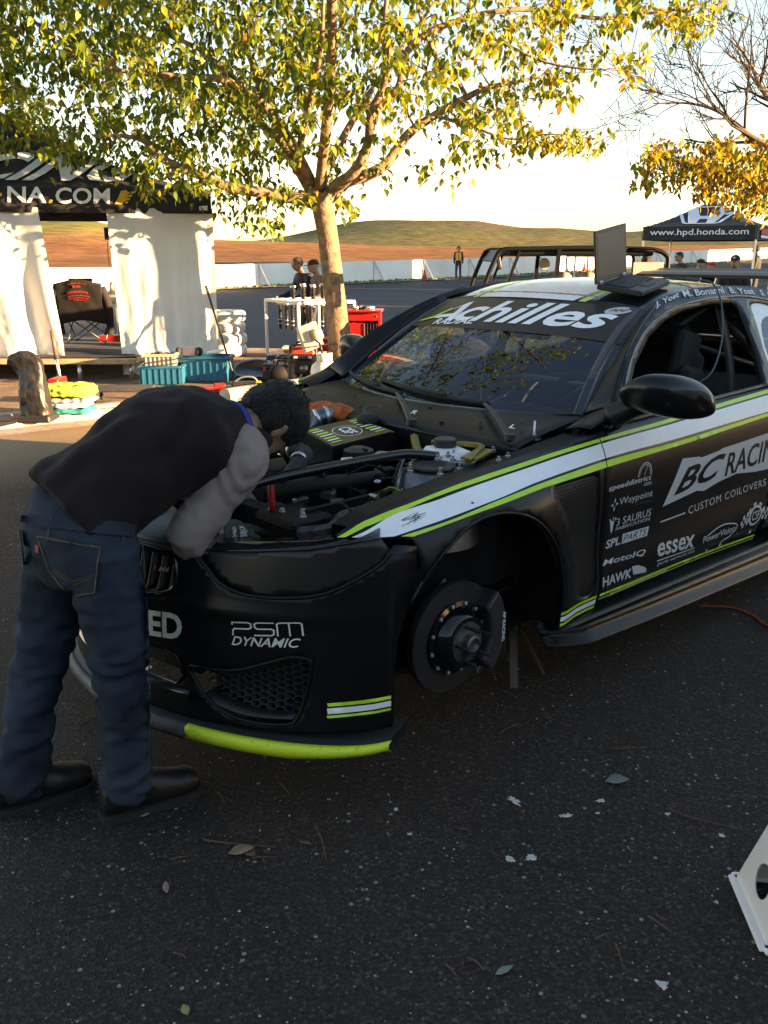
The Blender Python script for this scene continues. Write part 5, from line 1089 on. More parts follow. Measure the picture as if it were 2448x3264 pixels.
def bystander(name_label, loc, H, face_dir, top, legs, lean=0.0, hair='hair', cap=None, arms=((.0, .1, -.5), (.0, .1, -.5)), vest=False, group=None, glasses=False, sit=False, cat='person'):
    t = thing('person', name_label, cat, loc, math.atan2(face_dir[1], face_dir[0]) - math.pi / 2, group)   # local +y = facing
    k = H / 1.75; mb = MB(); hip = Vector((0, -.05 * lean, .92 * k)); che = Vector((0, .25 * lean, 1.30 * k - .06 * lean)); nk = Vector((0, .36 * lean, 1.48 * k - .10 * lean)); hd = nk + Vector((0, .05 + .05 * lean, .125 * k))
    X, Yv, Z = Vector((1, 0, 0)), Vector((0, 1, 0)), UP
    def body(mb, e):
        loft(mb, [(hip - Z * .06, X * (.155 + e), Yv * (.11 + e)), (hip + Z * .1, X * (.15 + e), Yv * (.11 + e)), (che, X * (.18 + e), Yv * (.12 + e)), (che.lerp(nk, .6), X * (.16 + e), Yv * (.09 + e)), (nk - Z * .02, X * (.06 + e), Yv * (.06 + e))], 16, sub=3)
        for sg, ar in zip((-1, 1), arms):
            s0 = che + X * sg * .18 + Z * .08 * k; e0 = s0 + Vector((sg * .06 + ar[0] * .5 * sg, ar[1] * .4 - .02, -.28 * k)); w0 = e0 + Vector((sg * .0 - ar[0] * .3 * sg, ar[1], ar[2] * .5 * k)); limb(mb, [s0, e0, w0], [.06 + e, .048 + e, .034 + e], 10, 3)
            WR.append((w0, (w0 - e0).normalized(), sg))
    def leg(mb, e):
        for sg in (-1, 1): limb(mb, [hip + X * sg * .09 - Z * .05, Vector((sg * .11, .02, .5 * k)), Vector((sg * .12, -.02, .09 * k))], [.09 + e, .062 + e, .045 + e], 12, 3)
    WR = []; body(mb, 0); leg(mb, 0); limb(mb, [nk - Z * .03, hd], [.055, .05]); P, a1, a2, a3 = head_geo(mb, hd, (0, .15 * lean, 1), (0, 1, -.35 * lean), .235 * k)
    for w0, d, sg in WR[:2]: hand_geo(mb, w0, d, (-sg, 0, 0), .95, .5, -sg)
    remeshed('body', mb.v, mb.f, SKIN, t, .016, 2); h = .235 * k
    WR = []; mb = MB(); body(mb, .012); remeshed('jacket', mb.v, mb.f, top, t, .018, 3, lambda p, n: .006 * nz(p, (9, 9, 14)))
    mb = MB(); leg(mb, .012); loft(mb, [(hip - Z * .10, X * .165, Yv * .12), (hip + Z * .05, X * .16, Yv * .12)], 14, sub=2); remeshed('trousers', mb.v, mb.f, legs, t, .018, 3, lambda p, n: .006 * nz(p, (8, 8, 18)))
    for sg in (-1, 1):
        mb = MB(); loft(mb, [(Vector((sg * .12, -.10, .05)), X * .03, Z * .045), (Vector((sg * .12, -.02, .055)), X * .042, Z * .055), (Vector((sg * .13, .10, .04)), X * .047, Z * .038), (Vector((sg * .13, .18, .03)), X * .03, Z * .025)], 12, sub=3); mb.build('shoe', SHOE, t, True)
    if cap is None:
        mb = MB(); loft(mb, [(P(0, -.14, -.16), a1 * .30 * h, a2 * .24 * h), (P(0, -.10, .0), a1 * .345 * h, a2 * .36 * h), (P(0, -.05, .2), a1 * .355 * h, a2 * .42 * h), (P(0, -.03, .42), a1 * .27 * h, a2 * .33 * h), (P(0, -.03, .53), a1 * .08 * h, a2 * .1 * h)], 16, sub=3); mb.build('hair', HAIR if hair == 'hair' else mat('brown_hair', (.10, .055, .03), .6), t, True)
    else:
        mb = MB(); loft(mb, [(P(0, -.02, .14), a1 * .36 * h, a2 * .44 * h), (P(0, -.02, .30), a1 * .36 * h, a2 * .43 * h), (P(0, -.03, .47), a1 * .24 * h, a2 * .28 * h), (P(0, -.03, .54), a1 * .06 * h, a2 * .08 * h)], 16, sub=3)
        mb.grid(lambda u, v: P(u * .30, .36 + .40 * v * math.sqrt(max(0, 1 - u * u * .8)), .17 - .05 * v - .05 * u * u), np.linspace(-1, 1, 9), [0, .5, 1]); c_ = mb.build('cap', cap, t, True, fix=False)
    if glasses:
        mb = MB()
        for e in (-1, 1): mb.box(P(e * .15, .39, .03), (.05, .012, .035), bev=.005); mb.bar(P(e * .26, .36, .04), P(e * .36, -.05, .04), .005)
        mb.build('sunglasses', mat('lens_black', (.01, .01, .01), .1), t)
    if vest:
        mb = MB(); loft(mb, [(hip + Z * .06, X * .19, Yv * .145), (che - Z * .08, X * .205, Yv * .152), (che + Z * .05, X * .19, Yv * .145), (che + Z * .12, X * .12, Yv * .11)], 20, sub=3, cap=False); v_ = mb.build('safety_vest', mat('vest_orange', (.75, .12, .02), .7), t, True, fix=False, solid=.01)
        for e in (-1, 1):
            mb = MB(); mb.grid(lambda u, w: Vector((e * .085 + w * .028, .158 - .03 * max(0, u - .6), hip.z + .06 + u * .44)), np.linspace(0, 1, 6), [-1, 1]); mb.build('reflective_strip', mat('hi_vis_yellow', (.75, .7, .12), .5), v_, fix=False, solid=.004)
        mb = MB(); mb.lathe([(0, -.03), (.04, -.025), (.045, 0), (.04, .025), (0, .03)], 12, P(.40, -.05, 0), (1, 0, 0)); mb.lathe([(0, -.03), (.04, -.025), (.045, 0), (.04, .025), (0, .03)], 12, P(-.40, -.05, 0), (1, 0, 0)); mb.tube([P(.4, -.05, .1), P(.3, -.05, .45), P(0, -.05, .6), P(-.3, -.05, .45), P(-.4, -.05, .1)], .01, 6, smooth=4); mb.build('ear_defenders', PLA, t, True)
    return t, P, h
# ============================================================ trees
BARK = mat('bark', (.30, .20, .12), .9, col2=(.13, .085, .055), scale=14, bump=1.0, bscale=34, detail=8)
BARK2 = mat('twig_bark', (.12, .085, .06), .9, var=.3, scale=30)
LM = [mat('leaf_' + n, c, .45, var=.25, scale=9, trans=.5, spec=.4) for n, c in (('deep', (.08, .13, .016)), ('green', (.17, .235, .022)), ('lime', (.32, .32, .028)), ('gold', (.45, .29, .025)), ('brown', (.30, .15, .03)))]
def leaf_geo(L, w, fold=.25, droop=.35):
    # a pointed oval blade folded on its midrib and bent down at the tip; origin at the stalk
    pts = []; st = ((0, 0), (.25, .8), (.5, 1.0), (.78, .55), (1, 0))
    V = []; F = []
    for t, k in st:
        z = -droop * t * t * L * .6; V += [(-k * w / 2, t * L, z + fold * k * w / 2), (0, t * L, z), (k * w / 2, t * L, z + fold * k * w / 2)]
    V[0] = V[2] = V[1]; V[12] = V[14] = V[13]
    idx = {0: 0}; Vn = [V[1], V[3], V[4], V[5], V[6], V[7], V[8], V[9], V[10], V[11], V[13]]
    F = [(0, 2, 1), (0, 3, 2), (1, 2, 5, 4), (2, 3, 6, 5), (4, 5, 8, 7), (5, 6, 9, 8), (7, 8, 10), (8, 9, 10)]
    return [Vector(v) for v in Vn], F
LEAF = [leaf_geo(1, .52, .30, .5), leaf_geo(1, .60, .15, .8), leaf_geo(1, .45, .5, .3)]
def make_tree(t, limbs, targets, leafy, rnd, size, big_n, mats_w, leaf_mult, rmin=.004, cam_sort=True, reach=2.2):
    # limbs: [(points, radii)]; targets: (point, leaf count); each target is joined to the nearest wood by a bowed twig
    nodes = []; NR = []; trunk_mb = MB()
    for pts, rr in limbs:
        P, Q = cr([Vector(p) for p in pts], rr, 6)
        trunk_mb.tube(P, Q, 12 if max(rr) > .08 else 7)
        nodes += P; NR += Q
    tw = MB(); leaves = []
    NP = np.array([tuple(p) for p in nodes]); order = sorted(targets, key=lambda q: float(np.min(np.hypot(NP[:, 0] - q[0].x, NP[:, 2] - q[0].z) + abs(NP[:, 1] - q[0].y))))
    cap_ = len(nodes) + len(targets) * 14; A_ = np.zeros((cap_, 3)); A_[:len(nodes)] = NP; nA = len(nodes)
    for p, nl in order:
        A = A_[:nA]; d = np.sqrt(((A - np.array(tuple(p))) ** 2).sum(1)); i = int(np.argmin(d + .35 * np.maximum(0, A[:, 2] - p.z)))
        a = Vector(A[i]); r0 = min(NR[i] * .6, .010 + .010 * d[i]); L = (p - a).length
        if L < .03: continue
        mid = a.lerp(p, .5) + Vector((rnd.uniform(-.12, .12), rnd.uniform(-.12, .12), .10 + rnd.uniform(-.05, .12))) * L
        tip = p + (p - a).normalized() * .06 * L
        P, Q = cr([a, a.lerp(mid, .5) + Vector((rnd.uniform(-1, 1), rnd.uniform(-1, 1), rnd.uniform(-1, 1))) * .03 * L, mid, p, tip], [r0, r0 * .8, r0 * .6, max(rmin, r0 * .35), rmin], 3)
        tw.tube(P, Q, 5, cap=False)
        k0 = len(P) // 3
        for q, w in zip(P[k0:], Q[k0:]): A_[nA] = tuple(q); nA += 1; NR.append(max(w, rmin))
        for j in range(int(nl * leaf_mult)):
            u = 1 - rnd.random() ** 1.3 * .75; q = P[min(len(P) - 1, int(u * (len(P) - 1)))]
            off = Vector((rnd.gauss(0, 1), rnd.gauss(0, 1), rnd.gauss(-.35, .7))) * .085
            leaves.append((q + off, (P[-1] - P[-2])))
            if off.length > .07: tw.add([q, q + Vector((.002, 0, .002)), q + off], [(0, 1, 2)])
    if not leaves: 
        return trunk_mb, tw, []
    out = []
    for q, d in leaves:
        an = rnd.uniform(0, 6.283); hang = rnd.uniform(-1.25, -.1)
        fy = Vector((math.cos(an) * math.cos(hang), math.sin(an) * math.cos(hang), math.sin(hang))); fx = fy.cross(Vector((rnd.uniform(-.6, .6), rnd.uniform(-.6, .6), 1))).normalized(); fz = fx.cross(fy).normalized()
        s = size * rnd.uniform(.55, 1.2); M = Matrix((fx, fy, fz)).transposed()
        out.append((q, M, s, mats_w(q, rnd), rnd.randrange(3)))
    return trunk_mb, tw, out
def leaf_objs(t, out, n_single, crown_name='foliage'):
    C = cam.location
    def key(l):
        q = l[0]; d = (q - C); px = d.x / (d.y * _c - d.z * _s + 1e-6); py = d.z / (d.y + 1e-6)
        vis = abs(px) < .46 and py < .30
        return (0 if vis else 50) + d.length / l[2] * .1
    out = sorted(out, key=key); base = t.location
    shared = {}
    for q, M, s, m, k in out[:n_single]:
        if (m, k) not in shared:
            me = bpy.data.meshes.new('leaf'); me.from_pydata([tuple(v) for v in LEAF[k][0]], [], LEAF[k][1]); me.materials.append(LM[m]); me.polygons.foreach_set('use_smooth', [True] * len(me.polygons)); shared[(m, k)] = me
        o = bpy.data.objects.new('leaf', shared[(m, k)]); COL.objects.link(o); o.parent = t; o.matrix_local = Matrix.Translation(q - base) @ (M * s).to_4x4()
    V = []; F = []; mi = []
    for q, M, s, m, k in out[n_single:]:
        b = len(V); V += [tuple((q - base) + M @ (v * s)) for v in LEAF[k][0]]; F += [tuple(i + b for i in f_) for f_ in LEAF[k][1]]; mi += [m] * len(LEAF[k][1])
    o = raw(crown_name, V, F, LM, t, True, mi); o['kind'] = 'stuff'
    return o
def fv(x, y, Y): return at(x * 1.4756, y * 1.4756, Y)
rnd = random.Random(21)
tree = thing('shade_tree', 'broad shade tree with green and yellowing leaves between the tent and the car', 'tree', (-.52, 11.0, .10))
base_l = [
 ([(-.50, 11.0, .05), (-.53, 11, .35), at(1075, 1000, 11), at(1060, 880, 11), at(1046, 760, 11), at(1030, 660, 11), at(1032, 620, 11)], [.20, .155, .135, .125, .12, .13, .12]),
 ([at(1034, 650, 11), fv(650, 430, 10.95), fv(580, 418, 10.8), fv(500, 405, 10.6), fv(430, 378, 10.4), fv(360, 348, 10.2), fv(300, 300, 10.0), fv(200, 292, 9.9)], [.10, .075, .062, .055, .05, .045, .025, .012]),
 ([fv(695, 440, 11), fv(655, 375, 11.1), fv(618, 320, 11.2), fv(600, 265, 11.3), fv(572, 215, 11.4), fv(548, 140, 11.5), fv(520, 70, 11.6), fv(500, -40, 11.8), fv(480, -160, 12)], [.11, .085, .07, .06, .055, .045, .035, .025, .012]),
 ([fv(672, 395, 11), fv(640, 330, 10.7), fv(600, 262, 10.4), fv(555, 215, 10.1), fv(480, 172, 9.9), fv(380, 165, 9.7), fv(250, 150, 9.5), fv(120, 105, 9.4)], [.07, .06, .05, .045, .038, .032, .02, .01]),
 ([fv(705, 430, 11), fv(745, 392, 11.1), fv(800, 376, 11.2), fv(838, 350, 11.3), fv(880, 292, 11.4), fv(935, 252, 11.5), fv(1000, 215, 11.6), fv(1060, 188, 11.7), fv(1180, 165, 11.9)], [.10, .085, .07, .062, .056, .05, .042, .03, .012]),
 ([fv(712, 415, 11), fv(765, 370, 10.8), fv(795, 310, 10.7), fv(802, 245, 10.6), fv(835, 165, 10.5), fv(830, 70, 10.4), fv(840, -60, 10.3)], [.08, .065, .055, .048, .04, .03, .015]),
 ([fv(800, 250, 10.6), fv(860, 190, 10.8), fv(880, 110, 11), fv(960, 55, 11.2), fv(1120, 20, 11.4), fv(1300, 40, 11.6), fv(1450, 22, 11.8), fv(1590, 5, 12)], [.05, .045, .04, .036, .03, .022, .015, .006]),
 ([fv(1005, 205, 11.6), fv(985, 170, 11.4), fv(945, 130, 11.2), fv(915, 60, 11), fv(895, -20, 10.8)], [.03, .026, .023, .02, .012]),
 ([fv(1000, 55, 11.2), fv(1090, 95, 11.0), fv(1180, 135, 10.9), fv(1290, 150, 10.8), fv(1385, 140, 10.8)], [.02, .016, .013, .009, .004]),
 ([fv(600, 300, 11.2), fv(540, 240, 11.9), fv(450, 120, 12.6), fv(330, 60, 13.0), fv(200, -20, 13.3)], [.055, .045, .035, .025, .01]),
 ([fv(690, 400, 11.2), fv(740, 300, 12.0), fv(800, 200, 12.6), fv(900, 60, 13.2), fv(1000, -80, 13.6)], [.06, .05, .038, .026, .01]),
 ([fv(640, 370, 10.9), fv(660, 250, 10.0), fv(690, 120, 9.3), fv(700, -30, 8.9)], [.05, .04, .028, .012]),
 ([fv(940, 250, 11.5), fv(1010, 270, 11.3), fv(1100, 300, 11.2), fv(1190, 290, 11.1), fv(1290, 300, 11.0)], [.022, .017, .012, .008, .004]),
]
base_l += [([fv(690, 410, 11), (-.55, 10.0, 3.4), (-.45, 8.8, 4.4), (-.3, 7.6, 5.0), (-.1, 6.4, 5.4), (.1, 5.4, 5.6)], [.07, .055, .045, .035, .022, .01]), ([(-.5, 9.4, 3.95), (-1.3, 8.2, 4.7), (-2.2, 7.2, 5.2), (-3.0, 6.4, 5.5)], [.04, .03, .02, .01]), ([(-.45, 8.8, 4.4), (.5, 8.0, 5.1), (1.3, 7.2, 5.6)], [.035, .024, .01])]
# crown outline as seen (fv units), leaf targets fill it through its depth and it carries on above the frame
CR_IN = [(-260, 330), (0, 335), (60, 322), (140, 350), (230, 395), (300, 412), (420, 425), (470, 470), (560, 500), (600, 500), (640, 460), (690, 380), (730, 470), (790, 455), (730, 400), (830, 385), (900, 380), (985, 405), (1050, 365), (1140, 385), (1175, 320), (1290, 310), (1280, 285), (1120, 275), (1100, 235), (1235, 215), (1200, 165), (1100, 120), (1250, 130), (1390, 150), (1380, 120), (1200, 75), (1350, 55), (1460, 85), (1600, 5), (1500, -80), (1300, -260), (900, -420), (400, -460), (0, -380), (-300, -150)]
tg = []; tries = 0
PIN = [Vector(p) for p in CR_IN]
while len(tg) < 1650 and tries < 60000:
    tries += 1
    x, y = rnd.uniform(-300, 1600), rnd.uniform(-460, 500)
    if not inside(np.array([(x, y)]), CR_IN)[0]: continue
    # thinner on the right and at the lower edge, so the sky shows through
    dens = 1.0 if x < 760 else (.62 if x < 1050 else .42)
    if y > 330: dens *= .55
    if y < -60: dens *= .55
    if 560 < x < 1000 and 230 < y < 370: dens *= .45
    if rnd.random() > dens: continue
    hw = 2.4 * math.sqrt(max(.08, 1 - ((x - 600) / 1050) ** 2)); Y = 11.1 + rnd.uniform(-hw, hw) * (.9 if y < 250 else .55)
    p = fv(x, y, Y)
    tg.append((p, rnd.uniform(11, 20) * (1.0 if x < 900 else .9)))
for pts in ([(1000, 55), (1090, 95), (1180, 135), (1290, 150), (1385, 140)], [(1120, 20), (1300, 40), (1450, 22), (1590, 5)], [(1100, 300), (1190, 290), (1290, 300)], [(1060, 188), (1180, 165), (1235, 190)], [(940, 255), (1060, 205), (1130, 260)]):
    for k in range(26):
        i = rnd.randrange(len(pts) - 1); t_ = rnd.random(); x = pts[i][0] * (1 - t_) + pts[i + 1][0] * t_; y = pts[i][1] * (1 - t_) + pts[i + 1][1] * t_
        tg.append((fv(x + rnd.uniform(-15, 15), y + rnd.uniform(-8, 30), 11.3 + rnd.uniform(-.35, .35)), rnd.uniform(5, 10)))
for k in range(330):                                          # the near side of the crown, over the car
    a = rnd.uniform(0, 6.283); rr_ = math.sqrt(rnd.random()); p = Vector((-.7 + 2.6 * rr_ * math.cos(a), 7.3 + 2.0 * rr_ * math.sin(a), 0)); p.z = 4.15 + .22 * abs(9.4 - p.y) + rnd.uniform(0, 1.3)
    tg.append((p, rnd.uniform(9, 16)))
def mw(q, rn):
    g = max(0, min(1, (q.x + 1.2) / 3.2)) ; u = rn.random()
    if u < .42 - .28 * g: return 0
    if u < .82 - .44 * g: return 1
    if u < .97 - .17 * g: return 2
    return 3 if u < .995 - .03 * g else 4
tm, tw, lv = make_tree(tree, base_l, tg, True, rnd, .108, 300, mw, 1.0)
off = tree.location
def shift(mb): mb.v = [v - off for v in mb.v]; return mb
shift(tm).build('trunk', BARK, tree, True, fix=False); b_ = shift(tw).build('twigs', BARK2, tree, True, fix=False); b_['kind'] = 'stuff'
leaf_objs(tree, lv, 300)
# the half-bare tree at the right edge
rnd = random.Random(8)
tree2 = thing('half_bare_tree', 'half bare tree with golden leaves below at the right edge', 'tree', (6.75, 12.6, 0))
b2 = tree2.location
l2 = [([(6.75, 12.6, -.05), (6.7, 12.6, .8), (6.6, 12.6, 1.7), (6.4, 12.6, 2.3)], [.17, .13, .12, .12]),
      ([(6.45, 12.6, 2.2), at(2500, 610, 12.6), at(2380, 575, 12.5), at(2270, 540, 12.3), at(2150, 510, 12.1), at(2060, 500, 12)], [.10, .075, .055, .04, .025, .01]),
      ([(6.45, 12.6, 2.2), at(2520, 500, 12.6), at(2400, 440, 12.6), at(2300, 360, 12.7), at(2200, 330, 12.8), at(2080, 330, 12.9)], [.09, .06, .04, .026, .015, .006]),
      ([(6.45, 12.6, 2.3), at(2560, 420, 12.8), at(2440, 300, 12.9), at(2390, 200, 13), at(2330, 110, 13)], [.08, .05, .035, .02, .006]),
      ([(6.5, 12.6, 2.3), (6.9, 12.9, 3.3), (7.4, 13.1, 4.6)], [.09, .06, .02]), ([(6.5, 12.6, 2.3), (7.4, 12.4, 2.9), (8.6, 12.3, 3.4)], [.08, .05, .015]), ([(6.5, 12.6, 2.3), (6.6, 13.6, 3.2), (6.4, 14.6, 4)], [.07, .05, .015]), ([(6.5, 12.6, 2.3), (6.8, 11.6, 3.2), (7.0, 10.9, 4)], [.07, .05, .015])]
tg = []
GP = [(2020, 600), (2060, 480), (2160, 440), (2300, 420), (2560, 470), (2700, 540), (2600, 660), (2380, 690), (2200, 610), (2100, 560)]
n_ = 0
while n_ < 230:
    x, y = rnd.uniform(2000, 2700), rnd.uniform(420, 690)
    if inside(np.array([(x, y)]), GP)[0]: tg.append((at(x, y, 12.3 + rnd.uniform(-.8, .8)), rnd.uniform(10, 17))); n_ += 1
tm, tw, lv = make_tree(tree2, l2, tg, True, rnd, .10, 120, lambda q, rn: (2, 3, 3, 4, 1, 3)[rn.randrange(6)], 1.0, rmin=.0075)
BW = MB()
def grow(p, d, L, r, lvl):
    pts = [p.copy()]; rr = [r]; q = p.copy(); n = 4
    for i in range(n):
        d = (d + Vector((rnd.gauss(0, .10), rnd.gauss(0, .10), rnd.gauss(.04, .10)))).normalized(); q = q + d * L / n; pts.append(q.copy()); rr.append(max(.0042, r * (1 - .6 * (i + 1) / n)))
    BW.tube(pts, rr, 5 if r > .012 else 4, cap=False)
    if lvl <= 0: return
    for k in range(rnd.randint(3, 5)):
        t = rnd.uniform(.25, 1) * n; i = min(n - 1, int(t)); b = pts[i].lerp(pts[i + 1], t - i); ax = d.cross(Vector((rnd.gauss(0, 1), rnd.gauss(0, 1), rnd.gauss(0, 1)))).normalized()
        grow(b, (Matrix.Rotation(R(rnd.uniform(25, 55)), 3, ax) @ d).normalized(), L * rnd.uniform(.45, .72), max(.005, rr[i] * .6), lvl - 1)
for pts, rr in l2[2:]:
    P, Q = cr([Vector(p) for p in pts], rr, 4)
    for i in range(int(len(P) * .35), len(P), 2):
        for e in range(2):
            dd = (P[min(i + 1, len(P) - 1)] - P[max(i - 1, 0)]).normalized(); ax = dd.cross(Vector((rnd.gauss(0, 1), rnd.gauss(0, 1), rnd.gauss(0, 1)))).normalized()
            grow(P[i], ((Matrix.Rotation(R(rnd.uniform(25, 60)), 3, ax) @ dd) + Vector((0, 0, .35))).normalized(), rnd.uniform(.55, 1.15), max(.008, Q[i] * .55), 2)
off = b2
bw_ = shift(BW).build('bare_twigs', mat('bare_twig_bark', (.045, .032, .026), .9, var=.3, scale=30), tree2, True, fix=False); bw_['kind'] = 'stuff'
shift(tm).build('trunk', BARK, tree2, True, fix=False); b_ = shift(tw).build('twigs', mat('bare_twig_bark', (.045, .032, .026), .9, var=.3, scale=30), tree2, True, fix=False); b_['kind'] = 'stuff'
leaf_objs(tree2, lv, 150)
# ============================================================ tent and paddock gear on the island
IZ = .115
FAB = mat('black_canvas', (.020, .019, .020), .75, var=.2, scale=3, bump=.3, bscale=400)
TARP = mat('white_tarp', (.72, .70, .66), .42, var=.06, scale=2, trans=.18, bump=.12, bscale=25)
TX0, TX1, TY0, TY1 = -8.25, at(672, 680, 11.6).x, 11.6, 14.6
ZV0, ZV1 = at(640, 682, 11.6).z, at(640, 606, 11.6).z
tent = thing('canopy_tent', 'large black canopy tent with white lettering and white side curtains at the left', 'tent', (TX1, TY0, IZ), R(10.5)); O = tent.location.copy()
def tl(x, y, z): return Vector((x, y, z)) - O
def UNR(x, y): q = Matrix.Rotation(R(-10.5), 3, 'Z') @ Vector((x - O.x, y - O.y, 0)); return (q.x + O.x, q.y + O.y)
RX0, RX1, RZ = -5.6, -5.05, 3.55
def roofz(x, y):
    a = (x - TX0) / (RX0 - TX0) if x < RX0 else ((TX1 - x) / (TX1 - RX1) if x > RX1 else 1); b = 1 - abs(y - (TY0 + TY1) / 2) / ((TY1 - TY0) / 2)
    t = max(0, min(a, b * 1.0, 1)); return ZV1 + (RZ - ZV1) * (t ** 1.35) - .02 * math.sin(t * 3.1)
mb = MB(); mb.grid(lambda x, y: tl(x, y, roofz(x, y) + .012 * noise.noise((x * 2, y * 2, 0))), np.linspace(TX0, TX1, 60), np.linspace(TY0, TY1, 40)); trf = mb.up().build('roof', FAB, tent, True, fix=False)
mb = MB(); mb.grid(lambda x, t: tl(x, TY0 - .02 - .02 * math.sin(x * 5) * (1 - t), ZV0 + (ZV1 - ZV0) * t), np.linspace(TX0, TX1 + .01, 60), np.linspace(0, 1, 4)); val = mb.build('valance', FAB, tent, True, fix=False, solid=.004)
mb = MB(); mb.grid(lambda y, t: tl(TX1 + .02, y, ZV0 + (ZV1 - ZV0) * t), np.linspace(TY0 - .02, TY1, 10), [0, 1]); mb.build('valance', FAB, tent, False, fix=False, solid=.004)
mb = MB(); mb.grid(lambda x, t: tl(x, TY1, ZV0 + (ZV1 - ZV0) * t), np.linspace(TX0, TX1, 10), [0, 1]); mb.build('valance', FAB, tent, False, fix=False, solid=.004)
vf = lambda x, z: tl(x, TY0 - .046, z)
def vx(cx_, cy_): p = at(cx_ / 2.074, 400 + cy_ / 2.074, 11.56); return (p.x, p.z)
YEL = mat('yellow_print', (.70, .42, .03), .6)
text('NA', 'lettering', val, WHT, vf, vx(118, 520), vx(355, 523), vx(118, 418), .02)
text('COM', 'lettering', val, WHT, vf, vx(410, 527), vx(746, 527), vx(410, 422), .02)
text('G', 'lettering', val, WHT, vf, vx(-108, 515), vx(2, 517), vx(-108, 412), .02)
strokes('lettering_accent', [[vx(35, 482), vx(86, 482), vx(86, 462), vx(35, 462)], [vx(370, 524), vx(392, 524), vx(392, 502), vx(370, 502)]], vf, YEL, val)
q = [[vx(778, 525), vx(800, 480), vx(815, 440), vx(850, 432), vx(862, 450), vx(850, 500), vx(820, 526)]] + [[vx(845, 448 + k * 20), vx(905 - k * 14, 440 + k * 22), vx(898 - k * 14, 454 + k * 22), vx(845, 462 + k * 20)] for k in range(4)]
strokes('bird_emblem', q, vf, YEL, val)
strokes('corner_patch', [[vx(1315, 562), vx(1368, 562), vx(1368, 530), vx(1315, 535)]], vf, WHT, val)
def rfm(x, t): # lettering on the sloped front of the roof: t 0 at the eave
    y = TY0 + .08 + t * 1.3; return tl(x, y, roofz(x, y) + .012 + .012)
text('BC RACING', 'lettering', trf, WHT, rfm, (-7.4, .10), (-3.05, .10), (-7.2, .52), .03, .35, 24)
# frame legs and truss
POST = mat('tent_alloy', (.62, .62, .62), .35, .8)
for x, y in ((TX1 - .05, TY0 + .05), (TX1 - .05, TY1 - .05), (-5.2, TY0 + .05), (-5.2, TY1 - .05), (TX0 + .05, TY0 + .05), (TX0 + .05, TY1 - .05), UNR(at(352, 720, 14.2).x, 14.2)):
    mb = MB(); mb.box(tl(x, y, (IZ + ZV1) / 2 + .02), (.045, .045, ZV1 - IZ - .04), bev=.005); lg = mb.build('leg', POST, tent)
    mb = MB(); mb.box(tl(x, y, ZV0 - .08), (.075, .075, .14), bev=.01); mb.build('slider', PLA, lg)
    mb = MB(); mb.box(tl(x, y, IZ + .01), (.10, .10, .02)); mb.build('foot', POST, lg)
for a, b in (((TX1, TY0 + .05), (-5.2, TY0 + .05)), ((TX1, TY1 - .05), (-5.2, TY1 - .05)), ((TX1 - .05, TY0), (TX1 - .05, TY1)), ((-5.2, TY0), (-5.2, TY1))):
    n = 4
    for k in range(n):
        p, q = Vector(a).lerp(Vector(b), k / n), Vector(a).lerp(Vector(b), (k + 1) / n)
        mb = MB(); mb.bar(tl(p.x, p.y, ZV0 + .05), tl(q.x, q.y, ZV1 - .04), .025); mb.bar(tl(p.x, p.y, ZV1 - .04), tl(q.x, q.y, ZV0 + .05), .02); mb.build('truss', PLA, tent)
def un3(p): x, y = UNR(p.x, p.y); return tl(x, y, p.z)
mb = MB(); mb.box(un3(at(340, 745, 14.1)), (.07, .05, .18), bev=.01); mb.tube([un3(at(342, 770, 14.1)), un3(at(346, 830, 14.1)), un3(at(356, 900, 14.1))], .006, 6); mb.build('hanging_strap', PLA, tent)
# curtains
def curtain(name, xt0, xt1, xb0, xb1, zt, zb, nf, amp, seed, flare, top_gather=0):
    mb = MB()
    def g(u, v):                                               # v 0 top .. 1 bottom
        x = (xt0 + (xt1 - xt0) * u) * (1 - v) + (xb0 + (xb1 - xb0) * u) * v; w = amp * (.25 + .75 * v)
        y = TY0 - .005 - w * math.sin(u * nf * 6.283 + 1.3 * noise.noise((u * 3, v * 2, seed))) - .05 * noise.noise((u * 9, v * 3.2, seed + 4)) * (.3 + v) - flare * max(0, v - .8) * 5 * (.6 + .5 * noise.noise((u * 6, v * 12, seed)))
        z = zt + (zb - zt) * v + (.03 * noise.noise((u * 14, v * 5, seed + 9)) if v > .8 else 0)
        y -= .02 * noise.noise((u * 30, v * 30, seed + 2)) * max(0, v - .55) * 2
        return tl(x, y, z)
    mb.grid(g, np.linspace(0, 1, 90), np.linspace(0, 1, 60)); return mb.build(name, TARP, tent, True, fix=False)
X = lambda px, py: at(px, py, 11.6).x
rc = curtain('side_curtain', X(352, 690), TX1 + .02, X(352, 690) + .06, TX1 + .01, ZV0 + .06, IZ + .02, .8, .012, 3, .16)
lc = curtain('side_curtain', X(-330, 690), X(150, 690), X(-300, 690), X(240, 1160) + .0, ZV0 + .06, IZ + .18, 3.2, .085, 8, .10)
mb = MB(); mb.grid(lambda u, v: tl(TX0 + u * 2.7, TY0 - .02 - .05 * math.sin(u * 40), ZV0 + .05 - v * (ZV0 - IZ - .1)), np.linspace(0, 1, 60), [0, .5, 1]); mb.build('side_curtain', TARP, tent, True, fix=False)
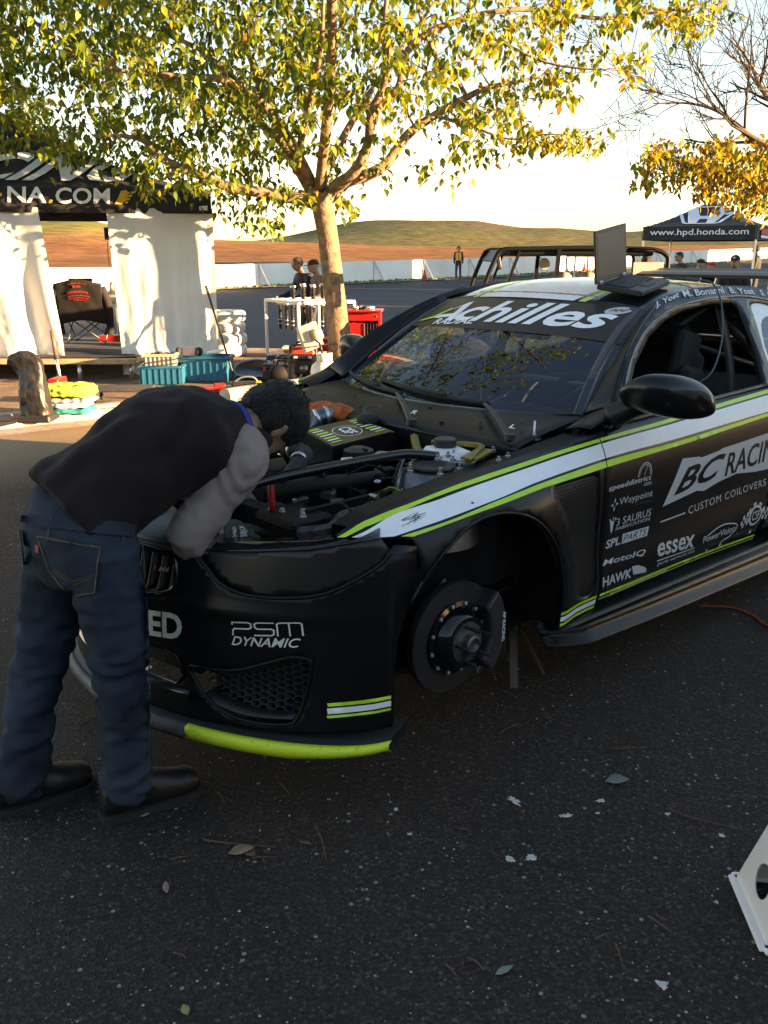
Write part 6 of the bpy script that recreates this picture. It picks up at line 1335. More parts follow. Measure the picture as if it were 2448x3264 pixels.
# platform with a mat
plat = thing('stage_platform', 'low wooden platform with dark matting inside the black tent', 'platform', (-5.2, 10.9, IZ)); PO = plat.location
WOOD = mat('plywood', (.42, .29, .17), .7, var=.25, scale=6, detail=8)
DZ = .375
mb = MB(); mb.box(Vector((-5.55, 12.85, DZ - .03)) - PO, (5.0, 3.9, .06)); mb.build('deck', WOOD, plat)
mb = MB(); mb.box(Vector((-5.55, 12.9, DZ + .004)) - PO, (4.96, 3.7, .008)); mb.build('floor_covering', mat('grey_carpet', (.075, .075, .085), .9, var=.15, scale=8), plat)
mb = MB(); mb.add([Vector(p) - PO for p in ((-4.6, 10.94, DZ + .016), (-3.05, 11.02, DZ + .016), (-3.15, 11.3, DZ + .016), (-4.6, 12.1, DZ + .016))], [(0, 1, 2, 3)]); mb.build('rubber_mat', mat('rubber_mat', (.02, .018, .018), .85), plat, solid=.01)
for x, y in ((at(258, 1200, 11).x, 10.98), (-3.15, 11.1), (-7.8, 10.98), (-3.15, 14.5), (-7.8, 14.5), (-5.2, 14.5)):
    mb = MB(); mb.lathe([(.028, 0), (.028, DZ - IZ - .06)], 12, Vector((x, y, IZ)) - PO); mb.build('leg', POST, plat, True)
# folding table with laptop and odds and ends
tb = thing('folding_table', 'pale folding table inside the tent behind the camping chair', 'table', (-4.2, 14.1, DZ + .01)); TO = tb.location
zt = at(330, 938, 14.0).z
mb = MB(); mb.box(Vector((-4.1, 14.1, zt - .02)) - TO, (2.2, .7, .04), bev=.01); mb.build('table_top', mat('table_tan', (.45, .36, .27), .6), tb)
for x in (-5.1, -3.2):
    for y in (13.85, 14.35): mb = MB(); mb.bar(Vector((x, y, DZ)) - TO, Vector((x, y, zt - .04)) - TO, .028); mb.build('leg', POST, tb)
def laptop(label, M, open_deg, w=.34, d=.235, scr=None, keys=True):
    t = thing('laptop', label, 'laptop'); t.matrix_world = M     # origin at hinge middle, x along hinge, -y toward the user
    body = mat('laptop_black', (.015, .015, .016), .45); mb = MB(); mb.box((0, -d / 2, .012), (w, d, .024), bev=.005); mb.build('base', body, t)
    if keys:
        n = 0
        for rI in range(6):
            for cI in range(14):
                mb = MB(); mb.box((-w / 2 + .03 + cI * (w - .06) / 13, -.035 - rI * .0195, .0265), ((w - .06) / 13 - .003, .0155, .005), bev=.0015); mb.build('key', PLA, t)
        mb = MB(); mb.box((0, -d + .045, .0252), (.09, .05, .002)); mb.build('touchpad', PLA, t)
    a = R(open_deg); c, s = math.cos(a), math.sin(a)
    def S(x, h, o): return Vector((x, -c * -h * -1 + s * o * -1 if False else (-h * c - o * s), .022 + h * s - o * c))
    H_ = .225
    def sb(x0, x1, h0, h1, o0, o1): return [S(x0, h0, o0), S(x1, h0, o0), S(x1, h1, o0), S(x0, h1, o0), S(x0, h0, o1), S(x1, h0, o1), S(x1, h1, o1), S(x0, h1, o1)]
    BXF = [(0, 1, 2, 3), (7, 6, 5, 4), (0, 4, 5, 1), (1, 5, 6, 2), (2, 6, 7, 3), (3, 7, 4, 0)]
    mb = MB(); mb.add(sb(-w / 2, w / 2, 0, H_, 0, -.010), BXF); ld = mb.build('lid', mat('laptop_bezel', (.03, .026, .022), .5), t)
    mb = MB(); mb.add(sb(-w / 2 + .018, w / 2 - .018, .025, H_ - .016, .0006, -.002), BXF); mb.build('screen', scr or mat('dusty_screen', (.008, .007, .006), .25, col2=(.028, .025, .022), scale=14, detail=6), ld)
    for e in (-1, 1): mb = MB(); mb.box((e * w * .38, .0, .026), (.03, .014, .014), bev=.003); mb.build('hinge', ALU, t)
    return t
p = at(248, 946, 13.95); p.z = zt
laptop('open laptop on the pale folding table inside the tent', Matrix.Translation(p + Vector((.03, .06, 0))) @ Matrix.Rotation(R(8), 4, 'Z'), 105, .36, .24, mat('screen_grey', (.05, .055, .06), .3), keys=False)
mb = MB(); p = at(357, 938, 13.95); mb.lathe([(.03, 0), (.033, .01), (.033, .12), (.025, .16), (.012, .19), (.012, .21), (0, .21)], 16, (0, 0, 0)); b = mb.build('water_bottle', mat('clear_bottle', (.55, .55, .55), .15, trans=.4), None, True); b.location = (p.x, p.y, zt); tag(b, 'clear drinks bottle on the table beside the tent post', 'bottle')
mb = MB(); mb.box((0, 0, .09), (.08, .10, .18), bev=.008); mb.bar((.0, .0, .18), (.0, .0, .30), .006); b = mb.build('radio', PLA, None); p = at(382, 936, 14); b.location = (p.x, p.y, zt); tag(b, 'black two-way radio with aerial on the tent table', 'radio')
# camping chair with a black jacket over it
p = at(292, 1100, 13.0); ch = thing('camping_chair', 'folding camping chair with black jacket over its back inside the tent', 'chair', (p.x, 13.0, DZ + .01), 0); w = .27
LG = mat('chair_tube', (.16, .14, .11), .4, .7)
for sx in (-1, 1):
    for (y0, y1) in ((-.22, .22), (.22, -.22)):
        mb = MB(); mb.tube([(sx * w, y0, 0), (sx * w * .98, y1, .42)], .011, 8); mb.build('leg', LG, ch, True)
for y in (-.22, .22):
    for s_ in (-1, 1): mb = MB(); mb.tube([(-w * s_, y, .02), (w * s_, y, .40)], .010, 8); mb.build('cross_brace', LG, ch, True)
for sx in (-1, 1): mb = MB(); mb.tube([(sx * w, -.22, .40), (sx * w * 1.05, -.30, .84)], .011, 8); mb.build('back_post', LG, ch, True)
mb = MB(); mb.grid(lambda x, y: (x, y, .42 - .05 * math.cos(x / w * 1.5) * math.cos(y / .22 * 1.4)), np.linspace(-w, w, 8), np.linspace(-.22, .22, 8)); mb.build('seat', FAB, ch, True, fix=False, solid=.01)
mb = MB(); mb.grid(lambda x, z: (x, -.23 - .1 * (z - .4) / .44 - .03 * math.cos(x / w * 1.4), z), np.linspace(-w, w, 8), np.linspace(.42, .84, 6)); mb.build('backrest', FAB, ch, True, fix=False, solid=.01)
jk = thing('jacket', 'black jacket with red print hung over the camping chair', 'jacket', (p.x, 13.0, DZ + .01), 0)
def jf(x, z): return Vector((x * (1.12 + .12 * max(0, .6 - z)), -.275 - .1 * (z - .4) / .44 - .035 * math.cos(x / w * 1.3) - .012 * noise.noise((x * 9, z * 5, 2)), z + .03 * math.cos(x * 9)))
mb = MB(); mb.grid(jf, np.linspace(-w * 1.1, w * 1.1, 24), np.linspace(.30, .86, 16)); mb.build('jacket_back', mat('jacket_black', (.010, .009, .010), .85), jk, True, fix=False, solid=.012)
for sx in (-1, 1): mb = MB(); mb.tube([(sx * w * 1.15, -.32, .78), (sx * w * 1.38, -.28, .55), (sx * w * 1.32, -.2, .25), (sx * w * 1.25, -.2, .12)], [.06, .06, .055, .05], 10, smooth=4); mb.build('jacket_sleeve', MATS['jacket_black'], jk, True)
RP = mat('red_print', (.30, .025, .02), .7); rr = random.Random(4)
for zz, ww, hh_ in ((.80, .11, .02), (.75, .05, .04), (.68, .13, .035), (.635, .13, .02), (.605, .12, .018), (.575, .07, .018)):
    x = -ww
    qs = []
    while x < ww: 
        l_ = rr.uniform(.012, .035); qs.append([(x, zz), (x + l_, zz), (x + l_, zz + hh_ * rr.uniform(.6, 1)), (x, zz + hh_ * rr.uniform(.6, 1))]); x += l_ + .006
    strokes('print_line', qs, lambda a, b: jf(a, b) + Vector((0, -.016, 0)), RP, jk)
# red trays
p = at(368, 1072, 13.2); tr_ = thing('tool_tray', 'red tool tray with two black drills on the tent platform', 'tray', (p.x, 13.2, DZ + .01))
mb = MB(); mb.box((0, 0, .045), (.42, .22, .09), taper=1.06); mb.build('tray', mat('red_plastic', (.50, .02, .02), .4), tr_)
for x in (-.1, .12): mb = MB(); mb.box((x, 0, .13), (.10, .14, .10), Matrix.Rotation(R(25), 3, 'Y'), bev=.02); mb.build('drill_body', PLA, tr_)
# ---- in front of the tent
bag = thing('gear_bag', 'tall black padded bag slumping to the left by the kerb', 'bag', gp(121, 1342, IZ))
mb = MB(); loft(mb, [(Vector((.0, 0, .055)), Vector((.145, 0, 0)), Vector((0, .11, 0))), (Vector((.0, 0, .16)), Vector((.135, 0, 0)), Vector((0, .11, 0))), (Vector((-.01, 0, .30)), Vector((.125, 0, 0)), Vector((0, .10, 0))), (Vector((-.02, .02, .42)), Vector((.115, 0, .02)), Vector((0, .08, 0))), (Vector((-.05, .03, .53)), Vector((.125, 0, .04)), Vector((0, .07, 0))), (Vector((-.14, .03, .585)), Vector((.06, 0, .06)), Vector((0, .08, 0))), (Vector((-.22, .03, .54)), Vector((.01, 0, .05)), Vector((0, .07, 0)))], 24, pw=3.2)
remeshed('bag_body', mb.v, mb.f, mat('bag_vinyl', (.016, .014, .012), .42, var=.3, scale=12, bump=.25, bscale=30), bag, .012, 3, lambda p, n: .012 * nz(p, (14, 14, 9)) + .006 * nz(p, (40, 40, 22), 2))
mb = MB(); mb.box((0, 0, .035), (.31, .24, .07), bev=.015); mb.build('bag_base', PLA, bag)
mb = MB(); mb.box((-.065, -.125, .26), (.05, .012, .04)); mb.build('buckle', PLA, bag)

shs = [((.13, .24, .16), LIME, (.62, .78, .10), 'lime green folded shirt on top of the shirt pile'), ((.05, .23, .15), None, (.42, .45, .46), 'grey folded shirt under the lime green one in the pile'), ((.055, .21, .16), None, (.72, .72, .76), 'white folded shirt in the middle of the shirt pile'), ((.06, .22, .16), None, (.01, .33, .30), 'teal folded shirt above the lowest shirt of the pile'), ((.04, .23, .15), None, (.55, .58, .65), 'pale blue folded shirt at the bottom of the pile')]
bz = IZ; pb = gp(228, 1330, IZ); stack = []
for k in range(4, -1, -1):
    (h_, w_, d_), _, col_, lab_ = shs[k]; mb = MB(); jx = .02 * math.sin(k * 2.3)
    loft(mb, [(Vector((jx, 0, bz + h_ * .1)), Vector((w_ * .93, .0, .0)), Vector((0, d_ * .95, 0))), (Vector((jx, 0, bz + h_ * .5)), Vector((w_, 0, 0)), Vector((0, d_, 0))), (Vector((jx, 0, bz + h_ * .92)), Vector((w_ * .9, 0, 0)), Vector((0, d_ * .9, 0)))], 22, pw=4)
    o = remeshed('folded_shirt', [v * 1 for v in mb.v], mb.f, mat('shirt_%d' % k, col_, .9, var=.08, scale=8, bump=.4, bscale=120), None, .011, 2, lambda p, n: .014 * nz(p, (9, 9, 40), k) + .008 * nz(p, (22, 22, 30), k + 5))
    o.location = (pb.x, pb.y + .05, 0); tag(o, lab_, 'shirt', 'folded shirts piled by the kerb'); bz += h_ * .93
mb = MB(); mb.box((0, 0, .17), (.10, .25, .34), bev=.01); b = mb.build('red_jug', mat('red_plastic', (.5, .02, .02), .4), None); b.location = (pb.x - .20, pb.y + .28, IZ); tag(b, 'red plastic can behind the pile of folded shirts', 'can')
sp_p = thing('support_pole', 'silver telescopic pole with brown upper sleeve standing before the left curtain', 'pole', (at(196, 1230, 10.4).x, 10.4, IZ))
a = Vector((0, 0, 0)); b = at(164, 1053, 10.45) - sp_p.location; c_ = a.lerp(b, .52)
mb = MB(); mb.tube([a, c_], .018, 10); mb.build('lower_tube', POST, sp_p, True); mb = MB(); mb.tube([c_, b], .024, 10); mb.build('upper_sleeve', mat('pole_brown', (.16, .09, .05), .4), sp_p, True); mb = MB(); mb.tube([c_.lerp(a, .06), c_.lerp(b, .06)], .034, 12); mb.build('clamp', PLA, sp_p, True); mb = MB(); mb.lathe([(.05, 0), (.05, .015), (0, .02)], 12, (0, 0, 0)); mb.build('foot', PLA, sp_p)
lp = thing('leaning_pole', 'thin black pole with yellow tip leaning on the right tent curtain', 'pole', gp(752, 1222, IZ)); e = at(656, 912, 11.42) - lp.location
mb = MB(); mb.tube([Vector((0, 0, 0)), e * .93], .014, 8); mb.build('shaft', PLA, lp, True); mb = MB(); mb.tube([e * .93, e], .02, 8); mb.build('tip', YEL, lp, True)
cr_ = thing('mechanic_creeper', 'low black padded creeper board in the shade before the platform', 'creeper', gp(392, 1285, IZ), R(6))
mb = MB(); mb.box((0, .1, .14), (.62, .36, .03), bev=.012); mb.build('pad', mat('creeper_pad', (.045, .04, .04), .6, var=.3, scale=20), cr_)
for x in (-.26, .26):
    for y in (-.04, .24): mb = MB(); mb.lathe([(.0, -.012), (.04, -.012), (.04, .012), (0, .012)], 14, (x, y, .04), (1, 0, 0)); mb.bar((x, y, .05), (x, y, .13), .015); mb.build('caster', RUB, cr_)
def crate(label, px, py, Y, w, d, h, col, rz=0, name='storage_crate', grp='blue storage crates before the tent curtain', z=IZ):
    p = at(px, py, Y); t = thing(name, label, 'crate', (p.x, Y, z), R(rz), grp); m = mat('crate_%s' % col[0], col[1], .45, var=.06)
    mb = MB(); th = .012
    for sx in (-1, 1): mb.box((sx * (w / 2 - th / 2), 0, h / 2), (th, d, h)); mb.box((0, sx * (d / 2 - th / 2), h / 2), (w - 2 * th, th, h))
    mb.box((0, 0, .01), (w - 2 * th, d - 2 * th, .02)); b = mb.build('bin', m, t)
    mb = MB()
    for sx in (-1, 1): mb.box((sx * (w / 2 + .006), 0, h - .02), (.03, d + .04, .03), bev=.005); mb.box((0, sx * (d / 2 + .006), h - .018), (w - .02, .03, .03), bev=.005)
    mb.build('rim', m, t)
    for k in range(7): mb = MB(); mb.box((-w / 2 + (k + .5) * w / 7, -d / 2 - .004, h * .42), (.012, .012, h * .8)); mb.build('rib', m, t)
    return t
TEAL = ('teal', (.008, .12, .20)); crate('teal blue crate holding the grey bin, left of the two before the tent curtain', 525, 1240, 10.75, .50, .38, .22, TEAL, 4)
crate('teal blue crate with loose parts on it, right of the two before the tent curtain', 665, 1215, 11.0, .56, .38, .30, TEAL, -4)
crate('greige plastic bin of dark parts standing on the left blue crate', 520, 1240, 10.72, .36, .28, .15, ('greige', (.40, .35, .29)), 4, 'parts_bin', None, IZ + .205)
rr = random.Random(12)
for k in range(6):
    mb = MB(); mb.box((0, 0, .03), (rr.uniform(.05, .12), rr.uniform(.05, .1), .06), bev=.012); b = mb.build('engine_part', (PLA, STL, RUB)[k % 3], None); p = at(495 + 11 * k, 1200, 10.72); b.location = (p.x, 10.70 + rr.uniform(-.06, .06), IZ + .29 + rr.uniform(0, .03)); b.rotation_euler = (rr.uniform(-.4, .4), rr.uniform(-.4, .4), rr.uniform(0, 3)); tag(b, 'small dark engine part in the greige bin', 'part', 'engine parts in the greige bin')
p = at(608, 1180, 10.95); mb = MB(); mb.box((0, 0, .055), (.17, .12, .11), bev=.01); b = mb.build('paper_bag', mat('checked_red', (.62, .30, .30), .8, col2=(.7, .65, .62), scale=90), None); b.location = (p.x, 10.95, IZ + .30); tag(b, 'red and white checked paper bag on the right blue crate', 'bag')
for dx in (-.11, .13):
    mb = MB(); mb.lathe([(.0, -.02), (.05, -.02), (.055, 0), (.05, .02), (0, .02)], 18, (0, 0, .055), (.9, -.4, 0)); b = mb.build('caster_wheel', RUB, None, True); b.location = (p.x + dx, 10.88, IZ + .30); tag(b, ('rubber wheel left of the checked bag on the blue crate', 'rubber wheel right of the checked bag on the blue crate')[dx > 0], 'wheel', 'loose wheels on the right blue crate')
mb = MB(); mb.box((0, 0, .012), (.22, .12, .02)); b = mb.build('white_card', WHT, None); b.location = (at(690, 1180, 11).x, 10.98, IZ + .335); b.rotation_euler = (0, R(-8), .2); tag(b, 'flat white card lying on the right blue crate', 'card')
# red jack, rounded case, battery tool
rj = thing('trolley_jack', 'red trolley jack lying before the blue crates', 'jack', gp(672, 1262, IZ), R(20))
mb = MB(); mb.box((0, 0, .07), (.30, .16, .06), bev=.01); mb.box((.1, 0, .11), (.12, .05, .05), bev=.01); mb.build('frame', mat('red_enamel', (.5, .02, .02), .3), rj)
for x in (-.12, .12):
    for y in (-.09, .09): mb = MB(); mb.lathe([(0, -.015), (.035, -.015), (.035, .015), (0, .015)], 14, (x, y, .035), (0, 1, 0)); mb.build('wheel', STL, rj)
mb = MB(); a0, a1 = gp(712, 1312, 0), gp(1000, 1266, 0); d = (a1 - a0); L = d.length; ang = math.atan2(d.y, d.x)
pl = []
for k in range(11): a = R(-90 + 18 * k); pl.append((.11 * math.cos(a) * .8, .12 + .115 * math.sin(a)))
pl += [(-.09, .235), (-.10, .0)]
cs = thing('parking_kerb_block', 'long rounded grey concrete kerb block on the ground behind the bent person', 'kerb block', a0, ang)
mb = MB(); loft(mb, [(Vector((.0, 0, .12)), Vector((0, .03, 0)), Vector((0, 0, .05))), (Vector((.03, 0, .12)), Vector((0, .08, 0)), Vector((0, 0, .10))), (Vector((.09, 0, .12)), Vector((0, .10, 0)), Vector((0, 0, .12))), (Vector((L * .5, 0, .12)), Vector((0, .10, 0)), Vector((0, 0, .12))), (Vector((L, 0, .12)), Vector((0, .10, 0)), Vector((0, 0, .12)))], 24, pw=3.4); mb.build('block', mat('warm_concrete', (.40, .36, .30), .85, var=.12, scale=9, bump=.3, bscale=50), cs, True)
mb = MB(); mb.box((.18, -.104, .11), (.12, .004, .05)); mb.build('plaque', mat('plaque_dark', (.10, .09, .08), .6), cs)
pt = thing('power_tool', 'yellow and black power tool lying on the dirt by the leaning pole', 'tool', gp(785, 1236, IZ), R(10)); mb = MB(); mb.box((0, 0, .04), (.34, .10, .07), bev=.02); mb.build('case', PLA, pt); mb = MB(); mb.box((.14, 0, .045), (.07, .105, .06), bev=.01); mb.build('battery', YEL, pt); mb = MB(); mb.tube([(-.15, 0, .05), (-.05, 0, .12), (.08, 0, .12), (.14, 0, .06)], .012, 8, smooth=4); mb.build('handle', ALU, pt, True)
ov = thing('oval_fairing', 'dark oval fairing with pale rim leaning among the gear', 'fairing', gp(812, 1205, IZ), R(-15)); mb = MB()
mb.lathe([(0, 0), (.16, .01), (.20, .03), (.205, .04), (.19, .04), (.15, .022), (0, .014)], 32, (0, 0, 0)); mb.v = [Matrix.Rotation(R(25), 3, 'X') @ Vector((v.x * 1.3, v.y, v.z)) + Vector((0, 0, .09)) for v in mb.v]; mb.build('shell', mat('blue_black_shell', (.02, .022, .03), .25), ov, True)
mb = MB(); mb.tube([Matrix.Rotation(R(25), 3, 'X') @ Vector((.262 * math.cos(a), .202 * math.sin(a), .04)) + Vector((0, 0, .09)) for a in np.linspace(0, 6.283, 32)[:-1]], .012, 6, closed=True); mb.build('rim', mat('pale_blue', (.3, .36, .5), .4), ov, True)
mb = MB(); mb.box((0, 0, .02), (.4, .25, .03)); mb.build('stand', PLA, ov)
# tool boxes
def toolbox(label, px, py, w, d, h, m1, m2, rz=0):
    t = thing('tool_box', label, 'tool box', gp(px, py, IZ), R(rz)); mb = MB(); mb.box((0, d / 2, h * .36), (w, d, h * .72), bev=.01); mb.build('body', m1, t)
    mb = MB(); mb.box((0, d / 2, h * .86), (w * 1.02, d * 1.02, h * .26), bev=.012); l_ = mb.build('lid', m2, t); mb = MB(); mb.tube([(-w * .3, d / 2, h), (-w * .28, d / 2, h + .04), (w * .28, d / 2, h + .04), (w * .3, d / 2, h)], .011, 8); mb.build('handle', PLA, l_, True)
    for x in (-w * .3, w * .3): mb = MB(); mb.box((x, -.008, h * .72), (.035, .014, .06), bev=.004); mb.build('latch', mat('red_plastic', (.5, .02, .02), .4), t)
toolbox('black tool box with red latches beside the generator', 858, 1216, .16, .3, .21, PLA, PLA); toolbox('silver fronted tool box between the black one and the generator', 898, 1212, .16, .26, .19, ALU, PLA, 5)
mb = MB(); mb.lathe([(0, -.06), (.10, -.06), (.115, -.03), (.115, .03), (.10, .06), (0, .06)], 24, (0, 0, .115), (.2, -1, 0)); b = mb.build('cable_reel', mat('reel_black', (.006, .006, .006), .7, spec=.2), None, True); b.location = gp(888, 1226, IZ); tag(b, 'round black cable reel in front of the tool boxes', 'reel')
mb = MB(); mb.box((0, 0, .09), (.26, .22, .18), bev=.01); b = mb.build('orange_box', mat('box_orange', (.50, .17, .03), .6), None); b.location = gp(935, 1152, IZ); tag(b, 'small orange box behind the generator', 'box')
mb = MB(); mb.box((0, 0, .2), (.30, .26, .04), bev=.01); mb.v += []; b = mb.build('white_cover', WHT, None); b.location = gp(935, 1152, IZ); tag(b, 'white cover lying on the small orange box', 'cover')
# low tray table with shiny sockets
tt = thing('parts_table', 'low black table of shiny sockets behind the tool boxes', 'table', gp(900, 1172, IZ)); mb = MB(); mb.box((0, .1, .13), (.42, .3, .02)); mb.build('top', PLA, tt)
for x in (-.18, .18):
    for y in (-.02, .22): mb = MB(); mb.bar((x, y, 0), (x, y, .12), .02); mb.build('leg', PLA, tt)
for k in range(26):
    mb = MB(); mb.lathe([(.0, 0), (.016, 0), (.016, .04), (.01, .042), (0, .03)], 8, (0, 0, 0)); b = mb.build('socket', ALU, None, True); q = tt.location; b.location = (q.x + rr.uniform(-.2, .2), q.y + .1 + rr.uniform(-.13, .13), IZ + .141); tag(b, 'small shiny socket on the low black table', 'socket', 'sockets on the low black table')
# generator
ge = thing('generator', 'black tube framed generator with red control panel beside the gas bottle', 'generator', gp(968, 1218, IZ), R(-4))
fr_ = mat('frame_grey', (.05, .045, .045), .4)
for y in (0, .42):
    mb = MB(); mb.tube([(-.15, y, .02), (-.16, y, .06), (-.16, y, .38), (-.12, y, .44), (.12, y, .44), (.16, y, .38), (.16, y, .06), (.15, y, .02)], .014, 8, smooth=4); mb.tube([(-.15, y, .02), (.15, y, .02)], .014, 8); mb.build('frame_hoop', fr_, ge, True)
for x in (-.15, .15): mb = MB(); mb.tube([(x, 0, .02), (x, .42, .02)], .014, 8); mb.tube([(x, 0, .40), (x, .42, .40)], .014, 8); mb.build('frame_rail', fr_, ge, True)
mb = MB(); mb.box((0, .2, .17), (.24, .30, .22), bev=.03); mb.build('engine', PLA, ge); mb = MB(); mb.box((0, .2, .36), (.27, .30, .11), bev=.03); mb.build('fuel_tank', mat('red_enamel', (.5, .02, .02), .3), ge)
mb = MB(); mb.box((0, -.012, .375), (.26, .02, .09), bev=.01); pn = mb.build('control_panel', mat('panel_red', (.42, .05, .035), .5), ge); text('GENERATOR', 'lettering', pn, WHT, lambda a, b: (a, -.0235, b), (-.02, .38), (.09, .38), (-.02, .395), .02) if False else None
mb = MB(); mb.box((0, -.012, .30), (.26, .02, .05), bev=.006); mb.build('outlet_plate', PLA, ge)
for x in (-.09, .09): mb = MB(); mb.box((x, -.024, .30), (.045, .01, .03), bev=.004); mb.build('outlet', PRT, ge)
mb = MB(); mb.lathe([(0, 0), (.05, 0), (.05, .09), (0, .09)], 18, (.02, -.01, .17), (0, -1, 0)); mb.build('recoil_starter', STL, ge, True)
# gas bottle with radiant heater
gh = thing('gas_heater', 'cream gas bottle with square radiant heater on top before the tree', 'heater', gp(1036, 1258, IZ)); CRM2 = mat('cream_enamel', (.66, .62, .54), .4, var=.06)
mb = MB(); mb.lathe([(.10, 0), (.11, .02), (.14, .05), (.155, .09), (.155, .26), (.14, .32), (.10, .36), (.05, .375), (0, .378)], 32); mb.build('bottle', CRM2, gh, True)
mb = MB(); mb.grid(lambda a, z: (.085 * math.cos(a), .085 * math.sin(a), z), np.linspace(R(-150), R(60), 16), [.35, .46]); mb.grid(lambda a, z: (.085 * math.cos(a), .085 * math.sin(a), z), np.linspace(R(75), R(195), 8), [.35, .46]); mb.build('collar', CRM2, gh, True, fix=False, solid=.006)
mb = MB(); mb.lathe([(.03, .37), (.03, .42), (.02, .43), (.02, .46), (0, .46)], 14); mb.build('valve', mat('brass', (.5, .35, .12), .35, .9), gh, True)
hp_ = at(990, 1073, 10.6) - gh.location
mb = MB(); mb.tube([(-.02, 0, .44), (-.05, 0, .56), hp_ + Vector((.05, .02, -.05))], .012, 8, smooth=3); mb.build('post', PLA, gh, True)
M = Matrix.Rotation(R(-132), 3, 'Z') @ Matrix.Rotation(R(12), 3, 'Y') @ Matrix.Rotation(R(14), 3, 'X'); mb = MB()
ring = [((.135, 0), .0), ((.14, .02), .03)]
V = []; 
for (s_, y_) in ((.15, -.03), (.145, .01), (.08, .07), (.075, .075)): V += [M @ Vector((sx * s_, y_, sz * s_)) + hp_ for sx, sz in ((-1, -1), (1, -1), (1, 1), (-1, 1))]
F = []
for i in range(3):
    for j in range(4): F.append((i * 4 + j, i * 4 + (j + 1) % 4, (i + 1) * 4 + (j + 1) % 4, (i + 1) * 4 + j))
F.append((12, 13, 14, 15)); mb.add(V, F); mb.build('reflector', mat('reflector_cream', (.62, .54, .42), .35, .3), gh, fix=False, solid=.006)
mb = MB(); mb.box(M @ Vector((0, .12, 0)) + hp_, (.13, .10, .13), M, bev=.02); mb.build('burner', mat('burner_tan', (.5, .42, .2), .4, .4), gh); mb = MB(); mb.tube([hp_ + Vector((.05, .05, -.08)), hp_ + Vector((.16, 0, -.10)), Vector((.14, 0, .55)), Vector((.12, 0, .46)), Vector((.03, 0, .43))], .010, 8, smooth=5); mb.build('gas_hose', RUB, gh, True)
mb = MB(); mb.lathe([(0, 0), (.034, 0), (.037, .02), (.037, .12), (.03, .17), (.013, .2), (.013, .225), (0, .225)], 18); b = mb.build('drink_bottle', mat('green_plastic', (.03, .25, .05), .15, trans=.3), None, True); b.location = gp(962, 1258, IZ); tag(b, 'green plastic drink bottle standing on the dirt near the kerb', 'bottle')
# red cabinet
rc_ = thing('tool_cabinet', 'red steel tool cabinet with open front right of the tree trunk', 'cabinet', (at(1150, 1100, 13.3).x, 13.2, IZ), R(-3)); RED = mat('cabinet_red', (.55, .015, .015), .35, var=.06); zt_ = at(1165, 995, 13.2).z - IZ; w_ = .58
mb = MB(); h_ = zt_
mb.box((-w_ / 2 + .015, .2, h_ / 2), (.03, .4, h_)); mb.box((w_ / 2 - .015, .2, h_ / 2), (.03, .4, h_)); mb.box((0, .39, h_ / 2), (w_ - .06, .02, h_)); mb.box((0, .2, .02), (w_ - .06, .4, .04)); mb.box((0, .01, h_ - .06), (w_ - .06, .02, .12)); mb.box((0, .01, .09), (w_ - .06, .02, .1)); mb.build('carcass', RED, rc_)
mb = MB(); mb.box((0, .18, h_ + .015), (w_ + .06, .5, .03), bev=.01); mb.build('lid', RED, rc_)
mb = MB(); mb.box((-.10, .015, h_ * .48), (.30, .02, h_ * .58)); d_ = mb.build('door', RED, rc_); mb = MB(); mb.lathe([(0, 0), (.05, 0), (.055, .006), (.045, .01), (0, .006)], 24, (-.16, -.002, h_ * .36), (0, -1, 0)); mb.build('round_badge', STL, d_, True)
mb = MB(); mb.box((.06, -.002, h_ * .48), (.012, .01, h_ * .56)); mb.build('handle', ALU, d_)
mb = MB(); mb.box((.17, .30, h_ * .48), (.20, .01, h_ * .6)); mb.build('interior', mat('cabinet_dark', (.07, .008, .008), .6), rc_)
for k in range(4):
    l_ = (.16, .10, .14, .24)[k]; mb = MB(); mb.box((.10 + k * .045, .06, h_ * .76 - l_ / 2), (.012, .012, l_), bev=.003); b = mb.build('hanging_tool', ALU, rc_)
for x in (-.24, .24): mb = MB(); mb.lathe([(0, 0), (.012, 0), (.012, .006), (0, .006)], 10, (x, -.002, h_ - .06), (0, -1, 0)); mb.build('rivet', ALU, rc_)
for k in range(6):
    mb = MB(); mb.box((0, 0, .03), (rr.uniform(.05, .14), rr.uniform(.04, .08), rr.uniform(.03, .07)), bev=.012); b = mb.build('small_part', (PLA, STL, ALU)[k % 3], None); q = rc_.location; b.location = (q.x - .2 + k * .07, q.y + .12 + rr.uniform(-.05, .1), IZ + h_ + .03); b.rotation_euler = (0, 0, rr.uniform(0, 3)); tag(b, 'small metal part lying on the red cabinet lid', 'part', 'loose parts on the red cabinet')
tc_ = thing('tool_chest', 'low red tool chest left of the tree trunk behind the heater', 'tool chest', (at(1035, 1125, 12.3).x, 12.2, IZ), R(4)); mb = MB(); mb.box((0, .15, .19), (.5, .3, .34), bev=.012); mb.build('body', RED, tc_)
mb = MB(); mb.box((0, .15, .375), (.52, .32, .03), bev=.008); mb.build('lid', RED, tc_)
for z in (.08, .19, .29): mb = MB(); mb.box((0, -.008, z), (.46, .014, .09), bev=.003); dr = mb.build('drawer', RED, tc_); mb = MB(); mb.box((0, -.02, z + .03), (.36, .012, .012)); mb.build('handle', ALU, dr)
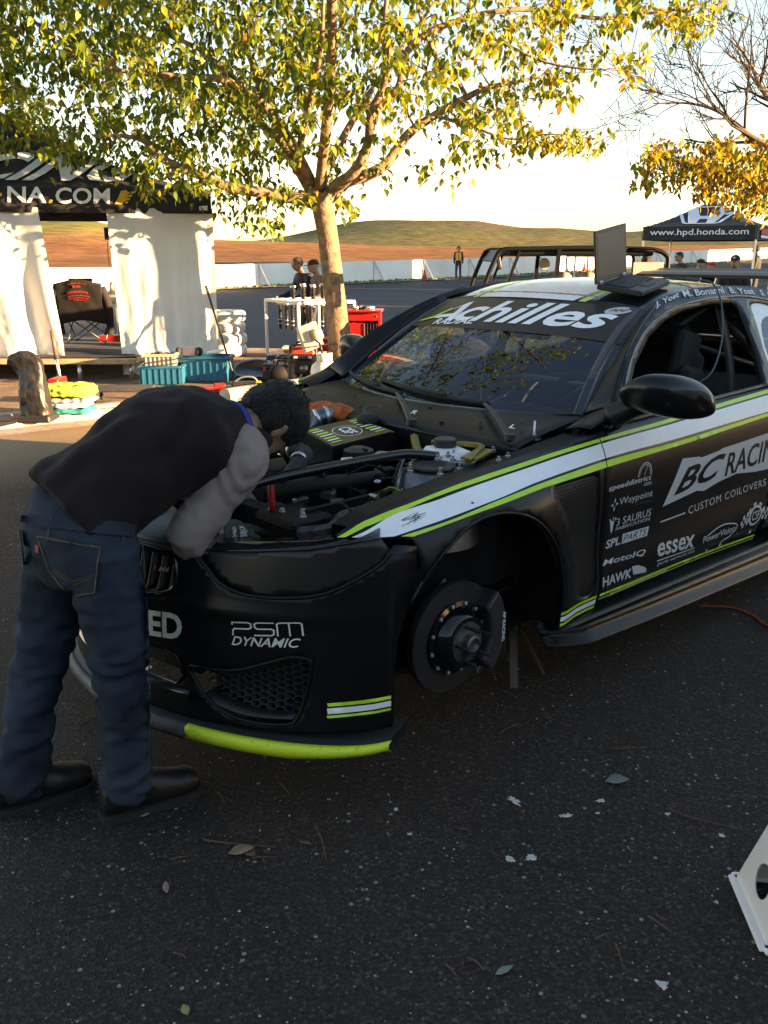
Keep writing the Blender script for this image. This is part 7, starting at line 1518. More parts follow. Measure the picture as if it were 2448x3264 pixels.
# wrapped tyres
tyw = mat('tyre_wrap', (.74, .72, .68), .35, var=.05, scale=12, bump=.08, bscale=30); px_ = at(786, 1100, 13.8); zz = IZ
tm_ = None
for k in range(4):
    mb = MB(); mb.lathe([(.17, .02), (.20, .0), (.27, .0), (.30, .025), (.31, .06), (.31, .11), (.30, .145), (.27, .168), (.20, .168), (.17, .15)], 40); b = mb.build('wrapped_tyre', tyw, None, True); b.location = (px_.x - .31 + .012 * math.sin(k * 2.1), 13.8 + .01 * k, IZ + k * .168)
    tag(b, ('lowest white wrapped tyre in the stack beside the tent', 'second lowest white wrapped tyre in the stack beside the tent', 'third white wrapped tyre up in the stack beside the tent', 'topmost white wrapped tyre in the stack beside the tent')[k], 'tyre', 'white wrapped tyres stacked beside the tent')
# coilover rack
rk = thing('coilover_rack', 'white square tube rack hung with black coilovers left of the tree', 'rack', (-1.22, 12.9, IZ)); zr = .94 - IZ
A_, N_, B_ = Vector((-.59, 1.0, 0)), Vector((0, 0, 0)), Vector((.78, .46, 0)); C_ = A_ + B_; WPT = mat('white_paint', (.78, .77, .74), .4)
for c in (A_, N_, B_, C_): mb = MB(); mb.box(c + Vector((0, 0, zr / 2)), (.04, .04, zr), R(30), bev=.004); mb.build('leg', WPT, rk)
for a, b in ((A_, N_), (N_, B_), (B_, C_), (C_, A_)): mb = MB(); mb.bar(a + Vector((0, 0, zr)), b + Vector((0, 0, zr)), .04); mb.build('top_rail', WPT, rk)
for k in (.33, .66): mb = MB(); mb.bar(A_.lerp(C_, 0) .lerp(N_, k) + Vector((0, 0, zr + .022)), C_.lerp(B_, k) + Vector((0, 0, zr + .022)), .03, .01); mb.build('cross_rail', WPT, rk)
SPR = mat('spring_black', (.015, .015, .016), .25); co = thing('coilover', 'black coilover hanging leftmost on the rack', 'coilover', (0, 0, 0), 0, 'coilovers on the white rack')
mb = MB(); mb.tube([(.032 * math.cos(a), .032 * math.sin(a), -.03 - .17 * a / (2 * math.pi * 6)) for a in np.linspace(0, 2 * math.pi * 6, 73)], .0065, 6); mb.build('spring', SPR, co, True)
mb = MB(); mb.lathe([(.012, -.03), (.012, -.20), (.034, -.20), (.034, -.215), (.024, -.216), (.024, -.35), (.018, -.36), (.018, -.39), (0, -.395)], 14); mb.build('damper_body', mat('damper_dark', (.03, .03, .032), .3, .6), co, True, auto=35)
mb = MB(); mb.lathe([(.0, .0), (.045, .0), (.045, -.015), (.034, -.03), (0, -.03)], 16); mb.build('top_mount', ALU, co, True, auto=35); mb = MB(); mb.lathe([(.0255, -.24), (.0255, -.26)], 14); mb.lathe([(.0245, -.30), (.0245, -.315)], 14); mb.build('collar_ring', ALU, co, True)
cl = [A_.lerp(N_, t) for t in (.38, .58, .76)] + [N_.lerp(B_, t) for t in (.18, .38, .58)]
for k, p in enumerate(cl):
    o = co if k == 0 else copy_tree(co); o.location = rk.location + p + Vector((.03, .03, zr - .02))
    if k: o['label'] = ('', 'black coilover hanging second from the left on the rack', 'black coilover hanging just left of the near rack leg', 'black coilover hanging just right of the near rack leg', 'black coilover hanging second right of the near rack leg', 'black coilover hanging nearest the tree trunk on the rack')[k]
for k in range(7):
    o = copy_tree(co); q = A_.lerp(C_, .35 + .09 * k).lerp(N_.lerp(B_, .35 + .09 * k), .28 + .16 * (k % 2)); o.location = rk.location + q + Vector((0, 0, zr + .21 + .015 * (k % 3))); o['label'] = 'black coilover standing upright in the bunch on top of the rack'; o['group'] = 'coilovers bunched on the rack top'
# orange air line
mb = MB(); mb.tube([gp(-60, 1345, IZ) , gp(30, 1344, IZ), gp(70, 1334, IZ), gp(330, 1304, IZ), gp(420, 1296, IZ)], .006, 6, smooth=5); mb.v = [v + Vector((0, 0, .006)) for v in mb.v]; tag(mb.build('air_line', mat('orange_rubber', (.28, .045, .015), .6), None, True), 'thin orange air line lying along the kerb', 'hose')
# two people behind the rack
NAVY = mat('navy_jacket', (.012, .014, .028), .7); JNS = mat('pale_jeans', (.10, .16, .24), .85, var=.2, scale=9); TANJ = mat('tan_jacket', (.20, .13, .08), .8)
p = at(985, 1000, 15.2); bystander('person in navy jacket and sunglasses leaning over behind the coilover rack', (p.x, 15.2, 0), 1.62, (-.9, -.55), NAVY, mat('dark_trousers', (.02, .02, .025), .8), .35, hair='brown', glasses=True, arms=((.1, .25, -.2), (.1, .25, -.2)))
p = at(1034, 1000, 14.75); bystander('person in tan jacket, dark cap and blue jeans half hidden by the tree trunk', (p.x, 14.75, 0), 1.58, (-.95, -.4), TANJ, JNS, .3, cap=mat('cap_dark', (.03, .02, .02), .8), arms=((.1, .25, -.2), (.0, .1, -.5)))
# ============================================================ beyond the car
def gpz(px, py):
    Y = 40
    for _ in range(40):
        p = at(px, py, Y); Y += (p.z - gz(Y)) * 12 if Y > 5 else 0
        Y = max(6, min(130, Y))
    p = at(px, py, Y); return Vector((p.x, Y, gz(Y)))
for i, (x0, y0, y1, h) in enumerate(((20.5, 9.6, 23, 4.0), (20.5, 24.6, 37, 4.1), (36, 66, 80, 4.6))):  # unseen blockers added to shade the far tarmac and wall
    transporter(('white race transporter level with the tent, right of the paddock', 'white race transporter level with the far tarmac, right of the paddock', 'farthest white race transporter by the track wall')[i], x0, x0 + 2.6, y0, y1, h, ('white', (.75, .75, .75)))
def block(label, x0, x1, y0, y1, h):  # unseen building added to throw shade on the track wall
    t = thing('shade_building', label, 'building', ((x0 + x1) / 2, (y0 + y1) / 2, gz((y0 + y1) / 2) - .05), 0, 'two storey buildings right of the paddock'); w, L = x1 - x0, y1 - y0
    mb = MB(); mb.box((0, 0, h / 2), (w, L, h)); mb.build('wall', mat('render_cream', (.55, .5, .42), .85, var=.08), t); mb = MB(); mb.box((0, 0, h + .1), (w + .5, L + .5, .2)); mb.build('roof', mat('roof_grey', (.2, .2, .2), .7), t)
    for z in (1.5, 4.4):
        for k in range(int(L // 2.4)): mb = MB(); mb.box((-w / 2 - .02, -L / 2 + 1.3 + k * 2.4, z), (.06, 1.3, 1.2)); f_ = mb.build('window', PLA, t); mb = MB(); mb.box((-w / 2 - .055, -L / 2 + 1.3 + k * 2.4, z), (.02, 1.15, 1.05)); mb.build('pane', mat('dark_pane', (.02, .025, .03), .08), f_)
block('cream two storey building level with the track wall, near one', 27, 33, 36.3, 43.7, 6.6); block('cream two storey building level with the track wall, far one', 28, 34, 45.6, 56.2, 6.8)
# laptop on the roof
h_ = Vector((.629, .777, 0)); d_ = Vector((.777, -.629, 0)); A = at(1900, 921, 4.02); A.z = 1.452
h3 = (h_ + Vector((0, 0, .14))).normalized(); d3 = (d_ + Vector((0, 0, -.13))).normalized(); d3 = (d3 - h3 * d3.dot(h3)).normalized(); zz = h3.cross(-d3).normalized(); mid = A + h3 * .1525
M = Matrix(((h3.x, -d3.x, zz.x, mid.x), (h3.y, -d3.y, zz.y, mid.y), (h3.z, -d3.z, zz.z, mid.z), (0, 0, 0, 1)))
laptop('open black laptop with dusty screen standing on the roof of the race car', M, 99, .305, .21)
ca_ = Matrix.Translation((-.30, 3.30, 0)) @ Matrix.Rotation(R(43), 4, 'Z')
pts = [mid + h3 * .14 + d3 * .10 + zz * .012] + [ca_ @ cv(*p) for p in ((1.95, .36, 1.492), (1.93, .50, 1.489), (1.90, .595, 1.475), (1.845, .668, 1.41), (1.80, .71, 1.32), (1.72, .755, 1.22), (1.58, .79, 1.11), (1.47, .74, 1.05), (1.42, .66, .98))]
mb = MB(); mb.tube(pts, .0042, 8, smooth=6); tag(mb.build('data_cable', mat('cable_teal', (.02, .06, .07), .45), None, True), 'thin dark teal cable from the roof laptop down into the driver window', 'cable')
mb = MB(); mb.tube([ca_ @ cv(-.02, -.0, 0) for _ in range(1)] + [Vector((0, 0, 0))], .001, 3) if False else None
rag = MB(); loft(rag, [(cv(.28, -.36, .955), Vector((.03, 0, 0)), Vector((0, 0, .02))), (cv(.31, -.32, .965), Vector((.05, 0, 0)), Vector((0, 0, .035))), (cv(.34, -.25, .968), Vector((.055, 0, 0)), Vector((0, 0, .036))), (cv(.36, -.18, .962), Vector((.05, 0, 0)), Vector((0, 0, .03))), (cv(.37, -.15, .955), Vector((.02, 0, 0)), Vector((0, 0, .015)))], 16)
rg_ = remeshed('orange_rag', rag.v, rag.f, mat('rag_orange', (.42, .09, .02), .95, var=.3, scale=40), None, .008, 1, lambda p, n: .008 * nz(p, (40, 40, 40))); rg_.matrix_world = ca_; tag(rg_, 'orange rag stuffed in the engine bay below the windscreen', 'rag')
sd = MB(); sd.lathe([(.004, 0), (.004, .09), (.0, .09)], 8, (0, 0, 0)); sd.mi = 0
scr = thing('screwdriver', 'red handled screwdriver standing in the front of the engine bay', 'screwdriver', ca_ @ cv(-.47, .43, .80)); sd.build('blade', ALU, scr, True); sd = MB(); sd.lathe([(.009, .03), (.011, .06), (.010, .11), (.006, .12), (0, .12)], 10); sd.build('handle', mat('handle_red', (.4, .02, .02), .3), scr, True)
# off-road buggy
bg_ = thing('off_road_buggy', 'black roll cage off-road buggy parked behind the race car', 'buggy', (2.5, 11.0, 0)); BO = bg_.location; CG = mat('cage_black', (.005, .005, .005), .5, spec=.2)
def bl(p): return Vector(p) - BO
n0, n1 = 10.35, 11.75                          # near and far side
for Y in (n0, n1):
    fb, ft, rc0 = at(1540, 922, n0), at(1580, 822, n0), at(1602, 797, n0)
    sh = Vector((0, Y - n0, 0)); pts = [Vector((1.02, n0, .75)), fb, ft, rc0, at(1660, 792, n0) + Vector((0, 0, -.005)), at(1905, 790, n0), at(2085, 796, n0)]
    mb = MB(); mb.tube([bl(p + sh) for p in pts], .027, 10, smooth=4); mb.build('cage_rail', CG, bg_, True)
    a, b = at(1656, 827, n0), at(1616, 905, n0); mb = MB(); mb.bar(bl(a + sh + Vector((0, 0, .09))), bl(b + sh), .045, .03); mb.build('door_bar', CG, bg_)
    a, b = at(1783, 795, n0), at(1770, 895, n0); mb = MB(); mb.bar(bl(a + sh), bl(b + sh + Vector((-.01, 0, -.3))), .045); mb.build('centre_post', CG, bg_)
    r0, r1, r2 = at(2085, 796, n0), at(2125, 815, n0), at(2128, 850, n0); mb = MB(); mb.tube([bl(p + sh) for p in (at(2000, 793, n0), r0, r1, r2, Vector((r2.x, n0, .9)))], .027, 10, smooth=4); mb.build('rear_hoop', CG, bg_, True)
zr_ = at(1750, 792, n0).z
x0, x1 = at(1602, 797, n0).x, at(2090, 797, n0).x
mb = MB(); mb.box(bl(((x0 + x1) / 2 + .04, (n0 + n1) / 2, zr_ - .04)), (x1 - x0 - .1, n1 - n0 - .03, .085), bev=.02); mb.build('roof', CG, bg_)
mb = MB(); mb.grid(lambda u, v: bl((x0 + .02 - .10 * v, n0 + (n1 - n0) * u, zr_ - .02 - .12 * v)), np.linspace(0, 1, 6), [0, .5, 1]); mb.build('visor', CG, bg_, fix=False, solid=.02)
ms = at(1737, 842, n1 - .2); mb = MB(); mb.lathe([(0, 0), (.07, .0), (.075, .01), (.06, .03), (0, .04)], 24, bl(ms), (-.3, 1, 0)); mb.build('round_mirror', mat('mirror_grey', (.25, .24, .2), .3, .4), bg_)
ms = at(1590, 835, n0 + .02); mb = MB(); mb.box(bl(ms), (.05, .03, .17), Matrix.Rotation(R(-12), 3, 'Y'), bev=.012); mb.build('side_mirror', PLA, bg_)
TUB = mat('buggy_body', (.05, .05, .045), .4)
mb = MB(); mb.box(bl((2.35, (n0 + n1) / 2, .72)), (2.2, 1.2, .5), bev=.06); mb.box(bl((1.0, (n0 + n1) / 2, .80)), (.9, 1.0, .34), bev=.08); mb.build('body', TUB, bg_)
mb = MB(); mb.box(bl((3.35, (n0 + n1) / 2, 1.18)), (.55, 1.1, .24), bev=.03); mb.build('cargo_box', mat('buggy_tan', (.22, .19, .15), .6), bg_)
for px_ in (1797, 1875):
    p = at(px_, 885, (n0 + n1) / 2); mb = MB(); mb.box(bl((p.x, p.y, 1.02)), (.42, .46, .5), bev=.08); st_ = mb.build('seat', PLA, bg_); mb = MB(); mb.lathe([(.0, -.05), (.085, -.05), (.095, 0), (.09, .04), (.06, .075), (0, .085)], 20, bl((p.x, p.y, p.z - .02))); mb.build('headrest', mat('headrest_cream', (.42, .36, .28), .6), st_, True)
for x in (.95, 3.3):
    for y in (n0 - .05, n1 + .05):
        mb = MB(); mb.lathe([(.17, -.12), (.30, -.13), (.345, -.09), (.35, 0), (.345, .09), (.30, .13), (.17, .12)], 28, bl((x, y, .35)), (0, 1, 0)); w_ = mb.build('wheel', mat('buggy_tyre', (.010, .010, .010), .9, spec=.2), bg_, True); mb = MB(); mb.lathe([(0, -.08), (.17, -.10), (.17, .10), (0, .08)], 18, bl((x, y, .35)), (0, 1, 0)); mb.build('rim', MATS['buggy_tyre'], w_)
# grey steel frame on the tarmac
sf = thing('steel_frame', 'plain grey steel tube frame standing on the tarmac beyond the buggy', 'frame', (at(1870, 880, 19).x, 19, 0)); a = at(1834, 817, 19); b = at(1905, 819, 19)
for p in (a, b):
    for dy in (0, .9): mb = MB(); mb.bar(Vector((p.x, 19 + dy, 0)) - sf.location, Vector((p.x, 19 + dy, a.z)) - sf.location, .035); mb.build('leg', galv, sf)
for dy in (0, .9): mb = MB(); mb.bar(Vector((a.x, 19 + dy, a.z)) - sf.location, Vector((b.x, 19 + dy, a.z)) - sf.location, .035); mb.build('top_bar', galv, sf)
# cones
ORG = mat('cone_orange', (.70, .07, .01), .55)
def cone(label, p, h):
    t = thing('traffic_cone', label, 'cone', p, 0, 'orange cones along the track wall'); mb = MB(); mb.lathe([(.16 * h / .64, .03), (.03, h), (.02, h), (0, h - .01)], 20); mb.build('cone_body', ORG, t, True); mb = MB(); mb.box((0, 0, .015), (.36 * h / .64, .36 * h / .64, .03), bev=.008); mb.build('base', ORG, t)
cone('orange cone before the white wall, left of the person in the vest', gpz(1353, 893), .60); cone('orange cone seen through the front of the buggy cage', gpz(1630, 877), .62); cone('orange cone beyond the grey steel frame', gpz(1862, 866), .62)
# people
BLKJ = mat('black_jacket', (.014, .013, .014), .8); DKT = mat('dark_trousers', (.02, .02, .025), .8)
p = gpz(1460, 889); bystander('person in orange safety vest and ear defenders standing before the white wall', p, 1.82, (-.05, -1), BLKJ, mat('navy_trousers', (.02, .03, .055), .8), 0, vest=True)
def stand(px, ytop, Y): q = at(px, ytop, Y); return Vector((q.x, Y, 0)), q.z
WT_ = mat('white_cloth', (.7, .69, .66), .8)
q, h = stand(2065, 806, 13.2); t, P, hh = bystander('person in dark shirt with white mark seen from behind beyond the buggy', q, h, (.1, 1), BLKJ, DKT, 0)
mb = MB(); mb.add([(-.04, -.165, 1.22), (.0, -.168, 1.17), (.04, -.165, 1.22), (.0, -.168, 1.195)], [(0, 1, 2, 3)]); mb.build('shirt_mark', WHT, t, fix=False, solid=.004)
q, h = stand(2178, 798, 22); bystander('person in dark glasses and black and white top facing left under the awning', q, h, (-1, -.15), BLKJ, DKT, .1, glasses=True)
q, h = stand(2206, 817, 19.4); bystander('person in black cap and olive grey shirt leaning toward the table', q, h, (.95, -.35), mat('olive_grey_shirt', (.06, .065, .05), .85), DKT, .35, cap=mat('cap_black', (.012, .012, .012), .8))
q, h = stand(2238, 826, 20.2); bystander('person in red cap and white shirt bent over the table', q, h, (1, -.2), WT_, DKT, .4, cap=mat('cap_red', (.40, .03, .02), .8))
q, h = stand(2352, 804, 15.6); t, P, hh = bystander('person in black cap with white emblem looking down beyond the rear wing', q, h, (-.55, -.85), BLKJ, DKT, .2, cap=mat('cap_black', (.012, .012, .012), .8))
mb = MB(); mb.add([P(-.06, .425, .27), P(.06, .425, .27), P(.06, .40, .37), P(-.06, .40, .37)], [(0, 1, 2, 3)]); mb.build('cap_emblem', WHT, t, fix=False, solid=.004)
q, h = stand(2418, 779, 27); bystander('person in black standing at the far right awning pole', q, h, (-.8, .5), BLKJ, DKT, 0)
# the other awning
FR = at(2412, 766, 24.6); FR.z = 0; e1 = Vector((-2.6, 1.6, 0)).normalized(); e2 = Vector((e1.y, -e1.x, 0)); e2 = e2 if e2.y > 0 else -e2; S_ = 3.05
at2 = thing('awning_tent', 'navy black pop-up awning with white web address at the right', 'tent', FR); zb, ztp, zap = 1.985, 2.36, 3.12
def al(u, v, z): return e1 * (u * S_) + e2 * (v * S_) + Vector((0, 0, z))
NVF = mat('navy_canvas', (.014, .015, .022), .7, var=.15, scale=4)
def az(u, v): t = 1 - max(abs(u - .5), abs(v - .5)) * 2; return ztp + (zap - ztp) * (max(0, t) ** 1.25)
mb = MB(); mb.grid(lambda u, v: al(u, v, az(u, v)), np.linspace(0, 1, 25), np.linspace(0, 1, 25)); ar = mb.up().build('roof', NVF, at2, True, fix=False)
for a, b in (((0, 0), (1, 0)), ((0, 0), (0, 1)), ((1, 0), (1, 1)), ((0, 1), (1, 1))):
    mb = MB(); mb.grid(lambda t, z: al(a[0] + (b[0] - a[0]) * t, a[1] + (b[1] - a[1]) * t, z), np.linspace(0, 1, 8), [zb, ztp]); vv = mb.build('valance', NVF, at2, fix=False, solid=.006)
    if (a, b) == ((0, 0), (1, 0)): AV = vv
    if (a, b) == ((0, 0), (0, 1)): AS = vv
text('www.hpd.honda.com', 'lettering', AV, WHT, lambda u, z: al(1 - u, -.012, z), (.07, zb + .09), (.93, zb + .09), (.07, zb + .30), .005)
strokes('side_print', [[(.12, zb + .14), (.5, zb + .14), (.5, zb + .30), (.12, zb + .30)]], lambda v, z: al(-.012, v, z), mat('print_red', (.55, .03, .04), .5), AS); strokes('side_print', [[(.12, zb + .05), (.5, zb + .05), (.5, zb + .12), (.12, zb + .12)]], lambda v, z: al(-.012, v, z), WHT, AS)
EMW = mat('emblem_white', (.62, .66, .74), .5)
def emb(fn, name, par):
    ring = [(.32, .12), (.36, .08), (.64, .08), (.68, .12), (.80, .66), (.74, .76), (.26, .76), (.20, .66), (.32, .12)]
    q = stroke2(ring, .035) + [[(.37, .10), (.45, .10), (.455, .26), (.47, .29), (.53, .29), (.545, .26), (.55, .10), (.63, .10), (.73, .74), (.62, .74), (.57, .48), (.55, .42), (.45, .42), (.43, .48), (.38, .74), (.27, .74)]]
    for poly in q:
        P, T = tri2d([tuple(p) for p in poly], (), .05); V = [fn(a, b) for a, b in P]; EV.extend([]); mbx.add(V, T)
for par, fn in ((ar, lambda u, v: al(1 - u * .86 - .07, .02 + v * .46, az(1 - u * .86 - .07, .02 + v * .46) + .02)), (ar, lambda u, v: al(.02 + v * .46, u * .86 + .07, az(.02 + v * .46, u * .86 + .07) + .02))):
    mbx = MB(); EV = []; emb(fn, 'emblem', par); mbx.build('emblem', EMW, par, fix=False)
for u, v in ((0, 0), (1, 0), (0, 1), (1, 1)):
    mb = MB(); mb.box(al(u * .98 + .01, v * .98 + .01, ztp / 2), (.05, .05, ztp - .01)); mb.build('leg', POST, at2)
for a, b in (((0, 0), (1, 0)), ((1, 0), (1, 1)), ((0, 1), (1, 1))):
    for k in range(4): mb = MB(); t0, t1 = k / 4, (k + 1) / 4; f0 = (zb + .06, ztp - .05)[k % 2]; f1 = (ztp - .05, zb + .06)[k % 2]; mb.bar(al(a[0] + (b[0] - a[0]) * t0, a[1] + (b[1] - a[1]) * t0, f0), al(a[0] + (b[0] - a[0]) * t1, a[1] + (b[1] - a[1]) * t1, f1), .025); mb.build('truss', PLA, at2)
tb2 = thing('work_table', 'dark work table under the navy awning', 'table', (at(2330, 900, 17.5).x, 17.5, 0)); mb = MB(); mb.box((0, 0, .74), (1.8, .7, .04)); mb.build('top', PLA, tb2)
for sx in (-.8, .8):
    for sy in (-.3, .3): mb = MB(); mb.bar((sx, sy, 0), (sx, sy, .72), .035); mb.build('leg', POST, tb2)
mb = MB(); mb.box((0, 0, .12), (.34, .06, .26), Matrix.Rotation(R(-12), 3, 'X')); b = mb.build('cream_case', mat('case_cream', (.55, .46, .30), .6), None); b.location = (at(2356, 905, 17.3).x, 17.3, .76); tag(b, 'cream case leaning on the dark work table beyond the wing', 'case')
# ============================================================ small things on the asphalt
TWG = mat('twig_brown', (.11, .06, .035), .9, var=.3, scale=60); DLF = mat('dry_leaf', (.22, .14, .08), .8, var=.3, scale=40); SPL = mat('dropping_white', (.52, .48, .43), .9, var=.12, scale=60)
rnd = random.Random(31)
def c3_(x, y): return gp(x / 1.3554, 2300 + y / 1.3554)
def c4_(x, y): return gp(1224 + x / 1.3554, 2300 + y / 1.3554)
tws = [(c3_(878, 516), c3_(1000, 537), c3_(1200, 548), 'long thin twig beside the two dry leaves, nearest the lime splitter edge'), (c3_(735, 600), c3_(780, 596), c3_(828, 585), 'short forked twig left of the dry leaves'), (c3_(1085, 596), c3_(1140, 594), c3_(1195, 592), 'short twig just right of the dry leaves'), (c3_(1366, 465), c3_(1390, 520), c3_(1410, 605), 'bent twig right of the dry leaves'), (c3_(940, 310), c3_(955, 330), c3_(972, 356), 'short thick twig below the front splitter'), (c3_(1210, 270), c3_(1230, 295), c3_(1252, 318), 'thin stem right below the splitter'), (c3_(750, 1005), c3_(790, 1020), c3_(805, 1030), 'small twig low on the left of the asphalt'), (c3_(340, 30), c3_(370, 15), c3_(412, -5), 'thin curled stem between the two shoes'),
       (c4_(1235, 384), c4_(1330, 425), c4_(1512, 463), 'long curved twig left of the white plastic stand'), (c4_(1140, 845), c4_(1200, 890), c4_(1262, 938), 'thin stalk low on the right of the asphalt'), (c4_(1000, 965), c4_(1015, 1010), c4_(1030, 1058), 'straight pale twig low on the right'), (c4_(360, 1025), c4_(400, 1050), c4_(432, 1082), 'thin stem near the bottom middle'), (c4_(268, 1056), c4_(290, 1080), c4_(312, 1104), 'short stem near the bottom middle, left of another'), (c4_(495, 58), c4_(540, 35), c4_(582, 14), 'thin stem in the shade below the brake disc'), (c4_(960, 120), c4_(1050, 124), c4_(1135, 116), 'straight twig in the shade below the door'), (c4_(930, 182), c4_(960, 178), c4_(990, 172), 'short twig in the shade beside the grey leaf'), (c4_(690, -22), c4_(740, 2), c4_(785, 18), 'thick dark twig in the shade under the sill'), (c4_(915, 945), c4_(940, 935), c4_(962, 922), 'tiny stalk right of the middle, low down'), (c4_(320, 466), c4_(345, 474), c4_(375, 480), 'tiny reddish stem left of the white splashes')]
for a, b, c, lab in tws:
    L = (c - a).length; mb = MB(); up = Vector((0, 0, .004)); mb.tube([a + up, b + up * 2, c + up], [.0026, .0022, .0012] if L < .2 else [.0032, .0026, .0014], 6, smooth=4); o = mb.build('twig', TWG, None, True); tag(o, lab, 'twig', 'twigs lying on the asphalt')
def flat_leaf(p, L, w, rz, m, lab, curl=.25):
    mb = MB(); V, F = leaf_geo(L, w, .35, -curl); mb.add([Matrix.Rotation(rz, 3, 'Z') @ v + Vector((0, 0, .004)) for v in V], F); o = mb.build('fallen_leaf', m, None, True, fix=False, solid=.0006); o.location = p; tag(o, lab, 'leaf', 'fallen leaves on the asphalt')
flat_leaf(c3_(985, 575), .075, .045, R(-80), DLF, 'pale dry leaf beside the long thin twig'); flat_leaf(c3_(1065, 560), .06, .03, R(-150), mat('leaf_russet', (.20, .085, .04), .8), 'curled russet leaf right of the pale dry leaf', .6); flat_leaf(c3_(600, 413), .032, .02, R(-80), mat('leaf_lime_dry', (.25, .25, .08), .8), 'small green leaf between the shoes and the twigs'); flat_leaf(c3_(718, 745), .04, .018, R(15), mat('leaf_pinkish', (.28, .17, .14), .8), 'small pinkish leaf low on the left')
flat_leaf(c4_(955, 262), .075, .055, R(-95), mat('leaf_grey', (.16, .19, .16), .8), 'torn grey green leaf in front of the wheel arch'); flat_leaf(c4_(480, 1100), .05, .02, R(-65), MATS['leaf_grey'], 'small grey green leaf near the bottom middle'); flat_leaf(c3_(810, 1275), .03, .02, R(30), MATS['leaf_lime_dry'], 'tiny green leaf at the very bottom'); flat_leaf(c3_(1350, 535), .04, .012, R(80), MATS['leaf_russet'], 'narrow russet leaf against the bent twig')
def splat(p, r, n, lab, el=1.0, rz=0.0):
    q = []
    for k in range(n):
        a = 2 * math.pi * k / n; rr_ = r * (.75 + .55 * noise.noise((math.cos(a) * 1.7 + p.x * 50, math.sin(a) * 1.7 + p.y * 50, 0)) + rnd.uniform(-.22, .22)); q.append((rr_ * math.cos(a) * el, rr_ * math.sin(a)))
    mb = MB(); c, s = math.cos(rz), math.sin(rz); N = len(q); V = [Vector((x * c - y * s, x * s + y * c, .0028)) for x, y in q] + [Vector((0, 0, .0045))]; mb.add(V, [(i, (i + 1) % N, N) for i in range(N)])
    for k in range(5):
        a = rnd.uniform(0, 6.28); d = r * rnd.uniform(1.1, 1.9); mb.add([Vector((d * math.cos(a) + rnd.uniform(-1, 1) * r * .16, d * math.sin(a) + rnd.uniform(-1, 1) * r * .16, .003)) for _ in range(3)], [(0, 1, 2)])
    o = mb.build('bird_dropping', SPL, None, fix=False); o.location = p; tag(o, lab, 'bird dropping', 'white bird droppings on the asphalt')
for x, y, r, el, rz, lab in ((562, 345, .017, 1.8, -.9, 'long white splash left of the speckled one, in front of the wheel arch'), (785, 410, .014, 1.6, .4, 'speckled white splash between the long one and the leaf'), (932, 345, .013, 1.4, .2, 'small white splash just below the torn grey leaf'), (545, 597, .015, 1.2, -.7, 'left of the two white splashes lying side by side'), (635, 590, .016, 1.2, .5, 'right of the two white splashes lying side by side'), (1225, 402, .009, 1.5, 0, 'small grey splash at the end of the long curved twig'), (1458, 495, .011, 1, .3, 'faint splash left of the white plastic stand'), (1203, 1142, .014, 1.2, -.5, 'white splash low on the right of the asphalt'), (52, 382, .008, 1.3, 0, 'small white splash below the splitter, alone'), (110, 490, .007, 1.4, 0, 'tiny white splash below the lone small one'), (1435, 783, .007, 1, 0, 'tiny white splash beside the foot of the white stand'), (922, 398, .008, 1, 1, 'faint spot below the splash by the torn leaf')):
    splat(c4_(x, y), r, 30, lab, el, rz)
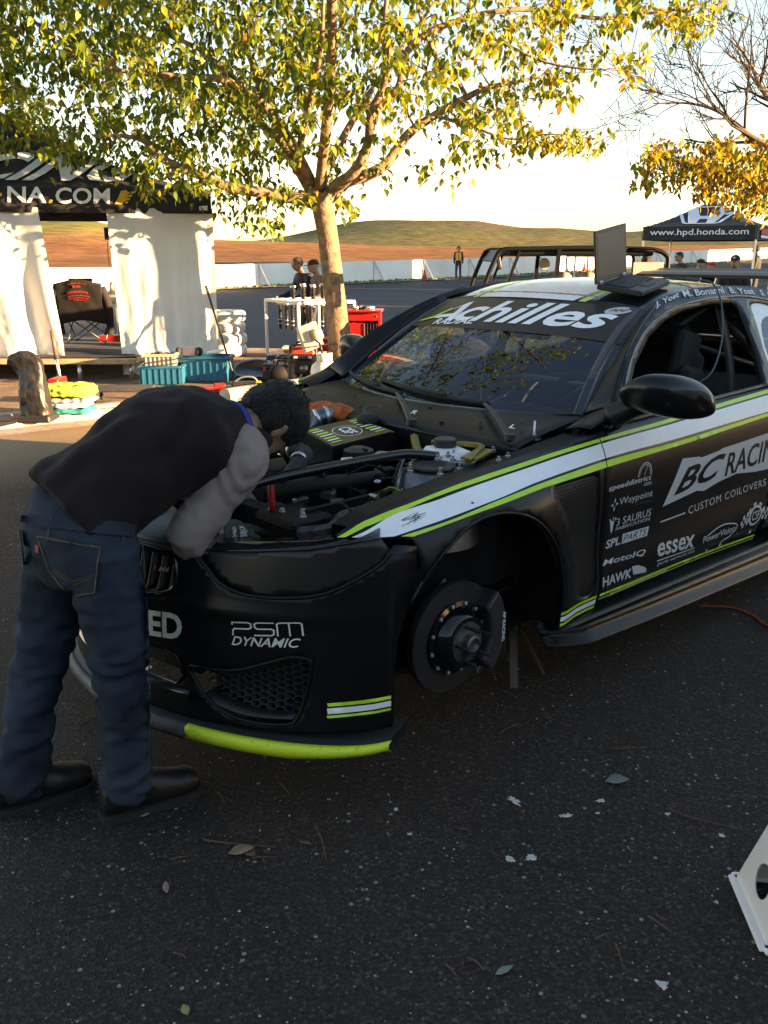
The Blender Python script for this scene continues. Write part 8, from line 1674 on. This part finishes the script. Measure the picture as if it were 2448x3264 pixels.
# pale grit standing proud of the surface
mb = MB(); rnd = random.Random(77)
for k in range(4200):
    Y = 1.25 + 5.5 * rnd.random() ** 1.6; X = rnd.uniform(-.50, .50) * (Y + .8); r = rnd.uniform(.0016, .0046) * (1 if rnd.random() < .93 else 1.6); a = rnd.uniform(0, 3); ca, sa = math.cos(a) * r, math.sin(a) * r * rnd.uniform(.5, 1)
    mb.mi = 0 if rnd.random() < .62 else (1 if rnd.random() < .6 else 2)
    mb.add([(X + ca, Y + sa, .0005), (X - sa, Y + ca, .0005), (X - ca, Y - sa, .0005), (X + sa, Y - ca, .0005), (X, Y, r * .9)], [(0, 1, 4), (1, 2, 4), (2, 3, 4), (3, 0, 4)])
tag(mb.build('grit', [mat('grit_grey', (.15, .125, .11), .8), mat('grit_pale', (.40, .35, .31), .8), mat('grit_brown', (.12, .08, .06), .8)], None, fix=False), 'fine pale grit scattered over the asphalt', 'grit', kind='stuff')
# white plastic stand
p0, p1 = gp(2334, 2800), gp(2408, 2975); d = (p1 - p0); L = .27; u = d.normalized(); v = Vector((-u.y, u.x, 0)); v = v if v.x > 0 else -v; cen_ = p0 + u * .13 + v * .135
sd_ = thing('plastic_stand', 'white plastic pyramid wheel stand with round holes at the right edge', 'stand', cen_, math.atan2(v.y, v.x)); PW = mat('white_plastic', (.84, .76, .71), .32, var=.03); hb2 = .135; ht = .055; hz = .30
for k in range(4):
    Mz = Matrix.Rotation(k * math.pi / 2, 3, 'Z')
    def ff(a, b): t = b; w_ = (hb2 - .012) + (ht - hb2 + .012) * t; return Mz @ Vector((-w_, a, .012 + hz * t))
    def ell(c, r): return [(r * math.cos(x), c + r * math.sin(x) * 1.0 / .31) for x in np.linspace(0, 6.283, 25)[:-1]]
    outer = [(-hb2 + .012, 0), (hb2 - .012, 0), (ht, 1), (-ht, 1)]
    panel('wall', outer, ff, PW, sd_, [ell(.28, .044), ell(.70, .030)], sp=.03, solid=.004, smooth=False)
    fl = MB(); fl.box(Mz @ Vector((-hb2 + .004, 0, .006)), (.03, hb2 * 2, .012) if k % 2 == 0 else (hb2 * 2, .03, .012), bev=.004); fl.build('flange', PW, sd_)
mb = MB(); mb.box((0, 0, hz + .016), (ht * 2 + .012, ht * 2 + .012, .012), bev=.005); mb.build('top_plate', PW, sd_)
# air line on the ground under the car at the right
mb = MB(); mb.tube([gp(2230, 1935), gp(2330, 1940), gp(2400, 1965), gp(2440, 1995), gp(2520, 2020)], .006, 6, smooth=6); mb.v = [q + Vector((0, 0, .006)) for q in mb.v]; tag(mb.build('air_line', mat('orange_rubber', (.28, .045, .015), .6), None, True), 'orange air line on the asphalt beneath the door', 'hose')
